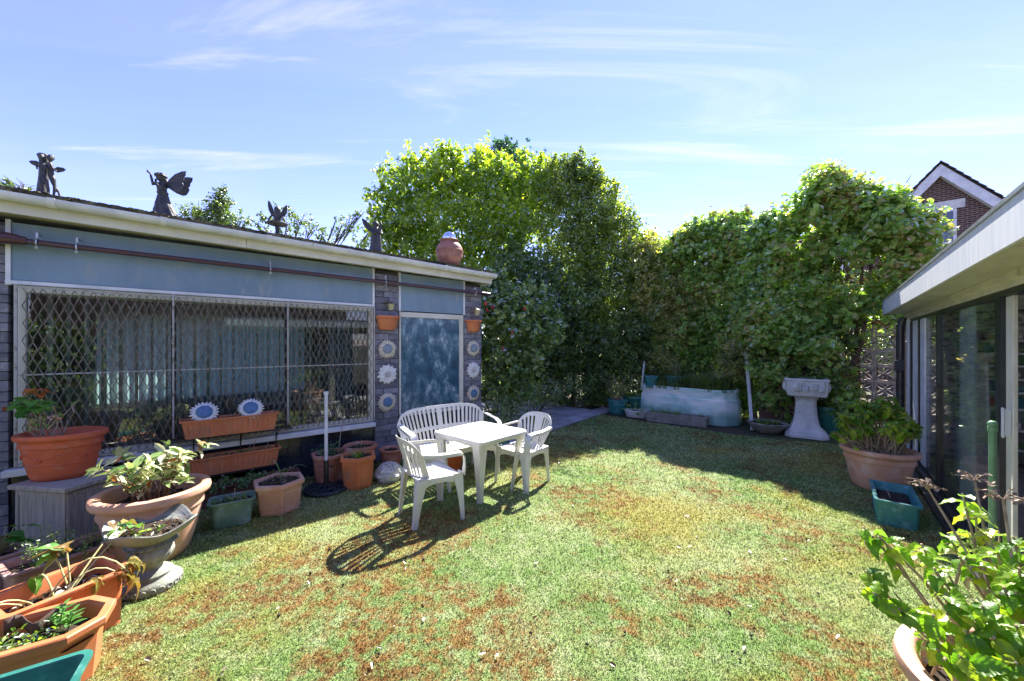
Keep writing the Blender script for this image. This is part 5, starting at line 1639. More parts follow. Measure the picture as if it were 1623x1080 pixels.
for tt, zz, lab in ((-1.64, 2.13, 'small rusty wall lantern above the wall pot on the middle pier'), (-.175, 2.13, 'small rusty wall lantern above the wall pot on the end pier')):
    t = thing('wall_lantern', lab, 'lantern', tuple(wl(tt, .01, zz)), WA, 'small wall lanterns')
    MB().span((-.04, -.03, .10), (.06, -.0, .135)).tube([(0, -.01, .11), (0, -.07, .125), (.02, -.085, .10)], .008, 7).build('bracket', rust_iron, t)
    MB().loft([rrect(.05, .05, .0, .004, 1, (.02, -.085)), rrect(.075, .075, .085, .004, 1, (.02, -.085))]).build('lamp_glass', M('yellowed_glass', (.55, .48, .26), rough=.3), t)
    MB().loft([rrect(.095, .095, .086, .004, 1, (.02, -.085)), rrect(.03, .03, .115, .004, 1, (.02, -.085))]).build('lamp_cap', rust_iron, t)

def daisy(t, rad, disc_r, n, mat, dmat, layers=2, tipw=.5, thick=.012):
    """plaque lying in the local xz plane, facing -y; each petal is a piece"""
    for l in range(layers):
        L_ = rad - disc_r * .8 - l * .020
        me = MB()
        vs_ = []
        for i in range(6):
            u = i / 5
            w = (2 * math.pi * rad / n * tipw) * (.55 + .75 * math.sin(math.pi * min(1, .25 + u * .72))) * .5
            if i == 5:
                w *= .35
            x = disc_r * .8 + L_ * u
            vs_.append([V(x, -thick * (.4 + .6 * math.sin(math.pi * u)) - l * .006, -w), V(x, -thick * (1.0 + .5 * math.sin(math.pi * u)) - l * .006, 0), V(x, -thick * (.4 + .6 * math.sin(math.pi * u)) - l * .006, w), V(x, 0, w), V(x, 0, -w)])
        me.loft(vs_)
        mesh = me.mesh('petal', mat)
        for i in range(n):
            o = link('petal', mesh, t)
            o.rotation_euler = (0, (i + .5 * l) / n * 6.2832 + rnd.uniform(-.03, .03), 0)
            s = rnd.uniform(.93, 1.05); o.scale = (s, 1, s)
    mb = MB()
    rings = []
    for r_, y in ((1, .002), (1, -.016), (.9, -.024), (.6, -.030), (.3, -.031), (.05, -.030)):
        rings.append([V(math.cos(a) * r_ * disc_r, y - .006 * layers, math.sin(a) * r_ * disc_r) for a in [2 * math.pi * i / 24 for i in range(24)]])
    mb.loft(rings[::-1])
    for i in range(46):
        a = i * 2.4; q = disc_r * math.sqrt(i / 46) * .95
        mb.ball((math.cos(a) * q, -.028 - .006 * layers, math.sin(a) * q), .006, 5)
    mb.build('flower_centre', dmat, t, smooth=60)
GF = 'flower plaques on the stone piers'
for tt, rad, pos in ((-1.64, .142, 'middle'), (-.175, .135, 'end')):
    for z, kind_, what in ((1.585, 0, 'top grey-centred sunflower plaque'), (1.225, 1, 'white daisy plaque between two sunflower plaques'), (.835, 2, 'lowest blue-centred sunflower plaque')):
        t = thing('flower_plaque', '%s on the %s stone pier' % (what, pos), 'wall plaque', tuple(wl(tt, .012, z)), WA, GF)
        t.rotation_euler = (rnd.uniform(-.03, .05), rnd.uniform(-.2, .2), WA + rnd.uniform(-.06, .06))
        if kind_ == 1:
            daisy(t, rad * 1.04, .042, 13, petal_w, disc_pale, 2, .56, .016)
        else:
            daisy(t, rad, .068, 22, petal_m, disc_grey if kind_ == 0 else disc_blue, 2, .50, .016)
for dx_, lab, ry in ((-.235, 'left blue-centred white sunflower plaque leaning in the upper window box', .05), (.165, 'right blue-centred white sunflower plaque leaning in the upper window box', -.12)):
    t = thing('sunflower_plaque', lab, 'ornament', tuple(wl(-3.42 + dx_, .185, .935)), WA, 'sunflower plaques in the window box')
    t.rotation_euler = (R(-30), ry, WA)
    daisy(t, .125, .070, 22, petal_w, disc_blue, 2, .50, .018)

# ============================================================ ROOF ORNAMENTS
def remesh(o, vox=.007, it=4):
    m_ = o.modifiers.new('fuse', 'REMESH'); m_.mode = 'VOXEL'; m_.voxel_size = vox; m_.use_smooth_shade = True
    s_ = o.modifiers.new('smooth', 'SMOOTH'); s_.factor = .5; s_.iterations = it
    return o
def wing(mb, pts, c, th=.006):
    """flat scalloped wing through outline pts (local x,z), plane turned later; ribbed"""
    n = len(pts)
    mb.add([(p[0], -th / 2, p[1]) for p in pts] + [(p[0], th / 2, p[1]) for p in pts],
           [tuple(range(n)), tuple(range(2 * n - 1, n - 1, -1))] + [(i, n + i, n + (i + 1) % n, (i + 1) % n) for i in range(n)])
    for p in pts[1::2]:
        mb.tube([(c[0], 0, c[1]), (p[0] * .93 + c[0] * .07, 0, p[1] * .93 + c[1] * .07)], .0055, 5)
    return mb
def roof_at(px_t, off):
    return wl(px_t, off, 2.866 + ZS * px_t)
# 1: two winged children by a tree stump
t = thing('fairy_statue', 'dark bronze statue of two winged children beside a tree stump on the roof', 'statue', tuple(roof_at(-4.71, .10)), R(22), 'dark bronze fairies along the roof edge')
t.scale = (.66, .8, .98)
mb = MB()
mb.tube([(-.085, .02, -.02), (-.08, .02, .05), (-.070, .02, .18), (-.062, .02, .30), (-.060, .02, .385)], [.062, .054, .046, .048, .056], 12)
mb.tube([(-.09, .02, .35), (-.115, .0, .385)], [.03, .02], 8)
for a in range(5):
    mb.tube([(-.08, .02, .04), (-.08 + .085 * math.cos(a * 1.3), .02 + .07 * math.sin(a * 1.3), -.01)], [.03, .014], 7)
remesh(mb.build('stump', bronze, t), .008, 2)
mb = MB()   # leaning figure
mb.tube([(-.045, -.04, .17), (-.030, -.045, .22), (-.035, -.05, .285)], [.034, .030, .036], 10)
mb.ball((-.040, -.055, .335), .030, 12, (1, 1, 1.1)).ball((-.046, -.045, .345), .030, 10)
mb.tube([(-.035, -.05, .295), (-.036, -.052, .315)], .014, 8)
mb.tube([(-.040, -.045, .17), (.005, -.06, .125), (.020, -.05, .065), (.022, -.05, .005)], [.026, .021, .015, .012], 8)
mb.tube([(-.050, -.045, .17), (-.035, -.07, .10), (-.033, -.06, .045), (-.030, -.07, .004)], [.026, .021, .015, .012], 8)
mb.tube([(-.020, -.05, .280), (.012, -.06, .245), (.030, -.055, .25)], [.013, .011, .009], 7)
mb.tube([(-.055, -.05, .280), (-.075, -.075, .245), (-.07, -.07, .22)], [.013, .011, .009], 7)
remesh(mb.build('figure', bronze, t), .006)
mb = MB()   # figure reaching out
mb.tube([(.025, -.02, .205), (.022, -.02, .25), (.015, -.02, .300)], [.030, .028, .030], 10)
mb.ball((.022, -.025, .350), .029, 12, (1, 1, 1.1)).ball((.028, -.015, .358), .030, 10)
mb.tube([(.018, -.02, .30), (.020, -.022, .33)], .013, 8)
mb.tube([(.028, -.02, .205), (.060, -.03, .160), (.060, -.02, .08), (.050, -.02, .004)], [.027, .021, .015, .012], 8)
mb.tube([(.020, -.02, .205), (.040, -.01, .13), (.085, .0, .06), (.105, .0, .002)], [.025, .019, .014, .011], 8)
mb.tube([(.030, -.03, .290), (.065, -.05, .250), (.105, -.06, .230)], [.013, .011, .009], 7)
mb.tube([(.005, -.03, .290), (-.015, -.06, .28), (-.03, -.06, .30)], [.013, .011, .009], 7)
remesh(mb.build('figure', bronze, t), .006)
w = [(0, 0), (.05, .03), (.10, .028), (.125, .015), (.10, -.005), (.05, -.02)]
wing(MB(), [(.035 + a, .255 + b_) for a, b_ in w], (.035, .255)).build('wing', bronze, t)
wing(MB(), [(-.085 - a * .9, .285 + b_) for a, b_ in w], (-.085, .285)).build('wing', bronze, t)
# 2: big fairy with butterfly wings
t = thing('fairy_statue', 'largest dark bronze fairy statue, in a long skirt with big butterfly wings on the roof', 'statue', tuple(roof_at(-3.97, .06)), R(18), 'dark bronze fairies along the roof edge')
t.scale = (.92, .92, .94)
mb = MB()
rings = []
for r_, z, x in ((.10, -.015, .01), (.105, .01, .01), (.088, .08, .0), (.070, .16, -.005), (.052, .225, -.01), (.040, .265, -.01)):
    rings.append([V(x + math.cos(a) * r_ * (1 + .10 * math.sin(a * 9 + z * 20)), math.sin(a) * r_ * .8 * (1 + .10 * math.sin(a * 9 + z * 20)), z) for a in [2 * math.pi * i / 54 for i in range(54)]])
mb.loft(rings)
for i, (x, z) in enumerate(((.12, .0), (.135, .02), (.10, .03))):
    mb.tube([(.02, .0, .20 - .02 * i), (.06, -.02 + .02 * i, .11), (x, -.02 + .02 * i, z)], [.02, .022, .006], 7)
mb.tube([(-.01, 0, .255), (-.018, 0, .30), (-.022, 0, .345), (-.020, 0, .375)], [.042, .043, .046, .03], 12)
mb.tube([(-.020, 0, .375), (-.026, -.005, .40)], .017, 8)
mb.ball((-.032, -.008, .428), .036, 14, (1, .95, 1.1)).ball((-.014, .006, .425), .034, 12)
mb.tube([(0, .01, .42), (.022, .014, .38), (.03, .014, .33)], [.026, .02, .01], 8)
mb.lathe([(0, 0), (.058, 0), (.060, .008), (.040, .014), (.036, .034), (.02, .042), (0, .044)], 18, 1, 1, (-.026, -.004, .440))
for a in range(7):
    mb.ball((-.026 + .042 * math.cos(a * .9), -.004 + .042 * math.sin(a * .9), .462), .014, 7)
mb.tube([(-.05, -.02, .365), (-.075, -.05, .33), (-.085, -.055, .40), (-.10, -.045, .45), (-.135, -.04, .492)], [.018, .015, .013, .010, .006], 8)
mb.tube([(-.10, -.045, .45), (-.132, -.06, .465)], [.010, .005], 6)
mb.tube([(.012, -.03, .365), (.012, -.075, .295), (-.04, -.065, .345), (-.055, -.04, .40)], [.018, .015, .012, .010], 8)
mb.ring(.043, .010, (-.012, 0, .268), 20, 6)
remesh(mb.build('figure', bronze, t), .0065, 3)
wp = [(.02, .36), (.06, .42), (.12, .475), (.19, .505), (.235, .51), (.232, .47), (.215, .44), (.212, .41), (.198, .385), (.208, .365), (.195, .33), (.18, .30), (.15, .285), (.11, .295), (.06, .325)]
o = wing(MB(), wp, (.02, .35), .007).build('wing', bronze, t); o.rotation_euler = (0, 0, R(-16))
o = wing(MB(), wp, (.02, .35), .007).build('wing', bronze, t); o.rotation_euler = (0, 0, R(24)); o.location = (0, .02, 0)
# 3: fairy with a tray-like skirt
t = thing('fairy_statue', 'slim dark bronze fairy with raised wings and a dish-shaped skirt on the roof', 'statue', tuple(roof_at(-2.99, .10)), R(25), 'dark bronze fairies along the roof edge')
mb = MB()
mb.tube([(-.012, 0, -.02), (-.010, 0, .06), (-.012, 0, .13)], [.010, .011, .015], 8).tube([(.014, 0, -.02), (.012, 0, .06), (.012, 0, .13)], [.010, .011, .015], 8)
mb.lathe([(0, .12), (.05, .125), (.095, .135), (.112, .150), (.108, .158), (.085, .150), (.03, .165), (0, .17)], 24)
mb.tube([(0, 0, .15), (0, 0, .20), (0, 0, .26), (0, -.005, .285)], [.035, .038, .045, .028], 10)
mb.ball((0, -.01, .31), .036, 12, (1, 1, 1.05)).ball((0, .006, .318), .036, 10)
mb.tube([(-.035, -.01, .26), (-.065, -.03, .21), (-.09, -.03, .165)], [.014, .011, .009], 7).tube([(.035, -.01, .26), (.065, -.03, .21), (.085, -.03, .165)], [.014, .011, .009], 7)
mb.lathe([(0, -.02), (.06, -.02), (.06, -.005), (0, .0)], 16)
remesh(mb.build('figure', bronze, t), .006)
w3 = [(0, .22), (.02, .28), (.045, .34), (.075, .385), (.095, .395), (.10, .35), (.09, .29), (.06, .24)]
wing(MB(), [(a * .9 + .015, b_ * .97) for a, b_ in w3], (.015, .22)).build('wing', bronze, t)
wing(MB(), [(-a * .8 - .015, b_ * 1.06 - .01) for a, b_ in w3], (-.015, .22)).build('wing', bronze, t)
# 4: robed angel with one spread wing
t = thing('fairy_statue', 'robed dark bronze angel with one wing spread, beside the trees on the roof', 'statue', tuple(roof_at(-1.86, .12)), R(25), 'dark bronze fairies along the roof edge')
mb = MB()
rings = []
for r_, z in ((.085, -.02), (.086, .01), (.072, .10), (.066, .18), (.058, .25), (.060, .31), (.035, .35)):
    rings.append([V(.02 + math.cos(a) * r_ * (1 + .08 * math.sin(a * 8)), math.sin(a) * r_ * .85 * (1 + .08 * math.sin(a * 8)), z) for a in [2 * math.pi * i / 40 for i in range(40)]])
mb.loft(rings)
mb.ball((.015, -.01, .385), .040, 12, (1, 1, 1.1)).ball((.022, .008, .388), .042, 10)
mb.tube([(-.03, -.02, .315), (-.03, -.07, .24), (.03, -.075, .27)], [.02, .016, .012], 8).tube([(.075, -.02, .315), (.095, -.05, .25), (.06, -.075, .27)], [.02, .016, .012], 8)
mb.tube([(.07, -.03, .33), (.085, -.05, .38), (.07, -.05, .42)], [.016, .018, .01], 8)
remesh(mb.build('figure', bronze, t), .007)
o = wing(MB(), [(-.01, .29), (-.05, .36), (-.10, .42), (-.15, .445), (-.16, .43), (-.14, .36), (-.10, .31), (-.05, .27)], (-.01, .29)).build('wing', bronze, t)
o = wing(MB(), [(.04, .29), (.07, .35), (.085, .40), (.10, .41), (.115, .36), (.10, .29), (.08, .26)], (.04, .29)).build('wing', bronze, t); o.location = (0, .05, 0)
# terracotta jar with a mirror ball
t = thing('ribbed_jar', 'round terracotta jar topped by a silver gazing ball on the roof end', 'jar', tuple(roof_at(-.62, .0)), 0)
prof = [(0, 0), (.115, 0), (.12, .006), (.165, .07), (.195, .14), (.203, .155), (.200, .165), (.212, .21), (.213, .245), (.219, .25), (.218, .262), (.208, .268), (.200, .31), (.172, .36), (.135, .39), (.128, .398), (.135, .408), (.150, .415), (.152, .43), (.14, .438), (.125, .43), (.115, .40), (.11, .30)]
MB().lathe(prof, 44).build('jar', M('brown_terracotta', (.36, .165, .115), (.28, .12, .085), rough=.62, scale=5, bump=.2, col3=(.42, .25, .19), scale3=6, c3=(.55, .75)), t, smooth=45)
mb = MB()
for i in range(20):
    a = i / 20 * 6.283
    mb.tube([(math.cos(a + .1 * math.sin(k)) * .214, math.sin(a + .1 * math.sin(k)) * .214, .225 + .012 * math.sin(k * 2 + i)) for k in (0, 1, 2, 3)], .004, 5)
mb.build('incised_band', bpy.data.materials['brown_terracotta'], t)
o = MB().ball((0, 0, .455), .112, 40).build('gazing_ball', M('mirror_ball', (.80, .84, .88), (.78, .82, .87), rough=.04, metallic=1.0, bump=0), t, smooth=180)

# ============================================================ FAR END OF THE LAWN
# old whirlpool bath used as a raised bed
tub_m, tt_, to_ = new_mat('marbled_acrylic')
_tc = tt_.nodes.new('ShaderNodeTexCoord'); _mp = tt_.nodes.new('ShaderNodeMapping'); _mp.inputs['Scale'].default_value = (.9, .9, 2.2)
_n = tt_.nodes.new('ShaderNodeTexNoise'); _n.inputs['Scale'].default_value = 1.5; _n.inputs['Detail'].default_value = 6; _n.inputs['Distortion'].default_value = 1.2
tt_.links.new(_tc.outputs['Object'], _mp.inputs[0]); tt_.links.new(_mp.outputs[0], _n.inputs[0])
_r = tt_.nodes.new('ShaderNodeValToRGB'); _e = _r.color_ramp.elements
_e[0].position = .30; _e[0].color = (.30, .60, .55, 1); _e[1].position = .62; _e[1].color = (.84, .86, .84, 1)
_x = _e.new(.5); _x.color = (.66, .80, .77, 1)
tt_.links.new(_n.outputs[0], _r.inputs[0])
_p = tt_.nodes.new('ShaderNodeBsdfPrincipled'); _p.inputs['Roughness'].default_value = .28
# algae along the foot and under the rim
_g = tt_.nodes.new('ShaderNodeSeparateXYZ'); tt_.links.new(_tc.outputs['Object'], _g.inputs[0])
_n2 = tt_.nodes.new('ShaderNodeTexNoise'); _n2.inputs['Scale'].default_value = 3.0; _n2.inputs['Detail'].default_value = 7; tt_.links.new(_tc.outputs['Object'], _n2.inputs[0])
_a = tt_.nodes.new('ShaderNodeMath'); _a.operation = 'MULTIPLY_ADD'; _a.inputs[1].default_value = .55; tt_.links.new(_n2.outputs[0], _a.inputs[0]); _a.inputs[2].default_value = -.03
_s = tt_.nodes.new('ShaderNodeMath'); _s.operation = 'SUBTRACT'; tt_.links.new(_a.outputs[0], _s.inputs[0]); tt_.links.new(_g.outputs['Z'], _s.inputs[1])
_m = tt_.nodes.new('ShaderNodeMapRange'); _m.inputs['From Min'].default_value = -.08; _m.inputs['From Max'].default_value = .14; _m.inputs['To Max'].default_value = .75; tt_.links.new(_s.outputs[0], _m.inputs[0])
_x = tt_.nodes.new('ShaderNodeMix'); _x.data_type = 'RGBA'; tt_.links.new(_m.outputs[0], _x.inputs[0]); tt_.links.new(_r.outputs[0], _x.inputs[6]); _x.inputs[7].default_value = (.10, .33, .27, 1)
tt_.links.new(_x.outputs[2], _p.inputs['Base Color']); tt_.links.new(_p.outputs[0], to_.inputs[0])
tub = thing('bath_planter', 'old pale teal marbled bath filled with long grass below the hedge', 'raised bed', (4.0, 8.5, 0), 0)
poly = [(3.02, 8.94), (3.20, 8.62), (4.10, 7.68), (4.30, 7.60), (4.62, 7.70), (4.80, 7.88), (5.05, 8.6), (4.2, 9.7), (3.3, 9.6)]
def tubring(k, z):
    cxx = sum(p[0] for p in poly) / len(poly); cyy = sum(p[1] for p in poly) / len(poly)
    out = []
    for i, p in enumerate(poly):
        q = poly[(i + 1) % len(poly)]
        for u in (.025, .5, .975):
            x, y = p[0] + (q[0] - p[0]) * u, p[1] + (q[1] - p[1]) * u
            out.append(V(cxx + (x - cxx) * k - 4.0, cyy + (y - cyy) * k - 8.5, z))
    return out
MB().loft([tubring(1.0, 0), tubring(.985, .30), tubring(.972, .50), tubring(.950, .508), tubring(.945, .53), tubring(.945, .64), tubring(.96, .67), tubring(.955, .705), tubring(.935, .715), tubring(.90, .70), tubring(.88, .60)]).build('bath', tub_m, tub, smooth=35)
MB().loft([tubring(.895, .655), tubring(.5, .70)], False, True).build('soil', soil_m, tub)
mb = MB()
cxx = sum(p[0] for p in poly) / len(poly) - 4.0; cyy = sum(p[1] for p in poly) / len(poly) - 8.5
for i in range(len(poly)):
    p, q = poly[i], poly[(i + 1) % len(poly)]
    for _ in range(7):
        u = rnd.random(); k = rnd.uniform(.25, .93)
        x = p[0] + (q[0] - p[0]) * u - 4.0; y = p[1] + (q[1] - p[1]) * u - 8.5
        blades(mb, (cxx + (x - cxx) * k, cyy + (y - cyy) * k, .67), 46, .16, .46 if i > 3 or k < .7 else .26, .012, 1.0)
o = mb.build('long_grass', L_grass, tub); o['kind'] = 'stuff'
def tub_pot(name, label, loc, mat, r, H, z=0, cat='plant pot', group=None):
    t = thing(name, label, cat, (*loc, z), 0, group)
    MB().lathe([(0, 0), (r * .74, 0), (r * .76, .01), (r * .90, H * .8), (r * .91, H * .84), (r * .99, H * .85), (r * 1.02, H * .9), (r * 1.02, H * .97), (r, H), (r * .92, H), (r * .88, H * .9), (r * .8, H * .6)], 32).build('pot', mat, t, smooth=45)
    soil_disc(t, r * .86, H * .88, n=20)
    return t
GB = 'green plastic tubs at the far end'
t = tub_pot('plastic_tub', 'left plain green tub standing on the grassy bath', (3.22, 8.75), teal_pl, .155, .26, .66, group=GB)
t = tub_pot('plastic_tub', 'right green tub with a reedy plant standing on the grassy bath', (3.70, 8.62), green_pl, .185, .28, .66, group=GB)
grassy(t, (0, 0, .24), 120, .13, .34, .007, .7, L_grass)
stems_with_leaves(t, (0, 0, .24), 14, .12, .42, .45, .003, L_varieg, .04, 10, twig_m, .3)
t = tub_pot('plastic_tub', 'teal tub with a light rim at the end of the flagstone path', (2.52, 9.05), teal_pl, .24, .34, group=GB)
stems_with_leaves(t, (0, 0, .29), 24, .18, .60, .5, .006, L_varieg, .06, 20, twig_m, .4)
t = tub_pot('plastic_tub', 'wide dark green tub of leafy plants beside the bath', (3.02, 9.28), green_pl, .29, .40, group=GB)
herb(t, .5, .5, .35, 240, .14, (.04, .08), L_herb, 'leaves', .7)
stems_with_leaves(t, (.05, .1, .34), 16, .15, .45, .6, .005, L_varieg, .06, 18, twig_m, .45)
t = thing('oval_trough', 'low white oval trough of trailing plants in front of the green tubs', 'trough', (2.86, 8.62), R(-20))
MB().lathe([(0, 0), (.24, 0), (.25, .01), (.285, .13), (.30, .135), (.305, .15), (.295, .16), (.27, .155), (.25, .10)], 36, 1, .58).build('trough', pale_stone, t, smooth=45)
soil_disc(t, .25, .13, 1, .58)
foliage('foliage', [(-.02, 0, .18, .14, .08), (.08, -.10, .12, .10, .09), (-.12, .02, .17, .09, .06)], L_herb, t, 900, (.025, .045), .7)
t = thing('stone_trough', 'long grey concrete trough of weeds in front of the bath', 'trough', (3.44, 7.92), R(-35.5))
mb = MB().loft([rrect(1.16, .27, 0, .01, 2), rrect(1.20, .29, .19, .01, 2), rrect(1.185, .275, .20, .01, 2), rrect(1.10, .20, .198, .01, 2), rrect(1.08, .18, .12, .01, 2)])
mb.build('trough', concrete, t)
soil_rect(t, 1.08, .18, .165)
mb = MB()
for _ in range(9):
    blades(mb, (rnd.uniform(-.5, .5), rnd.uniform(-.06, .06), .165), 22, .07, .17, .007, .9)
mb.build('weed_tuft', L_herb, t, kind='stuff')
stems_with_leaves(t, (.0, 0, .165), 12, .55, .16, .4, .003, L_herb, .025, 8, green_stem, .4)
t = thing('shallow_bowl', 'shallow round concrete bowl of weeds between the bath and the carved pedestal', 'bowl', (4.802,7.122), 0)
MB().lathe([(0, 0), (.18, 0), (.20, .01), (.30, .13), (.325, .165), (.33, .185), (.315, .195), (.285, .185), (.20, .12), (0, .11)], 40).build('bowl', concrete, t, smooth=45)
soil_disc(t, .27, .165)
mb = MB()
blades(mb, (0, 0, .165), 160, .24, .09, .007, 1.0)
mb.build('weed_tuft', L_herb, t, kind='stuff')
herb(t, .4, .4, .17, 80, .05, (.02, .04), L_herb, 'weeds', .7)
# carved pedestal bowl
t = thing('pedestal_planter', 'pale stone pedestal planter with carved square bowl overhung by ivy', 'pedestal planter', (5.32, 6.86), R(-34))
def octa(r, z, b_=.30):
    c = r * (1 - b_)
    return [V(*p, z) for p in ((r, -c), (r, c), (c, r), (-c, r), (-r, c), (-r, -c), (-c, -r), (c, -r))]
MB().loft([octa(.31, 0), octa(.31, .05), octa(.29, .075), octa(.285, .10), octa(.23, .14), octa(.19, .22), octa(.165, .34), octa(.15, .50), octa(.145, .62), octa(.15, .66), octa(.175, .70), octa(.18, .72)]).build('pedestal', pale_stone, t)
MB().loft([rrect(.46, .46, .722, .02), rrect(.54, .54, .735, .02), rrect(.56, .56, .755, .02), rrect(.575, .575, .80, .015), rrect(.60, .60, 1.00, .015), rrect(.63, .63, 1.01, .02), rrect(.63, .63, 1.035, .02), rrect(.60, .60, 1.045, .02), rrect(.53, .53, 1.04, .02), rrect(.50, .50, .95, .02)]).build('bowl', pale_stone, t, smooth=30)
mb = MB()
for f_ in range(4):
    mt = Matrix.Rotation(f_ * math.pi / 2, 3, 'Z')
    def rp(x, z, q=0):
        return mt @ V(x, -.292 - .06 * (z - .8) - q, z)
    for (x, z, r_) in ((-.13, .885, .055), (.10, .90, .055), (.20, .86, .03), (-.02, .86, .035)):
        for k in range(3):
            for i in range(7):
                a0 = i * .9 + k * .4; rr_ = r_ * (1 - .3 * k)
                mb.ball(rp(x + math.cos(a0) * rr_, z + math.sin(a0) * rr_, .010 + .010 * k), .024 - .004 * k, 6)
        mb.ball(rp(x, z, .034), .016, 6)
    for i in range(14):
        a0 = rnd.uniform(-.26, .26); z = rnd.uniform(.82, .98)
        mb.tube([rp(a0, z), rp(a0 + rnd.uniform(-.06, .06), z + rnd.uniform(-.03, .05), .008), rp(a0 + rnd.uniform(-.09, .09), z + rnd.uniform(-.02, .04))], .009, 5)
mb.build('carved_roses', pale_stone, t, smooth=60, kind='stuff')
MB().loft([rrect(.51, .51, .985, .02), rrect(.2, .2, 1.0, .02)], False, True).build('soil', soil_m, t)
mb = MB(); blades(mb, (-.1, 0, .985), 90, .18, .24, .008, .9); mb.build('weed_tuft', L_grass, t, kind='stuff')
t = tub_pot('plastic_tub', 'dark green water butt base hidden behind the carved pedestal', (5.80, 6.92), green_pl, .22, .52, group=None)
t['label'] = 'dark green round bin standing behind the carved pedestal'; t['category'] = 'bin'; t.name = 'garden_bin'
# leaning sticks
t = MB().sweep([(4.62, 7.28, .0), (4.79, 7.75, 1.50)], .055, .022, up=(0, -1, 0)).build('white_post', white_paint)
tag(t, 'white wooden post leaning on the right end of the bath', 'post')
t = MB().tube([(3.12, 9.12, .55), (3.25, 9.3, 1.22)], .022, 8).build('white_stake', white_paint)
tag(t, 'short white stake leaning beside the left tub on the bath', 'stake')
t = tub_pot('plastic_tub', 'dark teal tub behind the right-hand garden chair', wl(-.10, .62).to_tuple()[:2], teal_pl, .19, .32, group=GB)
t = thing('fern_clump', 'bright green grassy clump at the corner of the flagstone path', 'plant', (0.530,7.857), 0)
mb = MB(); blades(mb, (0, 0, 0), 420, .30, .36, .008, .8); mb.build('blade_tuft', L_herb, t)

# ============================================================ RIGHT-HAND POTS
hyd = [leaf_object_mesh('leaf', .098, .064, L_hyd, .38, .55, 9, .03, seed=3), leaf_object_mesh('leaf', .088, .060, L_hyd, .55, 1.1, 9, .05, seed=5), leaf_object_mesh('leaf', .060, .036, L_hyd, .3, .35, 7, seed=8), leaf_object_mesh('leaf', .092, .055, L_hyd, .75, .8, 9, .06, seed=13), leaf_object_mesh('leaf', .080, .058, L_hyd, .25, 1.3, 9, .04, seed=21)]
def hydrangea(t, targets, base_r, z0, per, sc, litter, name='stem', droop=True):
    mb = MB()
    for (x, y, z, nl_) in targets:
        b_ = V(x * .22 + rnd.gauss(0, base_r * .28), y * .22 + rnd.gauss(0, base_r * .28), z0)
        e = V(x, y, z)
        m1 = b_.lerp(e, .4) + V(rnd.gauss(0, .012), rnd.gauss(0, .012), .02); m2 = b_.lerp(e, .75) + V(rnd.gauss(0, .014), rnd.gauss(0, .014), .015)
        mb.tube([b_, m1, m2, e], [.0075, .0062, .005, .0035], 6)
        if rnd.random() < .6:
            e2 = m2 + (e - m2) * .7 + V(rnd.gauss(0, .05), rnd.gauss(0, .05), .02)
            mb.tube([m2, m2.lerp(e2, .5) + V(0, 0, .01), e2], [.004, .0035, .0025], 5)
        ax = (e - m2).normalized()
        for k in range(nl_):
            a = (k % 2) * math.pi + (k // 2) * math.pi / 2 + rnd.gauss(0, .35) + x * 7
            o1 = ax.orthogonal().normalized(); o2 = ax.cross(o1)
            d = (o1 * math.cos(a) + o2 * math.sin(a)) + ax * rnd.uniform(-.1, .5) + V(0, 0, -.15)
            place_leaf((hyd[rnd.choice((0, 1, 3, 4))] if k > 1 else hyd[rnd.randrange(5)]), t, e - ax * (.012 + .022 * (k // 2)), d, ax, sc * rnd.uniform(.75, 1.2))
    mb.build(name, twig_m, t, smooth=60, kind='stuff')
t = thing('hydrangea_pot', 'big terracotta bowl of bright green hydrangea beside the conservatory corner', 'plant pot', (4.22, 4.36), 0)
bowl_pot(t, terra_p, .335, .46, .66, 1, 1, .80, .06)
tg = []
for _ in range(62):
    a = rnd.uniform(0, 6.283); q = math.sqrt(rnd.random())
    tg.append((math.cos(a) * q * .37 - .0, math.sin(a) * q * .33, 1.02 - .30 * q * q + rnd.uniform(-.13, .06), 10))
tg += [(-.46, .1, .62, 6), (-.42, .05, .56, 3), (-.30, .1, .70, 4), (-.38, -.1, .50, 2)]
hydrangea(t, tg, .2, .37, 6, .95, 0)
mb = MB()
for _ in range(22):
    a = rnd.uniform(1.8, 4.6)
    b_ = V(rnd.gauss(0, .08), rnd.gauss(0, .08), .37)
    e = V(math.cos(a) * rnd.uniform(.2, .45), math.sin(a) * rnd.uniform(.1, .3), rnd.uniform(.55, .82))
    mb.tube([b_, b_.lerp(e, .5) + V(0, 0, .03), e], [.006, .005, .002], 5)
mb.build('dead_stem', twig_m, t, kind='stuff')

t = thing('trough_planter', 'weathered green plastic trough of bare soil below the hydrangea pot', 'trough', (3.63, 3.60), RA)
trough(t, teal_pl, .66, .31, .245, .80, .026, .17, 9, r=.02)
MB().sweep([(0, .02, .17), (.06, .04, .24)], .006, .004).build('twig', twig_m, t)

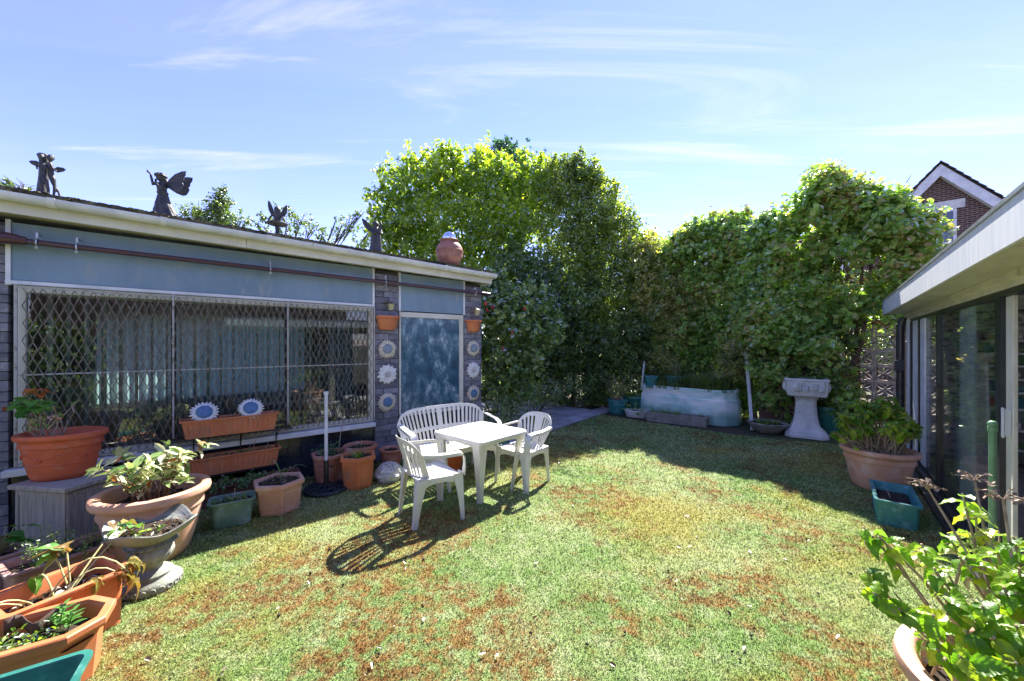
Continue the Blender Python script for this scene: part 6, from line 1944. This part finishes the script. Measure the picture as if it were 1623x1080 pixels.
t = thing('hydrangea_pot', 'terracotta bowl of leggy hydrangea with dead flower heads in the right foreground', 'plant pot', (1.80, 1.27), 0)
bowl_pot(t, terra_p, .36, .47, .66, 1, 1, .78, .055, 64)
base = V(1.80, 1.27, 0)
FT = [(*(1.391,1.500,0.927), 7), (*(1.403,1.450,0.915), 5), (*(1.327,1.420,0.800), 4), (*(1.501,1.500,0.840), 5), (*(1.290,1.350,0.763), 5), (*(1.350,1.320,0.728), 3), (*(1.567,1.450,0.886), 8), (*(1.504,1.350,0.853), 6),
      (*(1.726,1.500,0.902), 7), (*(1.653,1.400,0.866), 6), (*(1.465,1.280,0.809), 6), (*(1.359,1.220,0.778), 6), (*(1.882,1.550,0.885), 7), (*(1.814,1.450,0.952), 7), (*(1.729,1.350,0.921), 8), (*(1.959,1.600,0.973), 4),
      (*(1.843,1.550,1.040), 5), (*(1.721,1.300,0.991), 8), (*(1.607,1.200,0.942), 7), (*(1.583,1.220,0.869), 7), (*(1.462,1.180,0.836), 6), (*(1.491,1.120,0.821), 8), (*(1.463,1.150,0.761), 7), (*(1.437,1.200,0.742), 5), (*(1.657,1.200,0.862), 7), (*(1.817,1.300,0.970), 7),
      (*(1.323,1.120,0.728), 6), (*(1.372,1.100,0.708), 7), (*(1.437,1.080,0.743), 7), (*(1.403,1.250,0.642), 3), (*(1.543,1.450,0.553), 3)]
hydrangea(t, [(x - base.x, y - base.y, z, n_ + 2) for x, y, z, n_ in FT], .24, .36, 6, .74, 0)
mb = MB(); hd = MB()
for px_ in ((1.641,1.500,1.090), (1.687,1.300,1.117), (1.956,1.600,1.079)):
    e = V(px_[0], px_[1], px_[2]) - base
    b_ = V(e.x * .2 + rnd.gauss(0, .05), e.y * .2 + rnd.gauss(0, .05), .36)
    mb.tube([b_, b_.lerp(e, .5) + V(rnd.gauss(0, .01), 0, .01), e], [.0065, .0055, .004], 6)
    for _ in range(20):
        d = V(rnd.gauss(0, 1), rnd.gauss(0, 1), rnd.uniform(-.2, .6)).normalized()
        q = e + d * rnd.uniform(.02, .06)
        hd.tube([e, e.lerp(q, .6) + V(0, 0, .008), q], .0012, 4)
        for _k in range(2):
            c = q + V(rnd.gauss(0, .006), rnd.gauss(0, .006), 0)
            n_ = V(rnd.gauss(0, 1), rnd.gauss(0, 1), 1).normalized(); o1 = n_.orthogonal().normalized() * .008; o2 = n_.cross(o1)
            hd.add([c - o1, c + o2, c + o1, c - o2], [(0, 1, 2, 3)])
for _ in range(34):       # bare crossing stems low in the pot
    a = rnd.uniform(0, 6.283)
    b_ = V(rnd.gauss(0, .09), rnd.gauss(0, .09), .36)
    e = V(math.cos(a) * rnd.uniform(.12, .42), math.sin(a) * rnd.uniform(.12, .36), rnd.uniform(.40, .78))
    mb.tube([b_, b_.lerp(e, .5) + V(rnd.gauss(0, .02), rnd.gauss(0, .02), .03), e], [.006, .005, .0022], 5)
mb.build('bare_stem', twig_m, t, smooth=60, kind='stuff')
hd.build('dead_flower_head', M('dry_flower', (.34, .26, .19), (.22, .16, .12), rough=.9, scale=40), t, kind='stuff')
herb(t, .5, .5, .365, 110, .05, (.03, .07), dry_leaf, 'dead_leaves', .6)
herb(t, .44, .44, .37, 50, .10, (.03, .06), L_herb, 'young_leaves', .7)

t = MB().tube([(2.92, 2.30, 0), (2.92, 2.30, 1.16)], .0165, 12).ball((2.92, 2.30, 1.165), .022, 12).tube([(2.92, 2.30, 1.12), (2.92, 2.30, 1.15)], .021, 12).build(
    'green_pole', M('pale_green_paint', (.17, .34, .17), (.12, .27, .13), rough=.45, scale=9, bump=.1), smooth=50)
tag(t, 'pale green painted pole standing before the sliding conservatory door', 'pole')

# ============================================================ SCREEN WALL AND CLIMBING HEDGE
HB = math.atan2(-.70, .71)
H0 = V(5.75, 7.2, 0)
def hl_(s, y, z=0):
    return V(H0.x + math.cos(HB) * s - math.sin(HB) * y, H0.y + math.sin(HB) * s + math.cos(HB) * y, z)
sw = thing('screen_wall', 'pierced concrete screen-block wall half covered by the climbing hedge', 'wall', tuple(H0), HB)
MB().span((-.9, .0, 0), (-.02, .12, 2.1)).build('plain_wall', brick_dark, sw)
MB().span((0, -.02, 0), (2.1, .12, .18)).build('plinth', concrete, sw)
bs = .272
blk = MB()
hb = bs / 2 - .004
for a, c in (((-hb, -hb), (hb, -hb + .026)), ((-hb, hb - .026), (hb, hb)), ((-hb, -hb + .026), (-hb + .026, hb - .026)), ((hb - .026, -hb + .026), (hb, hb - .026))):
    blk.span((a[0], -.045, a[1]), (c[0], .045, c[1]))
for k in range(4):
    for s in (-1, 1):
        mt = Matrix.Rotation(R(90 * k + 45), 3, 'Y')
        pts = [mt @ V(x, 0, s * .030 * math.sin(math.pi * x / .155)) for x in [.012 + .145 * i / 6 for i in range(7)]]
        blk.sweep(pts, .07, .014, up=(mt @ V(0, 0, 1)))
blk.ball((0, 0, 0), .026, 8, (1, 1.2, 1))
bme = blk.mesh('screen_block', M('screen_block_concrete', (.50, .44, .385), (.38, .33, .285), rough=.9, scale=8, bump=.4, rand=.12))
for i in range(7):
    for j in range(7):
        o = link('screen_block', bme, sw); o.location = (.14 + bs * i, .05, .18 + bs * (j + .5))

hedge_top = [(-3.6, 3.3), (-3.3, 3.5), (-2.9, 3.75), (-2.6, 3.95), (-2.2, 4.1), (-1.7, 4.1), (-1.1, 4.0), (-.5, 3.95), (-.2, 4.0), (-.02, 4.4), (.15, 4.6), (.40, 4.4), (.8, 4.05), (1.1, 3.82), (1.35, 3.62), (1.5, 3.2), (1.6, 2.8)]
def htop(s):
    return float(np.interp(s, [a for a, _ in hedge_top], [b for _, b in hedge_top]))
ch_ = thing('climbing_hedge', 'tall wall of climbing hydrangea covering the screen wall at the end of the lawn', 'hedge', (0, 0, 0), 0)
cl = []
hr = random.Random(3)
def back(s):
    return .75 * min(1, max(0, (-.7 - s) / .6))
for _ in range(660):
    s = hr.uniform(-3.6, 1.45)
    zt_ = htop(s)
    z = zt_ * (1 - hr.random() ** 1.25) if hr.random() < .8 else zt_ - hr.uniform(0, .3)
    if z < .35:
        continue
    # thin, twiggy zones: upper right gap, strip low on the right where the blocks show
    if s > .5 and z < 2.0:
        continue
    if -.75 < s < -.1 and z < 1.9 and hr.random() < .6:
        continue
    if .15 < s < 1.15 and 2.45 < z < 3.75 and hr.random() < .84:
        continue
    if -.55 < s < .06 and z > 3.55 and hr.random() < .72:
        continue
    y = -.12 - .42 * hr.random() - .12 * math.sin(s * 2.3 + z * 1.7)
    if z < 1.0 and s < -.7:
        y += .3
    if abs(s - .05) < .55 and z < 1.4:
        y += .25
    r = hr.uniform(.14, .27)
    p = hl_(s, y + back(s), z * (1 + .09 * back(s)))
    cl.append((p.x, p.y, min(p.z, zt_ * (1 + .09 * back(s)) - .05), r, r * .75))
for _ in range(70):          # loose shoots above the clipped top
    s = hr.uniform(-3.4, 1.4); r = hr.uniform(.05, .13)
    p = hl_(s, -.15 - .3 * hr.random() + back(s), htop(s) * (1 + .09 * back(s)) + hr.uniform(.02, .24)); cl.append((p.x, p.y, p.z, r, r * 1.3))
for _ in range(60):          # sprays hanging out of the face
    s = hr.uniform(-3.4, 1.3); z = hr.uniform(1.6, .95 * htop(s)); r = hr.uniform(.07, .14)
    p = hl_(s, -.62 - .2 * hr.random() + back(s), z); cl.append((p.x, p.y, p.z, r, r))
P, Q = clump_points(cl, 1250, 5, .55, .15)
vd = np.array([-.70, -.71, .0])
N = Q * .35 + np.array([0, 0, .75]) + vd * .35 + npr.normal(size=Q.shape) * .45
v, f = leaf_arrays(P, N, npr.uniform(.045, .125, len(P)), .72, .25, .22)
link('foliage', poly_mesh('foliage', v, f, L_hedge), ch_)
# a shaded back layer so that the wall does not show through everywhere
bl = []
for _ in range(240):
    s = hr.uniform(-3.6, 1.3); z = hr.uniform(.5, 1) * htop(s) if s > .5 else hr.uniform(.05, .97) * htop(s)
    if .15 < s < 1.15 and 2.5 < z < 3.9:
        continue
    if -.6 < s < .1 and z > 3.2:
        continue
    if s > .3 and z < 2.2:
        continue
    p = hl_(s, .05 + hr.random() * .3 + back(s), z - .15); bl.append((p.x, p.y, p.z, .30, .28))
P, Q = clump_points(bl, 520, 4, .5, .3)
v, f = leaf_arrays(P, Q * .3 + np.array([0, 0, .6]) + npr.normal(size=Q.shape) * .6, npr.uniform(.06, .11, len(P)), .7, .25, .2)
link('inner_foliage', poly_mesh('inner_foliage', v, f, L_hedge), ch_)
mb = MB()
for s in (-2.9, -2.2, -1.6, -1.0, -.45, .1, .35, .62):      # climbing main stems
    pts = [hl_(s, -.10 + back(s), 0)]
    x = s
    for k in range(1, 9):
        x += hr.gauss(0, .10)
        pts.append(hl_(x, -.12 + hr.gauss(0, .06) + back(s), htop(s) * k / 9))
    mb.tube(pts, [.05 - .0045 * k for k in range(9)], 7)
for _ in range(900):                                                    # side twigs
    s = hr.uniform(-3.3, 1.4)
    z = htop(s) * hr.uniform(.12, .97)
    if hr.random() < .35:
        s = hr.uniform(.1, 1.3); z = hr.uniform(2.5, 4.0)
    elif hr.random() < .25:
        s = hr.uniform(-.8, .6); z = hr.uniform(.3, 2.1)
    a = hr.uniform(-.5, 1.9) if hr.random() < .5 else hr.uniform(1.2, 3.6)
    l = hr.uniform(.15, .55)
    y = hr.uniform(-.30, .1) + back(s)
    p0 = hl_(s, y, z); p1 = hl_(s + math.cos(a) * l * .5, y - hr.uniform(0, .12), z + math.sin(a) * l * .5 + .02); p2 = hl_(s + math.cos(a) * l, y - hr.uniform(0, .2), z + math.sin(a) * l)
    mb.tube([p0, p1, p2], [.009, .007, .003], 4)
mb.build('branch', twig_dark, ch_)
# dead brown leaves caught in the hedge
P = []
for _ in range(1500):
    s = hr.choice((hr.uniform(-.9, -.05), hr.uniform(.0, 1.2), hr.uniform(.6, 1.45))); z = hr.uniform(.3, 2.2) if s < .3 or s > 1.2 else hr.uniform(2.0, 4.0)
    p = hl_(s, hr.uniform(-.25, .0), z); P.append(tuple(p))
P = np.array(P)
v, f = leaf_arrays(P, npr.normal(size=P.shape) + np.array([0, 0, .4]), npr.uniform(.04, .08, len(P)), .55, .4, .3)
link('dead_leaves', poly_mesh('dead_leaves', v, f, leaf_mat('dead_hedge_leaf', [(.07, .04, .025), (.14, .08, .045), (.24, .15, .09)], trans=.3, tcol=(1.3, 1.1, .8), clump=3)), ch_)
# ivy spilling over the pedestal from the hedge
iv = thing('ivy', 'dark ivy spilling from the hedge over the carved pedestal', 'ivy', (0, 0, 0), 0)
foliage('foliage', [(5.62, 7.0, 1.45, .28), (5.85, 6.85, 1.15, .28), (5.66, 6.84, 1.12, .16), (5.75, 7.0, 1.9, .3), (5.9, 6.9, .75, .25), (5.55, 6.72, 1.02, .09), (5.62, 6.66, .93, .08)], L_dark, iv, 2600, (.03, .055), .8)

# ============================================================ TREES AND SHRUBS
def limb_tree(name, label, base, height, clumps, mat, trunk_r=.09, density=260, size=(.06, .11), aspect=.5, group=None, sub=9, sub_r=.42, extra=24, cat='tree', up=.7, rough=.8):
    t = thing(name, label, cat, (0, 0, 0), 0, group)
    b_ = V(*base)
    mb = MB()
    tops = [V(c[0], c[1], c[2]) for c in clumps]
    mid = b_ + V(0, 0, height * .35)
    mb.tube([b_, b_.lerp(mid, .5) + V(.04, .02, 0), mid], [trunk_r, trunk_r * .85, trunk_r * .7], 9)
    mb.build('trunk', bark, t, smooth=60)
    mb = MB()
    for p in tops:
        m1 = mid.lerp(p, .45) + V(rnd.gauss(0, .12), rnd.gauss(0, .12), .12)
        mb.tube([mid, m1, p], [trunk_r * .5, trunk_r * .3, trunk_r * .1], 6)
        for _ in range(max(2, extra // max(1, len(tops)) + 1)):
            d = V(rnd.gauss(0, 1), rnd.gauss(0, 1), rnd.gauss(.3, .8)).normalized() * rnd.uniform(.2, .42)
            mb.tube([p.lerp(m1, rnd.uniform(0, .4)), p + d * .5 + V(0, 0, .04), p + d], [.014, .009, .004], 4)
    mb.build('limb', bark, t)
    zs = sorted(c[2] for c in clumps)
    for c in list(clumps):   # ragged leading shoots
        if c[3] > .25 and c[2] > zs[len(zs) // 3]:
            for _ in range(3):
                a = rnd.uniform(0, 6.28); q = rnd.uniform(.3, .95) * c[3]; r = rnd.uniform(.07, .15) * (.6 + c[3])
                clumps = clumps + [(c[0] + math.cos(a) * q, c[1] + math.sin(a) * q * .7, c[2] + math.sqrt(max(0, 1 - (q / c[3]) ** 2)) * c[3] + rnd.uniform(.02, .22), r, r * 1.5)]
    foliage('crown', clumps, mat, t, density, size, aspect, up, rough, sub, sub_r)
    return t
def cl_px(lst):
    return lst
GT = 'trees behind the garden room'
# bright sunlit tree
B = [(*(-3.525,10.600,5.201), .62), (*(-3.030,10.600,5.908), .70), (*(-2.583,10.800,6.078), .75), (*(-2.044,11.000,6.343), .80), (*(-1.791,10.800,6.762), .42), (*(-1.755,10.800,7.104), .20), (*(-1.347,11.000,6.160), .85), (*(-0.669,11.000,6.068), .80), (*(-0.924,11.200,6.709), .45), (*(-0.028,11.000,5.977), .75), (*(0.549,10.800,6.078), .55), (*(0.439,11.200,6.709), .40), (*(0.926,11.000,6.618), .35),
     (*(-3.579,10.400,4.614), .50), (*(-2.973,10.400,4.787), .75), (*(-2.126,10.500,4.905), .9), (*(-1.175,10.600,4.848), .9), (*(-0.291,10.600,4.759), .85), (*(0.503,10.600,5.113), .75), (*(-2.626,10.400,4.007), .7), (*(-1.586,10.400,3.747), .8), (*(-0.546,10.400,3.661), .8), (*(-0.795,11.500,7.227), .30), (*(-0.401,11.200,6.522), .5)]
limb_tree('broadleaf_tree', 'tall bright yellow-green tree rising above the far end of the garden room', (-1.6, 11.2, 0), 6.5, B, L_bright, .11, 620, (.07, .15), .55, GT, 10, .38, 60)
# dark blue-green tree far behind it
B = [(*(-0.326,17.000,9.527), .9), (*(-0.892,17.000,9.045), .9), (*(0.383,17.000,9.045), 1.0), (*(1.091,17.000,8.903), .8), (*(-0.326,17.000,10.037), .6), (*(-0.383,17.000,10.235), .35), (*(-1.459,17.000,9.045), .6), (*(-0.184,17.000,8.337), 1.3)]
limb_tree('broadleaf_tree', 'distant dark bluish tree top showing behind the bright tree', (-.2, 17, 0), 9, B, L_blue, .16, 600, (.09, .15), .5, GT, 12, .36, 20)
# dark evergreen mass in the middle
B = [(*(1.186,10.700,6.180), .5), (*(2.182,10.600,6.137), .4), (*(1.652,10.600,6.173), .55), (*(1.705,10.600,6.561), .28), (*(2.005,10.600,5.996), .55), (*(1.881,10.600,6.438), .22), (*(1.387,10.600,5.819), .60), (*(2.401,10.400,5.394), .60), (*(2.713,10.400,5.221), .45), (*(2.978,10.300,4.757), .5), (*(2.227,10.400,4.787), .75), (*(1.447,10.400,4.874), .8), (*(3.289,10.200,4.217), .50), (*(2.524,10.200,3.962), .80), (*(1.589,10.200,3.792), .8), (*(3.142,10.000,3.417), .65), (*(2.308,10.000,2.917), .8)]
limb_tree('evergreen_tree', 'dark evergreen tree between the bright tree and the hedge', (2.3, 10.7, 0), 6, B, L_mid, .12, 1250, (.055, .115), .45, GT, 11, .38, 40)
# lower mid-green shrubs under them
B = [(*(0.635,9.900,3.234), .65), (*(0.142,10.000,3.583), .6), (*(0.956,9.800,2.728), .6), (*(1.527,9.800,2.565), .65), (*(0.784,9.700,2.070), .6), (*(1.690,9.800,1.748), .6), (*(2.507,9.800,1.748), .65), (*(1.107,9.700,1.262), .55), (*(1.936,9.800,0.931), .55), (*(2.780,9.900,1.006), .5), (*(0.629,9.800,0.768), .45), (*(3.242,9.800,2.075), .6), (*(3.405,9.800,1.258), .5), (*(1.295,9.900,0.429), .35), (*(2.308,10.000,0.417), .35), (*(3.896,9.800,1.421), .5), (*(0.302,9.800,1.421), .5), (*(-0.192,10.000,2.417), .6), (*(4.216,9.600,1.906), .5), (*(3.976,9.600,0.946), .4)]
limb_tree('laurel_shrub', 'dark laurel shrub filling the shade at the end of the flagstone path', (1.6, 10.0, 0), 2.6, B, L_dark, .07, 1600, (.055, .125), .45, None, 9, .42, 40, 'shrub')
B = [(*(3.613,9.700,3.687), .45), (*(3.256,9.600,3.186), .45), (*(3.697,9.500,2.933), .5), (*(3.301,9.500,2.537), .4), (*(3.852,9.300,2.363), .45), (*(3.651,9.800,4.035), .3), (*(4.084,9.300,3.138), .4), (*(3.242,9.800,3.871), .4), (*(4.252,9.000,2.490), .35), (*(3.921,9.100,1.817), .32), (*(3.617,9.100,1.210), .30)]
limb_tree('variegated_shrub', 'pale variegated shrub between the dark evergreen and the hedge', (2.9, 9.9, 0), 3, B, L_varieg, .05, 1500, (.045, .08), .5, None, 9, .42, 20, 'shrub')
B = [(*(4.654,7.900,1.334), .24), (*(4.856,7.800,1.468), .20), (*(4.457,7.900,1.136), .18), (*(4.786,7.900,1.071), .20), (*(4.620,8.000,1.623), .15)]
limb_tree('euonymus_shrub', 'small golden variegated shrub growing above the right end of the bath', (4.72, 8.15, 0), .9, B, L_varieg, .03, 3000, (.03, .055), .6, None, 8, .42, 10, 'shrub')
# bright yellow leaves behind, right of the evergreen
B = [(*(3.996,11.500,4.544), .42), (*(4.188,11.500,4.832), .25), (*(4.398,11.300,4.306), .45), (*(3.743,11.200,3.909), .45), (*(4.556,11.000,3.960), .4), (*(3.741,11.600,4.763), .3)]
limb_tree('broadleaf_tree', 'small yellow-green tree top in the gap left of the hedge', (3.9, 11.6, 0), 4, B, L_bright, .06, 1000, (.06, .10), .5, GT, 8, .42, 12)
# camellia by the corner of the garden room
B = [(*(-0.146,7.600,2.359), .42), (*(0.231,7.500,2.100), .40), (*(0.606,7.500,2.162), .30), (*(-0.269,7.500,1.850), .42), (*(0.228,7.400,1.662), .40), (*(0.697,7.400,1.786), .24), (*(-0.204,7.400,1.292), .40), (*(0.286,7.300,1.236), .30), (*(-0.322,7.300,0.871), .34), (*(-0.404,7.700,2.625), .28), (*(0.906,7.400,2.032), .14), (*(0.481,7.500,2.350), .2), (*(0.042,7.200,0.882), .28), (*(-0.432,7.300,1.626), .2)]
cam_t = limb_tree('camellia_bush', 'camellia bush with red flowers at the corner of the garden room', (-.05, 7.5, 0), 1.8, B, L_camel, .04, 1050, (.06, .145), .5, None, 9, .42, 30, 'shrub')
fl_me = MB()
for k in range(7):
    a = k / 7 * 6.283
    fl_me.ball((math.cos(a) * .022, math.sin(a) * .022, .0), .020, 7, (1, 1, .7))
fl_me.ball((0, 0, .012), .018, 7)
fme = fl_me.mesh('flower', M('red_camellia', (.40, .03, .06), (.30, .02, .05), rough=.5, scale=30, rand=.2), 180)
for p in ((-0.436,6.620,2.246), (-0.335,6.600,2.299), (-0.458,6.620,2.356), (-0.159,6.600,1.573), (0.218,6.700,2.275), (0.005,6.600,1.859)):
    o = link('flower', fme, cam_t); o.location = p; o.scale = (.85, .85, .85); o.rotation_euler = (R(70), 0, rnd.random() * 6)
# low growth at the corner and along the path
B = [(*(-0.247,6.900,0.569), .22), (*(0.041,7.100,0.478), .22), (*(-0.414,6.800,0.415), .16), (*(-0.128,6.700,0.321), .16), (*(0.228,7.400,0.639), .2)]
limb_tree('ground_shrub', 'low leafy plant spreading at the foot of the garden room corner', (-.1, 6.95, 0), .5, B, L_camel, .02, 2200, (.035, .06), .5, None, 8, .42, 16, 'plant')
B = [(*(0.673,8.000,0.637), .18), (*(0.980,8.000,0.690), .18), (*(1.180,8.000,0.770), .14), (*(0.441,7.900,0.544), .16), (*(0.857,8.100,0.813), .10)]
limb_tree('ground_shrub', 'arching pale-leaved plant leaning over the flagstone path', (.5, 7.9, 0), .5, B, L_camel, .02, 2000, (.04, .065), .5, None, 8, .42, 16, 'plant')
# far trees over the garden-room roof
for lab, base, B, dens in (
    ('distant conifer-like tree top left of the dish-skirted fairy statue', (-11.5, 14, 0), [(*(-10.885,14.000,6.457), .42), (*(-10.768,14.000,6.970), .28), (*(-10.722,14.000,6.690), .3), (*(-11.235,14.000,6.223), .4), (*(-10.185,14.000,6.107), .45), (*(-11.818,14.000,6.340), .35), (*(-11.585,14.000,6.573), .2)], 900),
    ('thin-leaved distant tree top behind the dish-skirted fairy statue', (-8, 13, 0), [(*(-8.482,13.000,5.637), .34), (*(-7.724,13.000,5.723), .42), (*(-6.966,13.000,5.550), .42), (*(-7.291,13.000,5.853), .2), (*(-6.532,13.000,5.355), .4), (*(-5.774,13.000,5.572), .32), (*(-5.449,13.000,5.853), .22), (*(-5.276,13.000,6.070), .12), (*(-5.016,13.000,5.355), .4), (*(-6.099,13.000,5.680), .2)], 300),
    ('sprig of a distant tree at the left edge above the mossy roof', (-15, 12, 0), [(*(-16.030,12.000,6.610), .22), (*(-15.790,12.000,6.710), .14), (*(-16.230,12.000,6.650), .2), (*(-15.430,12.000,6.510), .12)], 800)):
    limb_tree('distant_tree', lab, base, 4.5, B, L_far, .08, dens, (.07, .12), .5, GT, 9, .36, 50)
# trees closing the view behind the hedge and shrubs
B = [(*(1.427,12.500,2.192), 1.0), (*(3.094,12.500,2.192), 1.0), (*(-0.240,12.500,2.608), 1.0), (*(4.760,12.500,2.608), 1.0), (*(2.260,12.500,3.858), 1.0), (*(0.970,12.000,0.570), .9), (*(2.970,12.000,0.570), .9), (*(4.770,12.000,0.570), .9), (*(-0.630,12.000,0.570), .9), (*(4.274,12.300,3.618), .8), (*(-2.323,12.500,2.192), 1.0), (*(5.770,12.000,1.370), 1.0)]
limb_tree('holly_thicket', 'deep green thicket closing the view behind the laurel', (1.5, 12.4, 0), 3, B, L_dark, .08, 900, (.08, .13), .5, None, 9, .45, 20, 'shrub')
B = [(11.5, 11.0, 2.4, 1.3), (13, 10.5, 2.6, 1.2), (10, 12, 2.5, 1.4), (8.5, 11.5, 2.3, 1.2), (12.3, 11.6, 3.2, 1.0), (9.5, 10.2, 2.0, 1.0)]
limb_tree('holly_thicket', "dim green shrubbery in the neighbour's garden behind the hedge", (10.8, 11.2, 0), 2.5, B, L_far, .08, 330, (.08, .13), .5, None, 9, .45, 12, 'shrub')
